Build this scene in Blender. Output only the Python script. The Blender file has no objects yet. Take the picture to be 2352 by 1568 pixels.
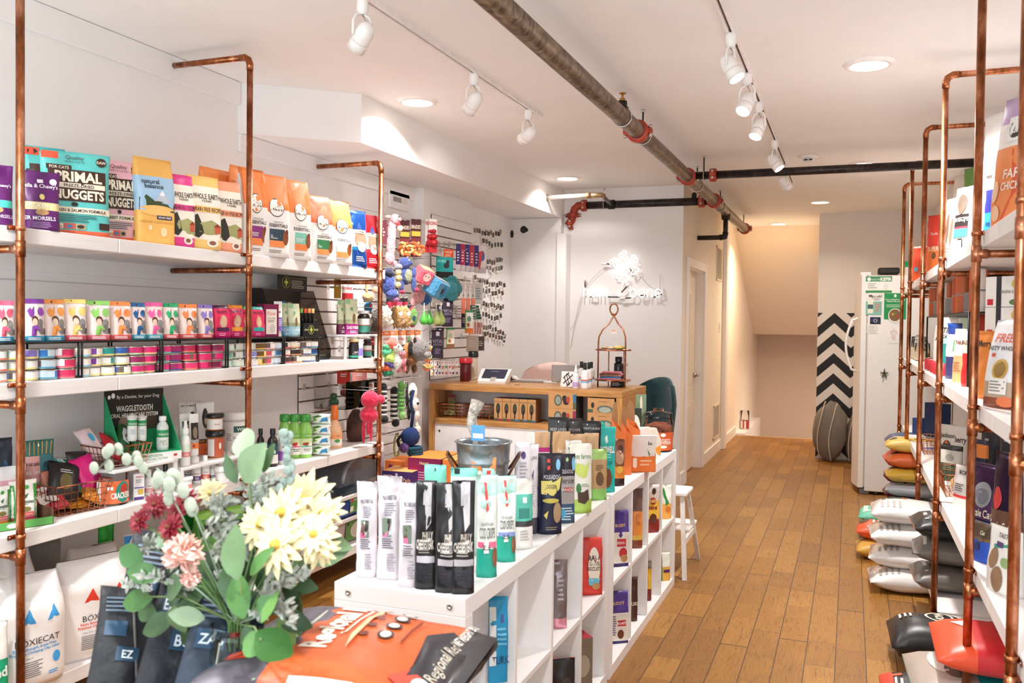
import bpy, math, random
from mathutils import Vector, Matrix, noise
C = bpy.context.scene.collection
S = bpy.context.scene
PI = math.pi
random.seed(7)

# ---------------------------------------------------------------- camera
F, CX, CY, EYE = 2025.68, 1176.0, 784.0, 1.52
def _cam():
    yaw, pit, rol = 0.366508446, 0.0227225126, 0.0121163817
    Bm = Matrix(((1,0,0),(0,0,-1),(0,1,0)))
    c, s = math.cos(yaw), math.sin(yaw); Ry = Matrix(((c,0,s),(0,1,0),(-s,0,c)))
    c, s = math.cos(pit), math.sin(pit); Rx = Matrix(((1,0,0),(0,c,-s),(0,s,c)))
    c, s = math.cos(rol), math.sin(rol); Rz = Matrix(((c,-s,0),(s,c,0),(0,0,1)))
    return Rz @ Rx @ Ry @ Bm
M = _cam()
cam = bpy.data.cameras.new('camera'); cam_o = bpy.data.objects.new('camera', cam); C.objects.link(cam_o)
cam_o.matrix_world = Matrix.Translation((0,0,EYE)) @ Matrix((M[0], -M[1], -M[2])).transposed().to_4x4()
cam.sensor_width = 36; cam.lens = F/2352*36; cam.clip_start = .05
cam.dof.use_dof = True; cam.dof.focus_distance = 4.6; cam.dof.aperture_fstop = 5.0
S.camera = cam_o

# ---------------------------------------------------------------- exposure, world, daylight
S.view_settings.view_transform = 'Standard'; S.view_settings.look = 'None'
S.view_settings.gamma = 1; S.view_settings.use_curve_mapping = False
S.view_settings.exposure = 0.38
S.cycles.use_denoising = True
S.cycles.max_bounces = 10; S.cycles.diffuse_bounces = 6; S.cycles.glossy_bounces = 4; S.cycles.transparent_max_bounces = 12
S.cycles.sample_clamp_indirect = 6; S.cycles.caustics_reflective = False; S.cycles.caustics_refractive = False
W = bpy.data.worlds.new('world'); S.world = W; W.use_nodes = True
W.node_tree.nodes['Background'].inputs[0].default_value = (.80,.88,1,1)
W.node_tree.nodes['Background'].inputs[1].default_value = 1.0
def area(name, loc, rot, sx, sy, power, col, shape='RECTANGLE', spread=PI):
    l = bpy.data.lights.new(name, 'AREA'); l.shape = shape; l.size = sx; l.size_y = sy; l.energy = power; l.color = col; l.spread = spread
    o = bpy.data.objects.new(name, l); o.location = loc; o.rotation_euler = rot; C.objects.link(o); return o
area('storefront_daylight', (-1.1,-1.35,1.45), (PI/2+.66,0,0), 3.6, 2.2, 100, (.82,.94,1))
def spot(name, loc, aim, power, col, ang, blend=.6, r=.03):
    l = bpy.data.lights.new(name, 'SPOT'); l.energy = power; l.color = col; l.spot_size = ang; l.spot_blend = blend; l.shadow_soft_size = r
    o = bpy.data.objects.new(name, l); o.location = loc
    o.rotation_euler = (Vector(aim)-Vector(loc)).to_track_quat('-Z','Y').to_euler(); C.objects.link(o); return o
WARM = (1,.80,.60); WARM2 = (1,.86,.71)

# ---------------------------------------------------------------- measuring: a point of the photograph on a known plane of the room
def ray(u, v): return M.transposed() @ Vector(((u-CX)/F, (v-CY)/F, 1))
def onX(u, v, X): d = ray(u,v); t = X/d.x; return Vector((X, d.y*t, EYE+d.z*t))
def onY(u, v, Y): d = ray(u,v); t = Y/d.y; return Vector((d.x*t, Y, EYE+d.z*t))
def onZ(u, v, Z): d = ray(u,v); t = (Z-EYE)/d.z; return Vector((d.x*t, d.y*t, Z))

# ---------------------------------------------------------------- materials
def lin(h):
    h = h.lstrip('#'); r = [int(h[i:i+2],16)/255 for i in (0,2,4)]
    return tuple(c/12.92 if c <= .04045 else ((c+.055)/1.055)**2.4 for c in r)+(1,)
_m = {}
def mat(h, rough=.5, metal=0., var=.06, scale=12, bump=0., **k):
    key = (h, rough, metal, var, scale, bump, tuple(sorted(k.items())))
    if key in _m: return _m[key]
    m = bpy.data.materials.new('paint_'+h.lstrip('#')); m.use_nodes = True; nt = m.node_tree; p = nt.nodes['Principled BSDF']
    p.inputs['Roughness'].default_value = rough; p.inputs['Metallic'].default_value = metal
    c = lin(h); p.inputs['Base Color'].default_value = c
    if var or bump:
        tc = nt.nodes.new('ShaderNodeTexCoord'); n = nt.nodes.new('ShaderNodeTexNoise'); n.inputs['Scale'].default_value = scale; n.inputs['Detail'].default_value = 3
        nt.links.new(tc.outputs['Object'], n.inputs['Vector'])
        if var:
            r = nt.nodes.new('ShaderNodeValToRGB'); r.color_ramp.elements[0].position = .3; r.color_ramp.elements[1].position = .7
            r.color_ramp.elements[0].color = tuple(x*(1-var) for x in c[:3])+(1,); r.color_ramp.elements[1].color = tuple(min(1,x*(1+var)) for x in c[:3])+(1,)
            nt.links.new(n.outputs['Fac'], r.inputs['Fac']); nt.links.new(r.outputs[0], p.inputs['Base Color'])
        if bump:
            b = nt.nodes.new('ShaderNodeBump'); b.inputs['Strength'].default_value = bump; b.inputs['Distance'].default_value = .01
            nt.links.new(n.outputs['Fac'], b.inputs['Height']); nt.links.new(b.outputs[0], p.inputs['Normal'])
    if 'emit' in k: p.inputs['Emission Color'].default_value = c; p.inputs['Emission Strength'].default_value = k['emit']
    if 'coat' in k: p.inputs['Coat Weight'].default_value = k['coat']; p.inputs['Coat Roughness'].default_value = .15
    if 'alpha' in k: p.inputs['Alpha'].default_value = k['alpha']
    if 'trans' in k: p.inputs['Transmission Weight'].default_value = k['trans']; p.inputs['IOR'].default_value = k.get('ior',1.45)
    if 'sss' in k: p.inputs['Subsurface Weight'].default_value = k['sss']; p.inputs['Subsurface Radius'].default_value = (.01,.01,.005)
    if 'sheen' in k: p.inputs['Sheen Weight'].default_value = k['sheen']
    _m[key] = m; return m
def PR(h): return mat(h, .38, 0, .05, 9, .08)            # printed film
def FOIL(h): return mat(h, .22, .55, .08, 14, .25)
def PAPER(h): return mat(h, .75, 0, .06, 20, .1)
def CLOTH(h): return mat(h, .95, 0, .22, 60, .9, sheen=.4)
def INK(h): return mat(h, .45, 0, 0)
def PLASTIC(h): return mat(h, .28, 0, .03, 8)
def copper_mat():
    m = bpy.data.materials.new('copper_pipe'); m.use_nodes = True; nt = m.node_tree; p = nt.nodes['Principled BSDF']
    p.inputs['Metallic'].default_value = 1
    tc = nt.nodes.new('ShaderNodeTexCoord'); mp = nt.nodes.new('ShaderNodeMapping'); mp.inputs['Scale'].default_value = (6,6,2.2)
    n = nt.nodes.new('ShaderNodeTexNoise'); n.inputs['Scale'].default_value = 2.2; n.inputs['Detail'].default_value = 6; n.inputs['Roughness'].default_value = .65
    r = nt.nodes.new('ShaderNodeValToRGB'); e = r.color_ramp.elements
    e[0].position = .34; e[0].color = lin('5c3424'); e[1].position = .62; e[1].color = lin('e0a080')
    x = e.new(.5); x.color = lin('a8653f')
    q = nt.nodes.new('ShaderNodeMapRange'); q.inputs['To Min'].default_value = .42; q.inputs['To Max'].default_value = .24
    nt.links.new(tc.outputs['Object'], mp.inputs['Vector']); nt.links.new(mp.outputs[0], n.inputs['Vector']); nt.links.new(n.outputs['Fac'], r.inputs['Fac'])
    nt.links.new(r.outputs[0], p.inputs['Base Color']); nt.links.new(n.outputs['Fac'], q.inputs['Value']); nt.links.new(q.outputs[0], p.inputs['Roughness'])
    return m
COPPER = copper_mat()
def wood(name, a, b, scale=(1.2,18,18), rough=.5, streak=.5):
    m = bpy.data.materials.new(name); m.use_nodes = True; nt = m.node_tree; p = nt.nodes['Principled BSDF']; p.inputs['Roughness'].default_value = rough
    tc = nt.nodes.new('ShaderNodeTexCoord'); mp = nt.nodes.new('ShaderNodeMapping'); mp.inputs['Scale'].default_value = scale
    n = nt.nodes.new('ShaderNodeTexNoise'); n.inputs['Scale'].default_value = 3; n.inputs['Detail'].default_value = 8; n.inputs['Distortion'].default_value = streak
    r = nt.nodes.new('ShaderNodeValToRGB'); r.color_ramp.elements[0].position = .32; r.color_ramp.elements[1].position = .68
    r.color_ramp.elements[0].color = lin(a); r.color_ramp.elements[1].color = lin(b)
    bp = nt.nodes.new('ShaderNodeBump'); bp.inputs['Strength'].default_value = .15; bp.inputs['Distance'].default_value = .004
    nt.links.new(tc.outputs['Object'], mp.inputs['Vector']); nt.links.new(mp.outputs[0], n.inputs['Vector']); nt.links.new(n.outputs['Fac'], r.inputs['Fac'])
    nt.links.new(r.outputs[0], p.inputs['Base Color']); nt.links.new(n.outputs['Fac'], bp.inputs['Height']); nt.links.new(bp.outputs[0], p.inputs['Normal'])
    return m
def glass(name, col=(1,1,1,1), rough=.02, mixed=.82):
    # thin clear plastic or glass: mostly see-through with a glossy skin
    m = bpy.data.materials.new(name); m.use_nodes = True; nt = m.node_tree; nt.nodes.remove(nt.nodes['Principled BSDF'])
    out = nt.nodes['Material Output']; t = nt.nodes.new('ShaderNodeBsdfTransparent'); t.inputs[0].default_value = col
    g = nt.nodes.new('ShaderNodeBsdfGlossy'); g.inputs['Roughness'].default_value = rough; g.inputs[0].default_value = (1,1,1,1)
    fr = nt.nodes.new('ShaderNodeLayerWeight'); fr.inputs['Blend'].default_value = 1-mixed
    mx = nt.nodes.new('ShaderNodeMixShader'); nt.links.new(fr.outputs['Fresnel'], mx.inputs[0]); nt.links.new(t.outputs[0], mx.inputs[1]); nt.links.new(g.outputs[0], mx.inputs[2])
    nt.links.new(mx.outputs[0], out.inputs[0]); return m
CLEAR = glass('clear_plastic', (.93,.93,.93,1)); GLASS = glass('clear_glass', (.88,.92,.90,1), .01, .75)
FILM = glass('clear_film', (.90,.88,.88,1), .12, .62)

# ---------------------------------------------------------------- mesh builder
class B:
    def __init__(s): s.v = []; s.f = []; s.m = []; s.mats = []; s.sm = []
    def mi(s, m):
        if isinstance(m, str): m = PR(m)
        if m not in s.mats: s.mats.append(m)
        return s.mats.index(m)
    def add(s, vs, fs, m, smooth=False, T=None):
        o = len(s.v)
        s.v += [tuple(T @ Vector(p)) if T else tuple(p) for p in vs]
        i = s.mi(m)
        for f in fs: s.f.append(tuple(o+k for k in f)); s.m.append(i); s.sm.append(smooth)
        return s
    def box(s, x0,y0,z0,x1,y1,z1, m, T=None, faces=None):
        vs = [(x,y,z) for z in (z0,z1) for y in (y0,y1) for x in (x0,x1)]
        fs = [(0,2,3,1),(4,5,7,6),(0,1,5,4),(2,6,7,3),(0,4,6,2),(1,3,7,5)]   # bottom top -y +y -x +x
        if faces:
            for f, mm in zip(fs, faces): s.add(vs, [f], mm, False, T)
            return s
        return s.add(vs, fs, m, False, T)
    def rbox(s, x0,y0,z0,x1,y1,z1, m, r=.006, T=None):
        # box with chamfered edges
        vs, fs = [], []
        P = [(x0,x1),(y0,y1),(z0,z1)]; idx = {}
        for ix in (0,1):
            for iy in (0,1):
                for iz in (0,1):
                    for a in range(3):
                        c = [P[0][ix],P[1][iy],P[2][iz]]; ii = (ix,iy,iz)
                        for b in range(3):
                            if b != a: c[b] += r if ii[b] == 0 else -r
                        idx[(ix,iy,iz,a)] = len(vs); vs.append(tuple(c))
        for a in range(3):
            b, c = [q for q in range(3) if q != a]
            for i in (0,1):
                q = []
                for jb, jc in ((0,0),(1,0),(1,1),(0,1)):
                    k = [0,0,0]; k[a] = i; k[b] = jb; k[c] = jc; q.append(idx[(*k,a)])
                if (i == 0) ^ (a == 1): q.reverse()
                fs.append(tuple(q))
            for jb in (0,1):
                for jc in (0,1):
                    k0 = [0,0,0]; k1 = [0,0,0]; k0[b] = k1[b] = jb; k0[c] = k1[c] = jc; k1[a] = 1
                    q = [idx[(*k0,b)], idx[(*k1,b)], idx[(*k1,c)], idx[(*k0,c)]]
                    fs.append(tuple(q))
        for ix in (0,1):
            for iy in (0,1):
                for iz in (0,1): fs.append(tuple(idx[(ix,iy,iz,a)] for a in range(3)))
        return s.add(vs, fs, m, False, T)
    def tube(s, pts, r, m, n=12, cap=True, T=None, smooth=True):
        pts = [Vector(p) for p in pts]; rr = r if isinstance(r, (list,tuple)) else [r]*len(pts)
        vs = []; prev = None
        for i, p in enumerate(pts):
            a = pts[max(i-1,0)]; b = pts[min(i+1,len(pts)-1)]; d = (b-a).normalized() if (b-a).length > 1e-9 else Vector((0,0,1))
            if prev is None: x = d.orthogonal().normalized()
            else: x = (prev - d*prev.dot(d)); x = x.normalized() if x.length > 1e-6 else d.orthogonal().normalized()
            prev = x; y = d.cross(x)
            for k in range(n):
                t = 2*PI*k/n; vs.append(p + (x*math.cos(t)+y*math.sin(t))*rr[i])
        fs = [(i*n+k, i*n+(k+1)%n, (i+1)*n+(k+1)%n, (i+1)*n+k) for i in range(len(pts)-1) for k in range(n)]
        if cap: fs += [tuple(range(n-1,-1,-1)), tuple((len(pts)-1)*n+k for k in range(n))]
        return s.add(vs, fs, m, smooth, T)
    def lathe(s, prof, n=20, T=None, smooth=True, sect=None):
        # prof: [(r, z, material of the segment that starts here)]; sect(k,i) may override the material of a cell
        vs = [(r*math.cos(2*PI*k/n), r*math.sin(2*PI*k/n), z) for r, z, *_ in prof for k in range(n)]
        o = len(s.v); s.v += [tuple(T @ Vector(p)) if T else p for p in vs]; last = None
        for i in range(len(prof)-1):
            last = prof[i][2] if len(prof[i]) > 2 else last
            for k in range(n):
                mm = (sect(k,i) if sect else None) or last
                f = (i*n+k, i*n+(k+1)%n, (i+1)*n+(k+1)%n, (i+1)*n+k)
                s.f.append(tuple(o+q for q in f)); s.m.append(s.mi(mm)); s.sm.append(smooth)
        return s
    def ball(s, c, r, m, n=12, T=None, wob=0, seed=0):
        r = Vector(r) if isinstance(r, (tuple,list,Vector)) else Vector((r,r,r)); c = Vector(c); k2 = max(5,n*2//3)
        vs = []
        for i in range(k2+1):
            a = PI*i/k2
            for k in range(n):
                b = 2*PI*k/n; d = Vector((math.sin(a)*math.cos(b), math.sin(a)*math.sin(b), math.cos(a)))
                w = 1+wob*noise.noise(d*3+Vector((seed,seed*2,0))) if wob else 1
                vs.append(c+Vector((d.x*r.x*w, d.y*r.y*w, d.z*r.z*w)))
        fs = [(i*n+k, (i+1)*n+k, (i+1)*n+(k+1)%n, i*n+(k+1)%n) for i in range(k2) for k in range(n)]
        return s.add(vs, fs, m, True, T)
    def ext(s, pts, z0, z1, m, T=None):
        n = len(pts); vs = [(x,y,z0) for x,y in pts]+[(x,y,z1) for x,y in pts]
        fs = [tuple(range(n-1,-1,-1)), tuple(range(n,2*n))]+[(k,(k+1)%n,n+(k+1)%n,n+k) for k in range(n)]
        return s.add(vs, fs, m, False, T)
    def build(s, name, parent=None, loc=(0,0,0), rot=(0,0,0), **k):
        me = bpy.data.meshes.new(name); me.from_pydata(s.v, [], s.f)
        for m in s.mats: me.materials.append(m)
        if s.f: me.polygons.foreach_set('material_index', s.m); me.polygons.foreach_set('use_smooth', s.sm)
        me.update()
        o = bpy.data.objects.new(name, me); C.objects.link(o); o.location = loc; o.rotation_euler = rot
        if parent: o.parent = parent
        if k: tag(o, **k)
        return o
def tag(o, label=None, cat=None, group=None, kind=None):
    if label: o['label'] = label
    if cat: o['category'] = cat
    if group: o['group'] = group
    if kind: o['kind'] = kind
    return o
def thing(name, label, cat, loc=(0,0,0), rz=0, group=None, rot=None):
    o = bpy.data.objects.new(name, None); C.objects.link(o); o.location = loc; o.rotation_euler = rot or (0,0,rz); o.empty_display_size = .05
    return tag(o, label, cat, group)
def dup(root, loc=None, rz=None, label=None, rot=None, scale=None):
    def cp(o, par):
        c = o.copy(); C.objects.link(c)
        if par: c.parent = par
        for ch in [x for x in kids.get(o.name, [])]: cp(ch, c)
        return c
    kids = {}
    def gather(o):
        kids[o.name] = list(o.children)
        for ch in o.children: gather(ch)
    gather(root)
    r = cp(root, None)
    if loc is not None: r.location = loc
    if rz is not None: r.rotation_euler = (0,0,rz)
    if rot is not None: r.rotation_euler = rot
    if scale is not None: r.scale = (scale,)*3 if isinstance(scale,(int,float)) else scale
    if label: r['label'] = label
    return r
def arc(cx, cy, r, a0, a1, n=8): return [(cx+r*math.cos(a0+(a1-a0)*i/n), cy+r*math.sin(a0+(a1-a0)*i/n)) for i in range(n+1)]

# ---------------------------------------------------------------- lettering
_t = {}
def text_geo(s, bold=0):
    key = (s, bold)
    if key in _t: return _t[key]
    cu = bpy.data.curves.new('t', 'FONT'); cu.body = s; cu.resolution_u = 2; cu.offset = .018*bold; cu.size = 1
    o = bpy.data.objects.new('t', cu); me = o.to_mesh()
    vs = [tuple(v.co) for v in me.vertices]; fs = [tuple(p.vertices) for p in me.polygons]
    o.to_mesh_clear(); bpy.data.objects.remove(o); bpy.data.curves.remove(cu)
    if not vs: return ([], [], 0)
    x0 = min(v[0] for v in vs); x1 = max(v[0] for v in vs)
    r = ([((v[0]-(x0+x1)/2)/.73, v[1]/.73-.5) for v in vs], fs, (x1-x0)/.73)
    _t[key] = r; return r
def decals(b, items, P, w, h, off=.0014, wob=0):
    """items on the surface P(u,v,off)->Vector with u in -1..1 (half widths) and v in 0..1; w, h real size"""
    k = 0
    for it in items:
        t = it[0]; k += 1; o = off*(1+.16*k)
        if t == 'r':
            _, u0,v0,u1,v1,c = it; nu = max(1,int(abs(u1-u0)*5)); nv = max(1,int(abs(v1-v0)*10))
            vs = [P(u0+(u1-u0)*i/nu, v0+(v1-v0)*j/nv, o) for j in range(nv+1) for i in range(nu+1)]
            b.add(vs, [(j*(nu+1)+i, j*(nu+1)+i+1, (j+1)*(nu+1)+i+1, (j+1)*(nu+1)+i) for j in range(nv) for i in range(nu)], INK(c) if isinstance(c,str) else c, True)
        elif t == 'e':
            _, uc,vc,ru,rv,c = it; n = 18
            vs = [P(uc,vc,o)]+[P(uc+ru*q*math.cos(2*PI*i/n), vc+rv*q*math.sin(2*PI*i/n), o) for q in (.5,1) for i in range(n)]
            b.add(vs, [(0,1+i,1+(i+1)%n) for i in range(n)]+[(1+i,1+n+i,1+n+(i+1)%n,1+(i+1)%n) for i in range(n)], INK(c) if isinstance(c,str) else c, True)
        elif t == 'p':
            _, pts, c = it; cu = sum(p[0] for p in pts)/len(pts); cv = sum(p[1] for p in pts)/len(pts); n = len(pts)
            vs = [P(cu,cv,o)]+[P(cu+(p[0]-cu)*q, cv+(p[1]-cv)*q, o) for q in (.5,1) for p in pts]
            b.add(vs, [(0,1+i,1+(i+1)%n) for i in range(n)]+[(1+i,1+n+i,1+n+(i+1)%n,1+(i+1)%n) for i in range(n)], INK(c) if isinstance(c,str) else c, True)
        elif t == 't':
            _, s, uc,vc,hh,c = it[:6]; bold = it[6] if len(it) > 6 else 1; mw = it[7] if len(it) > 7 else .92; ang = math.radians(it[8]) if len(it) > 8 else 0
            vs, fs, tw = text_geo(s, bold)
            sc = hh*h; sx = min(sc, mw*w/max(tw,.01)); ca, sa = math.cos(ang), math.sin(ang)
            b.add([P(uc+(x*sx*ca-y*sc*sa)/(w/2), vc+(x*sx*sa+y*sc*ca)/h, o*1.15) for x, y in vs], fs, INK(c), False)
        elif t == 'l':
            _, u0,u1,v0,v1,n,c = it; rr = random.Random(int(v0*977)+n)
            for i in range(n):
                vv = v1+(v0-v1)*(i+.5)/n; e = u0+(u1-u0)*rr.uniform(.7,1); th = abs(v1-v0)/n*.22
                vs = [P(u0,vv-th,o), P((u0+e)/2,vv-th,o), P(e,vv-th,o), P(e,vv+th,o), P((u0+e)/2,vv+th,o), P(u0,vv+th,o)]
                b.add(vs, [(0,1,4,5),(1,2,3,4)], INK(c), False)
# ---------------------------------------------------------------- packages
def bag_shape(w, h, d, kind, seed=0, amp=.006, lean=0., pinch=.04):
    e = {'pouch':2.4,'gusset':7,'pillow':2.2,'litter':3}[kind]
    def Wd(v):
        if kind == 'gusset': return w*(1-.02*math.sin(PI*v))
        if kind == 'pillow': return w*(.90+.10*(abs(2*v-1)**3))*(1-.02)
        if kind == 'litter': return w*(1-.10*max(0,v-.72)/.28)
        return w*(1-pinch*math.sin(PI*v))
    def Dp(v):
        if kind == 'gusset':
            q = .60; return d if v < q else d*(1-(v-q)/(1-q))**.9+.004
        if kind == 'pillow': return d*(max(0,1-abs(2*v-1)**3))**.5+.006
        if kind == 'litter':
            a = min(1,v/.08)**.5*.25+.75; return (d*a if v < .7 else d*(1-((v-.7)/.3)**1.6)+.006)
        return d*(1-v**1.7)**.8*(1+.12*math.sin(PI*v))+.004
    so = Vector((seed*3.7, seed*1.3, seed*.7))
    def nz(u, v):
        f = .35+.65*v if kind != 'pillow' else .8
        return amp*f*(noise.noise(Vector((u*1.3, v*h/w*2.0, 0))+so)*1.6+.5*noise.noise(Vector((u*2.6, v*h/w*3.6, 3))+so))
    def yoff(v): return lean*v*v
    def P(u, v, off=0.):
        uu = min(.995, abs(u)); x = u*Wd(v)/2
        y = -Dp(v)/2*(1-uu**e)**(1/e)
        return Vector((x, y+yoff(v)+nz(u,v)-off, v*h))
    return e, Wd, Dp, nz, yoff, P
def make_bag(w, h, d, kind, bands, items=(), seed=0, amp=.006, lean=0., side=None, tail=None, film=None, nv=15, pinch=.04, mk=PR):
    """bands: [(v_top, colour), ...] from the bottom up. Returns (body builder, print builder)."""
    e, Wd, Dp, nz, yoff, P = bag_shape(w, h, d, kind, seed, amp, lean, pinch)
    vs = sorted(set([i/nv for i in range(nv+1)]+[b[0] for b in bands if 0 < b[0] < 1]))
    n = 24; b = B(); V = []; ang = [math.radians(-90+15*k) for k in range(13)]+[math.radians(90-15*k) for k in range(1,12)]
    XY = []
    for k, t in enumerate(ang):
        x = math.sin(t); y = -(max(0,1-abs(x)**e))**(1/e) if k <= 12 else (max(0,1-abs(x)**e))**(1/e); XY.append((x,y))
    for v in vs:
        for x, y in XY:
            q = nz(max(-1,min(1,x)),v)
            yy = y*Dp(v)/2+yoff(v)+(q if y <= 0 else -.7*q*min(1,y*2))
            V.append((x*Wd(v)/2, yy, v*h))
    o = len(b.v); b.v += V
    for j in range(len(vs)-1):
        vm = (vs[j]+vs[j+1])/2; c = next((q[1] for q in bands if vm <= q[0]), bands[-1][1])
        for k in range(n):
            xm = abs(XY[k][0]+XY[(k+1)%n][0])/2
            cc = side if side and (xm > .96 or XY[k][1]+XY[(k+1)%n][1] > 0) and vm < .95 else c
            b.f.append((j*n+k, j*n+(k+1)%n, (j+1)*n+(k+1)%n, (j+1)*n+k)); b.m.append(b.mi(mk(cc) if isinstance(cc,str) else cc)); b.sm.append(True)
    for j, rev in ((0,True),(len(vs)-1,False)):
        f = [j*n+k for k in range(n)]; b.f.append(tuple(reversed(f)) if rev else tuple(f)); b.m.append(b.m[0] if rev else b.m[-1]); b.sm.append(False)
    p = B(); decals(p, items, P, w, h)
    return b, p
def bag(name, label, cat, loc, rz, w, h, d, kind, bands, items=(), group=None, rot=None, **k):
    b, p = make_bag(w, h, d, kind, bands, items, **k)
    if items:
        t = thing(name, label, cat, loc, rz, group, rot); b.build('bag_body', t); p.build('printed_label', t); return t
    return b.build(name, None, loc, rot or (0,0,rz), label=label, cat=cat, group=group)
def carton(name, label, cat, loc, rz, w, d, h, col, items=(), side=(), top=(), group=None, faces=None, rot=None, part='carton'):
    """box standing on loc, front faces -y"""
    mm = PAPER(col); b = B()
    b.box(-w/2,-d/2,0,w/2,d/2,h, mm, None, [PAPER(f) for f in faces] if faces else None)
    if not (items or side or top): return b.build(name, None, loc, rot or (0,0,rz), label=label, cat=cat, group=group)
    t = thing(name, label, cat, loc, rz, group, rot); b.build(part, t); p = B()
    decals(p, items, lambda u,v,o=0: Vector((u*w/2, -d/2-o, v*h)), w, h, .0008)
    decals(p, side, lambda u,v,o=0: Vector((w/2+o, u*d/2, v*h)), d, h, .0008)
    decals(p, top, lambda u,v,o=0: Vector((u*w/2, (v-.5)*d, h+o)), w, d, .0008)
    p.build('printed_label', t); return t
def facing(loc, to=(0,0)):   # rotation that turns a -y front towards a floor point
    return math.atan2(to[1]-loc[1], to[0]-loc[0])+PI/2
def lerp(a, b, t): return a+(b-a)*t
# ================================================================= the room
ZC = 2.79; XL, XR, XC = -3.11, .845, -1.454; YB = 8.14
def struct(name, b, parent=None): return b.build(name, parent, kind='structure') if not parent else b.build(name, parent)
def wallpaint(h, sc=3): return mat(h, .78, 0, .015, sc, .02)
WALL = wallpaint('f0edec'); WALLB = wallpaint('eeebe9'); CEIL = wallpaint('f6f4f2'); CREAM = wallpaint('efe4d4'); TRIM = mat('f1eeec', .4, 0, .01)
def floor_mat():
    m = bpy.data.materials.new('oak_planks'); m.use_nodes = True; nt = m.node_tree; p = nt.nodes['Principled BSDF']; L = nt.links.new
    def nd(t, **k):
        n = nt.nodes.new(t)
        for a, v in k.items(): setattr(n, a, v)
        return n
    def mth(op, a, b=None, c=None):
        n = nd('ShaderNodeMath', operation=op)
        for i, x in enumerate((a, b, c)):
            if x is None: continue
            if isinstance(x, (int,float)): n.inputs[i].default_value = x
            else: L(x, n.inputs[i])
        return n.outputs[0]
    g = nd('ShaderNodeNewGeometry'); sp = nd('ShaderNodeSeparateXYZ'); L(g.outputs['Position'], sp.inputs[0])
    w = .1292; xs = mth('DIVIDE', mth('ADD', sp.outputs[0], 3.137), w); row = mth('FLOOR', xs); fx = mth('FRACT', xs)
    wn = nd('ShaderNodeTexWhiteNoise', noise_dimensions='1D'); L(row, wn.inputs['W'])
    ln = mth('MULTIPLY_ADD', wn.outputs[0], .22, .42)
    ys = mth('ADD', mth('DIVIDE', sp.outputs[1], ln), mth('MULTIPLY', wn.outputs[0], 17.3)); 
    # uneven plank lengths: warp the length coordinate a little
    s1 = mth('MULTIPLY', mth('SINE', mth('MULTIPLY_ADD', ys, 2.1, row)), .33); ys = mth('ADD', ys, s1)
    col = mth('FLOOR', ys); fy = mth('FRACT', ys)
    cb = nd('ShaderNodeCombineXYZ'); L(row, cb.inputs[0]); L(col, cb.inputs[1])
    w2 = nd('ShaderNodeTexWhiteNoise', noise_dimensions='2D'); L(cb.outputs[0], w2.inputs['Vector'])
    # grain, running along the plank and different on each
    mp = nd('ShaderNodeCombineXYZ'); L(mth('MULTIPLY_ADD', sp.outputs[0], 9, mth('MULTIPLY', w2.outputs[0], 40)), mp.inputs[0]); L(mth('MULTIPLY', sp.outputs[1], 1.6), mp.inputs[1]); L(mth('MULTIPLY', w2.outputs[0], 9), mp.inputs[2])
    n1 = nd('ShaderNodeTexNoise'); n1.inputs['Scale'].default_value = 1.6; n1.inputs['Detail'].default_value = 4; n1.inputs['Distortion'].default_value = .8; L(mp.outputs[0], n1.inputs['Vector'])
    ring = mth('PINGPONG', mth('MULTIPLY', n1.outputs['Fac'], 9), .5)
    mp2 = nd('ShaderNodeCombineXYZ'); L(mth('MULTIPLY', sp.outputs[0], 130), mp2.inputs[0]); L(mth('MULTIPLY', sp.outputs[1], 9), mp2.inputs[1]); L(mth('MULTIPLY', w2.outputs[0], 30), mp2.inputs[2])
    n2 = nd('ShaderNodeTexNoise'); n2.inputs['Scale'].default_value = 1; n2.inputs['Detail'].default_value = 3; L(mp2.outputs[0], n2.inputs['Vector'])
    r = nd('ShaderNodeValToRGB'); e = r.color_ramp.elements; e[0].position = 0; e[0].color = lin('885c29'); e[1].position = 1; e[1].color = lin('a17234')
    x = e.new(.5); x.color = lin('936529')
    L(w2.outputs[0], r.inputs[0])
    def mixc(f, a, bcol, mode='MULTIPLY'):
        n = nd('ShaderNodeMix', data_type='RGBA', blend_type=mode)
        if isinstance(f,(int,float)): n.inputs[0].default_value = f
        else: L(f, n.inputs[0])
        L(a, n.inputs[6])
        if isinstance(bcol, tuple): n.inputs[7].default_value = bcol
        else: L(bcol, n.inputs[7])
        return n.outputs[2]
    gr = nd('ShaderNodeValToRGB'); gr.color_ramp.elements[0].position = .28; gr.color_ramp.elements[0].color = (.36,.26,.18,1); gr.color_ramp.elements[1].position = .44; gr.color_ramp.elements[1].color = (1,1,1,1)
    L(n2.outputs['Fac'], gr.inputs[0])
    c = mixc(.75, r.outputs[0], gr.outputs[0])
    rg = nd('ShaderNodeValToRGB'); rg.color_ramp.elements[0].position = 0; rg.color_ramp.elements[0].color = (.80,.72,.62,1); rg.color_ramp.elements[1].position = .2; rg.color_ramp.elements[1].color = (1,1,1,1)
    L(ring, rg.inputs[0]); c = mixc(.8, c, rg.outputs[0])
    dx = mth('MULTIPLY', mth('MINIMUM', fx, mth('SUBTRACT', 1, fx)), w)
    dy = mth('MULTIPLY', mth('MINIMUM', fy, mth('SUBTRACT', 1, fy)), ln)
    gap = mth('LESS_THAN', mth('MINIMUM', dx, mth('MULTIPLY', dy, 1.3)), .0022)
    c = mixc(gap, c, lin('4a3323'), 'MIX')
    L(c, p.inputs['Base Color'])
    L(mth('MULTIPLY_ADD', n2.outputs['Fac'], .2, .36), p.inputs['Roughness'])
    bp = nd('ShaderNodeBump'); bp.inputs['Strength'].default_value = .35; bp.inputs['Distance'].default_value = .004
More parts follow.
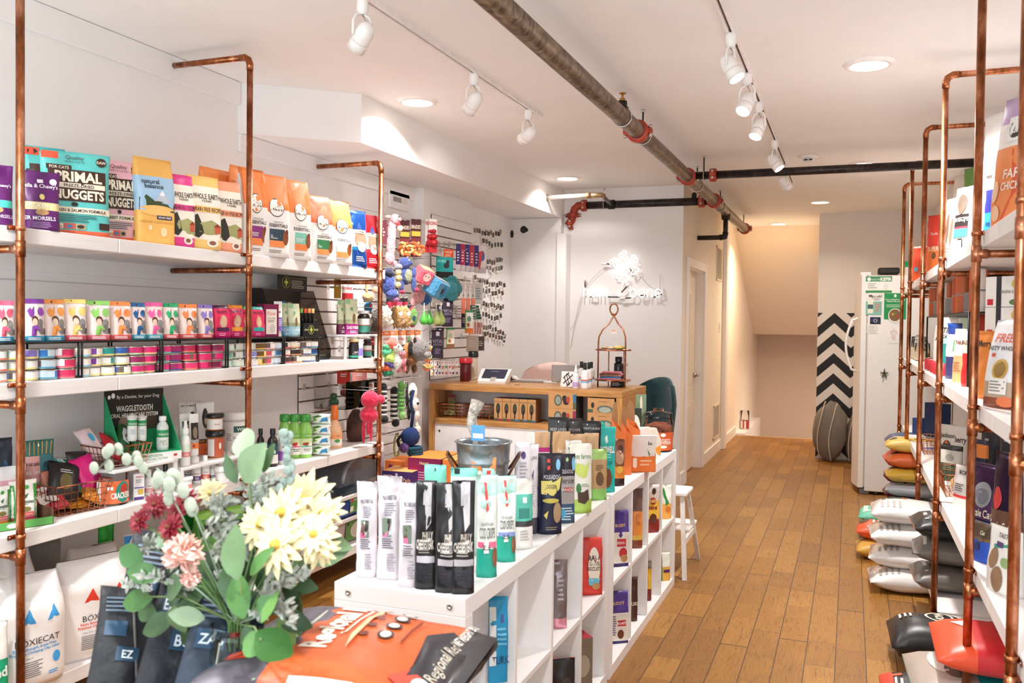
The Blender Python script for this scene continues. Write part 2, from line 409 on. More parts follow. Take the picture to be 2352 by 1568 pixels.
    hgt = mth('SUBTRACT', mth('MULTIPLY', n2.outputs['Fac'], .5), gap); L(hgt, bp.inputs['Height']); L(bp.outputs[0], p.inputs['Normal'])
    return m
FLOOR = floor_mat()
struct('floor', B().box(XL-.15,-1.6,-.12,XR+.15,12.35,0,FLOOR))
struct('ceiling', B().box(XL-.15,-1.6,ZC,XR+.15,17,ZC+.12,CEIL))
struct('wall_left', B().box(XL-.15,-1.6,0,XL,YB+.15,ZC,WALL))
struct('wall_right', B().box(XR,-1.6,0,XR+.15,10.8,ZC,WALL))
struct('wall_front', B().box(XL,-1.6,0,XR,-1.45,.35,WALL).box(XL,-1.6,2.55,XR,-1.45,ZC,WALL).box(XL,-1.6,.35,-2.95,-1.45,2.55,WALL).box(.75,-1.6,.35,XR,-1.45,2.55,WALL))
struct('wall_back', B().box(XL,YB,0,XC,YB+.15,ZC,WALLB))
# corridor wall with the recessed door
dy0, dy1, dz = 8.42, 9.39, 2.06
cw = B(); cw.box(XC-.14,YB+.15,0,XC,dy0,ZC,CREAM).add([(XC+.0005,YB,0),(XC+.0005,YB+.15,0),(XC+.0005,YB+.15,ZC),(XC+.0005,YB,ZC)],[(0,1,2,3)],CREAM).box(XC-.14,dy1,0,XC,10.85,ZC,CREAM).box(XC-.14,dy0,dz,XC,dy1,ZC,CREAM)
cw.box(XC-.14,10.85,-2.6,XC,15.9,ZC,CREAM)
struct('wall_corridor', cw)
struct('trim_corner', B().rbox(XC,10.86,0,XC+.05,11.06,ZC,TRIM))
d = struct('door_1', B().rbox(XC-.12,dy0+.01,.01,XC-.08,dy1-.01,dz-.01,mat('efe3d2',.45),.004))
pn = B()
for z0, z1 in ((.15,.72),(.84,1.86)):
    for y0 in (dy0+.13, dy0+.53):
        pn.box(XC-.081,y0,z0,XC-.074,y0+.31,z1,mat('f1e6d7',.45)); pn.box(XC-.075,y0+.04,z0+.04,XC-.070,y0+.27,z1-.04,mat('eadfce',.45))
pn.build('door_panel', d)
hd = B(); STEEL = mat('b9b4ab', .25, 1, .03); hd.tube([(XC-.08,9.30,.98),(XC-.05,9.30,.98)],.026,STEEL).tube([(XC-.05,9.30,.98),(XC-.02,9.30,.98)],.01,STEEL).tube([(XC-.02,9.31,.98),(XC-.018,9.20,.98)],.009,STEEL); hd.build('door_handle', d)
cs = B()
for y0, y1 in ((dy0-.09,dy0),(dy1,dy1+.09)): cs.rbox(XC,y0,0,XC+.022,y1,dz+.09,TRIM,.004)
cs.rbox(XC,dy0,dz,XC+.022,dy1,dz+.09,TRIM,.004); cs.box(XC-.13,dy0,0,XC,dy0+.012,dz,TRIM).box(XC-.13,dy1-.012,0,XC,dy1,dz,TRIM).box(XC-.13,dy0,dz-.012,XC,dy1,dz,TRIM)
struct('trim_door', cs)
struct('baseboard_corridor', B().rbox(XC,dy1+.09,0,XC+.016,10.86,.13,TRIM,.004).rbox(XC,11.06,0,XC+.016,12.35,.13,TRIM,.004).box(XC,YB+.005,0,XC+.016,dy0-.09,.13,TRIM))
# stairwell beyond the floor's edge
struct('trim_stair', B().box(XC,12.35,-.25,XC+.13,14.6,.03,TRIM).box(XC+.13,12.32,-.1,.95,12.37,.004,mat('b98d5f',.5)))
sw = B()
for i in range(9): sw.box(XC+.13,12.37+.26*i,-.19*(i+1)-.19,.95,12.37+.26*(i+1),-.19*(i+1),mat('9c7148',.5))
sw.box(XC+.13,12.37+.26*9,-2.3,.95,16,-2.1,mat('9c7148',.5)); struct('floor_stair', sw)
STAIRW = wallpaint('d8c6b4')
struct('wall_stairwell', B().box(XC-.1,15.3,-2.6,1.1,15.45,ZC,STAIRW).box(.95,12.35,-2.6,1.1,15.4,ZC,STAIRW))
sl = B(); sl.add([(XC,11.84,ZC),(.95,11.84,ZC),(.95,14.5,1.365),(XC,14.5,1.365),(XC,14.5,ZC),(.95,14.5,ZC)],[(0,1,2,3),(3,2,5,4)],wallpaint('e9dccb')); struct('ceiling_slope', sl)
# partition that carries the chevron paper
struct('wall_partition', B().box(-.355,10.65,-.1,XR+.15,10.78,ZC,wallpaint('e8e2de')).box(-.36,10.78,-2.4,-.26,12.3,ZC,CREAM))
# soffit, column and boxed pillar on the left
struct('ceiling_soffit', B().ext([(XL,3.93),(-2.6,4.36),(-2.6,YB),(XL,YB)],2.518,ZC,WALL))
struct('wall_column', B().box(XL,5.98,0,-3.02,6.87,2.518,WALL))
struct('wall_pillar', B().box(XL,8.04,0,-2.6,YB,2.515,WALLB).rbox(-2.625,7.99,0,-2.53,YB,2.36,TRIM,.004))
struct('trim_1', B().rbox(XL,-1.45,2.665,XL+.02,3.93,ZC-.002,WALL,.003).rbox(XL,3.93,2.42,XL+.02,5.98,2.517,WALL,.003).rbox(XR-.02,-1.45,2.66,XR,10.65,ZC-.002,WALL,.003))
struct('trim_2', B().box(XL,-1.45,1.66,XL+.006,4.45,1.665,mat('cfc8c5',.7)).box(XL,2.0,1.70,XL+.012,4.45,1.78,WALL))
struct('baseboard_left', B().box(XL,-1.45,0,XL+.015,5.98,.12,TRIM))
# storefront window behind the viewpoint
fw = B(); FR = mat('2c2a29',.4,.3)
for x in (-2.95,-1.12,.70): fw.box(x,-1.58,.35,x+.05,-1.5,2.55,FR)
fw.box(-2.95,-1.58,.35,.75,-1.5,.40,FR).box(-2.95,-1.58,2.5,.75,-1.5,2.55,FR)
w = struct('window_1', fw); B().box(-2.9,-1.545,.4,.7,-1.54,2.5,GLASS).build('window_pane', w)

# ---------------------------------------------------------------- ceiling lights
DLW = mat('f3efec',.4)
def downlight(u, v, lab, pw, col=WARM, r=.085):
    p = onZ(u, v, ZC); t = thing('downlight', lab, 'ceiling light', (p.x,p.y,ZC), 0, 'round recessed downlights')
    B().lathe([(r,-.012),(r+.008,-.016),(r+.03,-.010),(r+.034,-.001),(r+.034,0)],32).build('trim_ring', t) if False else None
    b = B(); b.lathe([(r,-.004,DLW),(r+.004,-.014),(r+.018,-.013),(r+.033,-.006),(r+.036,0)],36); b.build('trim_ring', t)
    b = B(); n = 32; b.add([(r*math.cos(2*PI*k/n), r*math.sin(2*PI*k/n), -.005) for k in range(n)],[tuple(range(n-1,-1,-1))],mat('fff1dd',.5,0,0,emit=9.)); b.build('lens', t)
    a = area('ceiling_glow', (p.x,p.y,ZC-.02), (0,0,0), .16,.16, pw, col, 'DISK', 2.4); return t
downlight(1996,146,'large recessed downlight nearest the copper shelf posts on the right side',34,(1,.97,.95))
downlight(958,232,'recessed downlight beside the angled soffit above the toy wall',28,(1,.96,.94))
downlight(1303,408,'recessed downlight close to the white neon sign wall',9,(1,.95,.92))
downlight(1985,375,'recessed downlight just beyond the long black crosswise pipe',18,(1,.92,.84))
downlight(1884,463,'recessed downlight above the corridor in front of the refrigerator',9,(1,.84,.66))
downlight(1788,513,'recessed downlight farthest down the corridor above the stairs',21,(1,.84,.66))
area('ceiling_glow', (-.2,.9,ZC-.02), (0,0,0), .16,.16, 28, (.97,.98,1), 'DISK', 2.4)  # unseen ceiling light added over the front aisle, no fixture
area('ceiling_glow', (-2.3,1.3,ZC-.02), (0,0,0), .16,.16, 30, (.97,.98,1), 'DISK', 2.4)  # second added ceiling light out of view, brightens the near left side
area('stairwell_fill', (.3,13.2,1.1), (0,0,0), .2,.2, 30, (1,.82,.66), 'DISK')  # fill light added to brighten the stairwell, no fixture built

WHITE = mat('f2eeec',.35)
def track(x, y0, y1, lab):
    t = thing('track_rail', lab, 'track light rail', (x,0,0))
    b = B(); b.box(-.018,y0,ZC-.022,-.006,y1,ZC,WHITE).box(.006,y0,ZC-.022,.018,y1,ZC,WHITE).box(-.007,y0,ZC-.008,.007,y1,ZC,mat('6b4a3c',.6)); b.build('rail_channel', t)
    B().rbox(-.024,y1-.02,ZC-.026,.024,y1+.09,ZC,WHITE,.003).build('end_feed', t)
track(-1.80,.3,5.02,'white ceiling track rail near the left soffit, three heads on it')
track(-.505,.3,8.2,'long white ceiling track rail on the right, over the aisle')
def head(u, v, aim, lab, on, pw=12, x=None):
    p = onZ(u, v, 2.76); p.x = x; base = Vector((p.x,p.y,2.768)); t = thing('track_spotlight', lab, 'track light', base, 0, 'white track spotlights')
    B().lathe([(.001,0,WHITE),(.021,0),(.023,-.01),(.023,-.045),(.019,-.05),(.019,-.06),(.001,-.06)],20).build('adapter', t)
    d = (Vector(aim)-Vector((p.x,p.y,2.62))).normalized(); c = Vector((0,0,-.145)); q = d.to_track_quat('Z','Y').to_matrix().to_4x4(); T = Matrix.Translation(c) @ q
    b = B(); sd = d.cross(Vector((0,0,1))).normalized()
    for sg in (-1,1):
        pts = [Vector((0,0,-.058))+sd*.006*sg, Vector((0,0,-.066))+sd*.03*sg, Vector((0,0,-.09))+sd*.043*sg, c+sd*.044*sg]
        b.tube(pts, .0055, WHITE, 8)
    b.build('yoke', t)
    b = B(); b.lathe([(.001,-.062,WHITE),(.018,-.058),(.032,-.042),(.037,-.015),(.0375,.018),(.0365,.0195,mat('b9aea8',.5)),(.0365,.0215,WHITE),(.0375,.023),(.0375,.062),(.034,.062),(.033,.05)],24,T); b.build('housing', t)
    lm = mat('fff3e2',.4,0,0,emit=14.) if on else mat('cfc9c4',.3)
    b = B(); n = 20; b.add([T @ Vector((.033*math.cos(2*PI*k/n), .033*math.sin(2*PI*k/n), .055)) for k in range(n)],[tuple(range(n))],lm); b.build('lens', t)
    B().tube([Vector((0,0,-.062)),Vector((.012,.004,-.085)),c-d*.05],.0025,mat('b5aea6',.4,.6),6).build('cable', t)
    if on: l = spot('spot_beam', base+c+d*.07, aim, pw*.42, (1,.96,.92), 1.15, .7, .03)
head(817,5,(-3.0,3.6,1.5),'white track spotlight nearest the viewer on the left rail',True,26,-1.80)
head(1094,172,(-3.0,4.9,1.6),'middle white track spotlight of the left rail',True,26,-1.80)
head(1220,255,(-3.1,5.6,2.0),'last white track spotlight of the left rail, beside the rail end',True,22,-1.80)
head(1688,80,(.5,3.6,.9),'white track spotlight nearest the viewer on the right rail, its lens turned right',True,20,-.505)
head(1722,172,(-1.15,3.2,.6),'glowing white track spotlight second along the right rail, facing the camera',True,20,-.505)
head(1750,237,(-1.1,4.2,.6),'glowing white track spotlight third along the right rail',True,20,-.505)
head(1783,325,(.6,5.9,1.0),'white track spotlight fourth along the right rail, just before the crosswise pipe',True,18,-.505)
head(1800,380,(.5,7.9,1.0),'white track spotlight seen behind the long black pipe',False,0,-.505)
p = onZ(1857,358,ZC); t = thing('smoke_detector','white round smoke detector on the ceiling before the black pipe','smoke detector',(p.x,p.y,ZC))
B().lathe([(.001,-.001,WHITE),(.072,-.001),(.072,-.012),(.06,-.02),(.045,-.022),(.045,-.03),(.038,-.046),(.001,-.048)],28).build('detector_body', t)
B().box(-.03,-.047,-.040,-.004,-.040,-.030,mat('1c1b1b',.5)).box(.004,-.047,-.040,.03,-.040,-.030,mat('1c1b1b',.5)).build('sensor_slot', t)

# ---------------------------------------------------------------- sprinkler pipes
def pipemat(nm, a, b, metal, ro):
    m = wood(nm, a, b, (5,5,5), ro, 1.5); p = m.node_tree.nodes['Principled BSDF']; p.inputs['Metallic'].default_value = metal; return m
OLD = pipemat('worn_steel_pipe','4f4238','93826f',.75,.42); BLK = pipemat('black_steel_pipe','211d1c','463e3b',.6,.38); RED = mat('a93a25',.45,.1,.15,10,.15); ZINC = mat('c9c4bc',.3,.9,.05); DARKI = mat('2a2624',.5,.5)
PZ = 2.635
def coupling(par, c, axis, r, wd=.055, name='red_coupling'):
    q = Vector(axis).to_track_quat('Z','Y').to_matrix().to_4x4(); T = Matrix.Translation(c) @ q; b = B()
    b.lathe([(r,-wd/2,RED),(r+.016,-wd/2),(r+.02,-wd/2+.01),(r+.02,wd/2-.01),(r+.016,wd/2),(r,wd/2)],22,T)
    for sg in (-1,1):
        b.rbox(sg*(r+.002) if sg > 0 else -(r+.04),-.014,-.018,(r+.04) if sg > 0 else -(r+.002),.014,.018,RED,.004,T)
        b.tube([T @ Vector((sg*(r+.028),-.036,0)), T @ Vector((sg*(r+.028),.036,0))],.0075,ZINC,8)
        b.tube([T @ Vector((sg*(r+.028),-.030,0)), T @ Vector((sg*(r+.028),-.018,0))],.013,ZINC,6); b.tube([T @ Vector((sg*(r+.028),.018,0)), T @ Vector((sg*(r+.028),.030,0))],.013,ZINC,6)
    return b.build(name, par)
def hanger(par, x, y, z, r, axis='y'):
    b = B(); b.tube([(x,y,ZC),(x,y,ZC-.014)],.011,ZINC,8).tube([(x,y,ZC-.01),(x,y,z+r)],.005,DARKI,8)
    pts = [(x+(r+.004)*math.cos(a),y,z+(r+.004)*math.sin(a)) if axis=='y' else (x,y+(r+.004)*math.cos(a),z+(r+.004)*math.sin(a)) for a in [PI/2+i*PI/10 for i in range(21)]]
    b.tube(pts,.0035,ZINC,6); b.build('pipe_hanger', par)
mp = thing('sprinkler_main_pipe','thick worn steel pipe running along the ceiling toward the corridor','pipe',(-1.18,0,0))
B().tube([(0,-1.4,PZ),(0,10.62,PZ)],.046,OLD,24).build('pipe_run', mp)
for y in (5.08,10.6): coupling(mp,(0,y,PZ),(0,1,0),.046)
jy = onX(1580,405,-1.18).y; ky = onX(1640,468,-1.18).y
coupling(mp,(0,jy,PZ),(0,1,0),.046,.09,'red_tee'); coupling(mp,(0,ky,PZ),(0,1,0),.046,.09,'red_tee')
for y in (5.207,7.2,8.55,10.5): hanger(mp,0,y,PZ,.046)
b = B(); vy = 4.70; b.rbox(-.03,vy-.03,PZ+.03,.03,vy+.03,PZ+.06,DARKI,.005).tube([(0,vy,PZ+.05),(0,vy,PZ+.085)],.026,DARKI,12).tube([(0,vy,PZ+.085),(0,vy,PZ+.1)],.016,mat('b98a4e',.35,.9),8).tube([(0,vy,PZ+.1),(0,vy,PZ+.125)],.006,mat('b98a4e',.35,.9),8).tube([(0,vy,PZ+.125),(0,vy,PZ+.13)],.02,mat('b98a4e',.35,.9),8)
b.tube([(.052*math.cos(a),vy,PZ+.052*math.sin(a)) for a in [i*PI/8 for i in range(17)]],.004,ZINC,6); b.build('sprinkler_head', mp)
lp = thing('crosswise_pipe','long thin black steel pipe crossing the room to the right wall','pipe',(0,jy,0))
B().tube([(-1.13,0,PZ+.005),(XR,0,PZ+.005)],.030,BLK,20).build('pipe_run', lp); coupling(lp,(-.99,0,PZ+.005),(1,0,0),.03,.05); hanger(lp,-1.06,0,PZ,.03,'x')
bp = thing('back_wall_pipe','black steel pipe running along the neon sign wall under the ceiling','pipe',(0,ky,0))
el = onY(1340,472,ky).x; pz2 = onY(1400,470,ky).z
b = B(); b.tube([(el,0,pz2),(-1.23,0,PZ)],.036,BLK,20); b.build('pipe_run', bp); coupling(bp,(-1.29,0,PZ),(1,0,0),.036); coupling(bp,(el+.01,0,pz2),(1,0,0),.036)
ex, ez = onY(1308,515,ky+.0).x, onY(1308,515,ky).z
pts = [(el,0,pz2),(el-.05,0,pz2),(el-.085,0,pz2-.03),(el-.10,0,pz2-.08),(el-.115,0,pz2-.14),(el-.15,0,pz2-.185),(ex,0,ez)]
b = B(); b.tube(pts,.040,RED,18); b.build('red_elbow', bp); coupling(bp,(el-.10,0,pz2-.09),(0,0,1),.038,.045); coupling(bp,(ex+.02,0,ez),(1,0,0),.036,.045)
hanger(bp,onY(1388,468,ky).x,0,pz2,.036,'x')
b = B(); b.tube([(-1.36,0,PZ+.03),(-1.36,0,PZ+.075)],.022,DARKI,12).tube([(-1.36,0,PZ+.075),(-1.36,0,PZ+.115)],.009,mat('c08a52',.3,.9),8); b.build('sprinkler_head', bp)
br = thing('white_branch_pipe','short white pipe leaving the soffit, joined by a brass elbow','pipe',(0,0,0))
a0 = onX(1256,454,-2.6); a1 = onY(1350,449,a0.y); a2 = onY(1382,448,a0.y); a3 = Vector((onY(1405,470,ky).x, ky, pz2))
B().tube([a0+Vector((-.02,0,0)),a1],.019,mat('efe6da',.4),16).build('pipe_run', br)
BR = mat('a98c66',.35,.8,.1); B().tube([a1-Vector((.02,0,0)),a1+Vector((.03,0,0))],.027,BR,12).tube([a1,a2-Vector((.02,0,0)),a2,a2+Vector((.01,.03,-.005))],.023,BR,12).build('brass_elbow', br)
B().tube([a2,a3+Vector((0,0,.0))],.017,mat('6a6460',.4,.8),12).tube([a3-Vector((.03,0,0)),a3+Vector((.03,0,0))],.045,DARKI,14).build('lower_run', br)
B().lathe([(.019,0,ZINC),(.034,0),(.034,.006),(.019,.006)],16,Matrix.Translation(a0)@Matrix.Rotation(PI/2,4,'Y')).build('wall_flange', br)
dp = thing('drop_pipe','short black drop pipe with an elbow under the main pipe end','pipe',(-1.18,0,0))
dyy = onX(1667,495,-1.18).y; dz0 = onY(1667,545,dyy).z
B().tube([(0,dyy,PZ-.04),(0,dyy,dz0+.03),(-.008,dyy,dz0+.01),(-.03,dyy,dz0),(onY(1600,544,dyy).x+1.18,dyy,dz0)],.024,BLK,14).build('pipe_run', dp)
B().lathe([(.026,-.09,DARKI),(.04,-.09),(.044,-.05),(.044,-.03),(.026,-.03)],14,Matrix.Translation((0,dyy,PZ+.01))).tube([(0,dyy,dz0+.05),(-.006,dyy,dz0+.008),(-.055,dyy,dz0)],.032,DARKI,12).build('elbow', dp)

# ---------------------------------------------------------------- wall fittings
def grille(y0, y1, z0, z1, lab):
    t = thing('wall_vent', lab, 'vent', (XC,(y0+y1)/2,(z0+z1)/2)); hy, hz = (y1-y0)/2, (z1-z0)/2
    b = B(); G = mat('e9dcc6',.5)
    b.rbox(0,-hy,-hz,.008,-hy+.025,hz,G,.002).rbox(0,hy-.025,-hz,.008,hy,hz,G,.002).rbox(0,-hy,-hz,.008,hy,-hz+.025,G,.002).rbox(0,-hy,hz-.025,.008,hy,hz,G,.002); b.build('vent_frame', t)
    b = B(); b.box(0,-hy+.02,-hz+.02,.001,hy-.02,hz-.02,mat('54483a',.8)); n = 9
    for i in range(n):
        y = -hy+.03+(2*hy-.06)*i/(n-1); b.box(.001,y-.006,-hz+.02,.006,y+.006,hz-.02,G)
    b.build('louvre', t)
grille(10.28,10.74,2.02,2.42,'upper white wall vent on the cream corridor wall')
grille(10.25,10.72,.18,.58,'lower white wall vent near the corridor baseboard')
t = thing('light_switch','white light switch beside the corridor corner trim','light switch',(XC,10.62,1.48)); B().rbox(0,-.04,-.06,.006,.04,.06,WHITE,.002).build('switch_plate', t); B().box(.006,-.012,-.03,.012,.012,.03,WHITE).build('rocker', t)
v0 = onX(893,435,XL+.01); v1 = onX(938,487,XL+.01)
t = thing('access_panel','small white vent panel high on the wall above the toys','vent',(XL,0,0))
B().rbox(0,v0.y,v1.z,.02,v1.y,v0.z,WALL,.004).build('panel_frame', t); B().box(.02,v0.y+.05,v1.z+.05,.022,(v0.y+v1.y)/2+.02,v0.z-.04,mat('9a9491',.7)).build('mesh_opening', t)
B().box(.02,(v0.y+v1.y)/2+.04,v1.z+.05,.024,v1.y-.04,v0.z-.04,mat('e8e2de',.6)).build('access_door', t)
p = onX(1176,538,XL); t = thing('security_camera','black ball security camera on the left wall near the back','security camera',p)
BK = mat('161414',.35); B().lathe([(.001,0,BK),(.045,0),(.045,.02),(.02,.03),(.001,.03)],20,Matrix.Rotation(PI/2,4,'Y')).tube([(.02,0,0),(.07,-.0,.03),(.10,0,.035)],.012,BK,10).build('wall_mount', t)
B().ball((.13,0,.04),.045,BK,18).build('camera_ball', t); B().ball((.165,-.018,.035),(.014,.02,.02),mat('050505',.1),12).build('lens', t)
# chevron paper on the partition
t = B(); x0, x1 = -.353, .50; zt = 1.661; y = 10.645; t.box(x0,y,0,x1,10.6495,zt,wallpaint('e9e4e1'))
P_ = onY(1917,718,10.645).x; NAVY = mat('17181f',.6); per = .228; amp = .165; th = .115; xe = x0; hw = P_-x0
def chev(zc):
    def band(xa, xb, za, zb):
        pts = [(xa,za),(xb,zb),(xb,zb-th),(xa,za-th)]
        # clip against the top of the paper
        out = []
        for i in range(4):
            a, c = pts[i], pts[(i+1)%4]
            if a[1] <= zt: out.append(a)
            if (a[1]-zt)*(c[1]-zt) < 0:
                q = (zt-a[1])/(c[1]-a[1]); out.append((a[0]+(c[0]-a[0])*q, zt))
        if len(out) > 2: t.add([(px,y-.0008,pz) for px, pz in out],[tuple(range(len(out)))],NAVY)
    band(x0,P_,zc-amp,zc); band(P_,P_+hw,zc,zc-amp); band(P_+hw,P_+2*hw,zc-amp,zc)
for k in range(-6,3):
    zc = zt-.0+k*per
    if zc-amp-th > .0: chev(zc)
chev(zt+per) if False else None
t.build('chevron_wallpaper', label='black and white chevron wallpaper panel beside the refrigerator', cat='wallpaper')
# ================================================================= copper shelving
SHELF = wood('white_painted_board','e6dfdb','efe9e6',(3,1.2,14),.5,.3)
def proj(P):
    q = M @ (Vector(P)-Vector((0,0,EYE))); return F*q.x/q.z+CX, F*q.y/q.z+CY
def frame(side, y, ztop, arms, zbot, lab, grp):
    sx = 1 if side == 'L' else -1; px = -2.645 if side == 'L' else .395; wx = XL if side == 'L' else XR; r = .0142
    t = thing('copper_shelf_post', lab, 'shelf post', (px,y,zbot), 0, grp); o = lambda x,z: (x-px,0,z-zbot)
    e = .04
    B().tube([o(px,zbot),o(px,ztop-e)],r,COPPER,16).build('upright', t)
    b = B(); b.tube([o(px,ztop-.06),o(px,ztop-.035),o(px-sx*.008,ztop-.013),o(px-sx*.03,ztop),o(px-sx*.055,ztop)],r*1.16,COPPER,16); b.build('elbow', t)
    B().tube([o(px-sx*.03,ztop),o(wx,ztop)],r,COPPER,14).build('top_arm', t)
    for z in arms:
        b = B(); b.tube([o(px,z-.028),o(px,z+.028)],r*1.18,COPPER,16); b.tube([o(px,z),o(px-sx*.035,z)],r*1.16,COPPER,14); b.build('tee_fitting', t)
        B().tube([o(px-sx*.02,z),o(wx,z)],r*.95,COPPER,14).build('shelf_arm', t)
        b = B(); b.tube([o(px,z+.062),o(px,z+.078)],r*1.22,COPPER,16); b.box(min(-sx*.0185,-sx*.0165),-.036,z+.062-zbot,max(-sx*.0185,-sx*.0165),0,z+.078-zbot,COPPER); b.tube([(-sx*.0165,-.028,z+.07-zbot),(-sx*.0145,-.028,z+.07-zbot)],.0035,ZINC,6); b.build('pipe_clamp', t)
    return t
LZ = (1.823, 1.288, .768, .213)          # tops of the left boards
zt2 = onX(566,127,-2.645).z; g1 = 'copper posts of the left shelving'; g2 = 'copper posts of the right shelving'
al = [z-.055-.021 for z in LZ]
frame('L',2.208,zt2,al,.10,'copper shelf post nearest the viewer on the left side',g1)
frame('L',3.430,zt2,al,.10,'middle copper shelf post of the left shelving, behind the bouquet',g1)
frame('L',4.668,onX(870,372,-2.645).z,al,.10,'last copper shelf post of the left shelving, next to the plush toys',g1)
BT = .055
for i, (z, nm) in enumerate(zip(LZ, ('top','second','third','bottom'))):
    B().rbox(XL+.001,1.1,z-BT,-2.665,2.66,z,SHELF,.003).build('shelf_board', label=f'white wooden shelf board, {nm} one of the left wall, near half', cat='shelf')
    B().rbox(XL+.001,2.662,z-BT,-2.665,4.765 if i < 3 else 5.2,z,SHELF,.003).build('shelf_board', label=f'white wooden shelf board, {nm} one of the left wall, far half ending by the toys', cat='shelf')
RZ_ = (1.845, 1.252, .690, .16)
ar = [z-.055-.021 for z in RZ_]
ry = (2.52, 3.38, 4.62, 5.80, 7.02, 8.05)
rn = ('copper shelf post at the right edge of the picture, nearest the viewer','tall copper post second from the right edge, running up past the ceiling','copper shelf post third from the right edge with the highest top arm','copper shelf post fourth from the right edge','copper shelf post fifth from the right edge, slim in the distance','farthest copper post of the right shelving, in front of the refrigerator')
for y, lab in zip(ry, rn): frame('R', y, 2.70, ar, .075, lab, g2)
for i, (z, nm) in enumerate(zip(RZ_, ('top','second','third','bottom'))):
    for y0, y1, h in ((1.2,3.08,'near'),(3.082,5.2,'middle'),(5.202,8.12,'far')):
        B().rbox(.415,y0,z-BT,XR-.001,y1,z,SHELF,.003).build('shelf_board', label=f'white wooden shelf board, {nm} one of the right wall, {h} section', cat='shelf')
def spec(u0, u1, vt, rz, zs, X=None, Y=None, vb=None):
    uc = (u0+u1)/2
    if vb is not None: P = onZ(uc, vb, zs); zt = onY(uc, vt, P.y).z
    elif X is not None: P = onX(uc, vt, X); zt = P.z
    else: P = onY(uc, vt, Y); zt = P.z
    e = Vector((math.cos(rz), math.sin(rz), 0))*.02; Q = Vector((P.x, P.y, (zs+zt)/2))
    k = abs(proj(Q+e)[0]-proj(Q-e)[0])/.04
    return (P.x, P.y, zs), (u1-u0)/k, zt-zs
# ================================================================= goods on the left shelves
def LB(u0,u1,vt,lab,bands,items=(),kind='pouch',X=-2.73,yaw=.35,d=.07,z=LZ[0],nm='food_bag',grp=None,**k):
    rz = PI/2-yaw; loc, w, h = spec(u0,u1,vt,rz,z,X=X)
    return bag(nm,lab,'pet food bag' if nm=='food_bag' else 'treat pouch',loc,rz,w,h,min(d,w*.6),kind,bands,items,grp,**k)
PUR='5c1a63'; TEAL='5fc4bf'; CR='f2e6cf'; ORG='f0833f'; SAL='f5a07e'
LB(-45,30,378,'purple treat pouch with mint stripe, cut by the left picture edge',[(.30,PUR),(.42,'4fcfb6'),(1,PUR)],[('e',-.1,.26,.4,.05,'c59a6a'),('t',"hewy's",.45,.66,.05,'f2dff0'),('t','MORSELS',.3,.16,.055,'d9c0df')],seed=1,nm='treat_pouch',yaw=.5)
LB(46,138,394,'purple treat pouch with cream stripe beside the first copper post',[(.34,PUR),(.47,'ecd9a0'),(1,PUR)],[('e',0,.30,.35,.05,'b98f5e'),('t',"ella & Chewy's",.02,.75,.065,'f2e4f2'),('r',-.2,.8,.1,.86,'f2e4f2'),('e',0,.56,.14,.05,'e9cf7e'),('e',.62,.83,.2,.055,'efe2ef'),('t','CHICKEN',-.35,.41,.07,'f7efda'),('t','ER MORSELS',-.1,.20,.065,'efdff0'),('l',-.5,.5,.03,.14,4,'a67db0')],seed=2,nm='treat_pouch',X=-2.71,yaw=.5)
pr = lambda base,low: [('r',-.82,.40,.86,.78,'42261a'),('r',-.80,.56,.84,.62,CR),('r',-.86,.77,-.15,.83,'42261a'),('t','FOR CATS',-.5,.80,.035,CR),('t','PRIMAL',.05,.70,.12,CR,2,.75),('t','FREEZE-DRIED',.05,.59,.04,'42261a',1,.75),('t','NUGGETS',.05,.485,.11,CR,2,.75),('r',-.9,.255,.98,.33,CR),('t',low,0,.293,.038,'42261a',1,.85),('e',.72,.90,.16,.055,'42261a'),('t','RAW',.72,.9,.035,CR),('t','Quality',-.05,.93,.05,'5a2b22',0),('t','MADE IN THE USA',-.05,.875,.02,'42261a',0),('e',-.1,.365,.1,.025,'1f1512'),('l',-.75,.6,.15,.24,4,'2f5f5c'),('r',-.72,.07,-.42,.13,CR),('t','14oz',-.57,.1,.04,'d0633c'),('r',-.40,.07,-.1,.135,'e8563a'),('e',-.25,.10,.1,.02,'4a7bb5'),('r',-.08,.07,.22,.135,'b99d77'),('e',.07,.10,.11,.022,'3a2a20'),('r',.62,.08,.95,.16,'3b201a')]
LB(55,150,338,'teal freeze-dried nugget pouch with red corner, standing behind the front one',[(1,TEAL)],[('r',-1,.9,-.3,.985,'e8563a'),('e',-.62,.94,.25,.03,'2d2422'),('r',-.8,.74,.2,.80,'42261a'),('r',-.95,.4,.5,.74,'42261a')],seed=3,X=-2.90,yaw=.5)
LB(92,254,350,'large teal freeze-dried nugget pouch for cats with brown lettering panel',[(.055,'ef6a48'),(1,TEAL)],[('r',-.97,.90,-.5,.985,'e8563a')]+pr(TEAL,'CHICKEN & SALMON FORMULA'),seed=4,X=-2.74,yaw=.5,nm='treat_pouch')
LB(226,319,370,'pink freeze-dried nugget pouch partly hidden behind the large teal one',[(.055,'ef6a48'),(1,'efb6c0')],pr('p','RABBIT FORMULA'),seed=5,X=-2.80,yaw=.5,nm='treat_pouch')
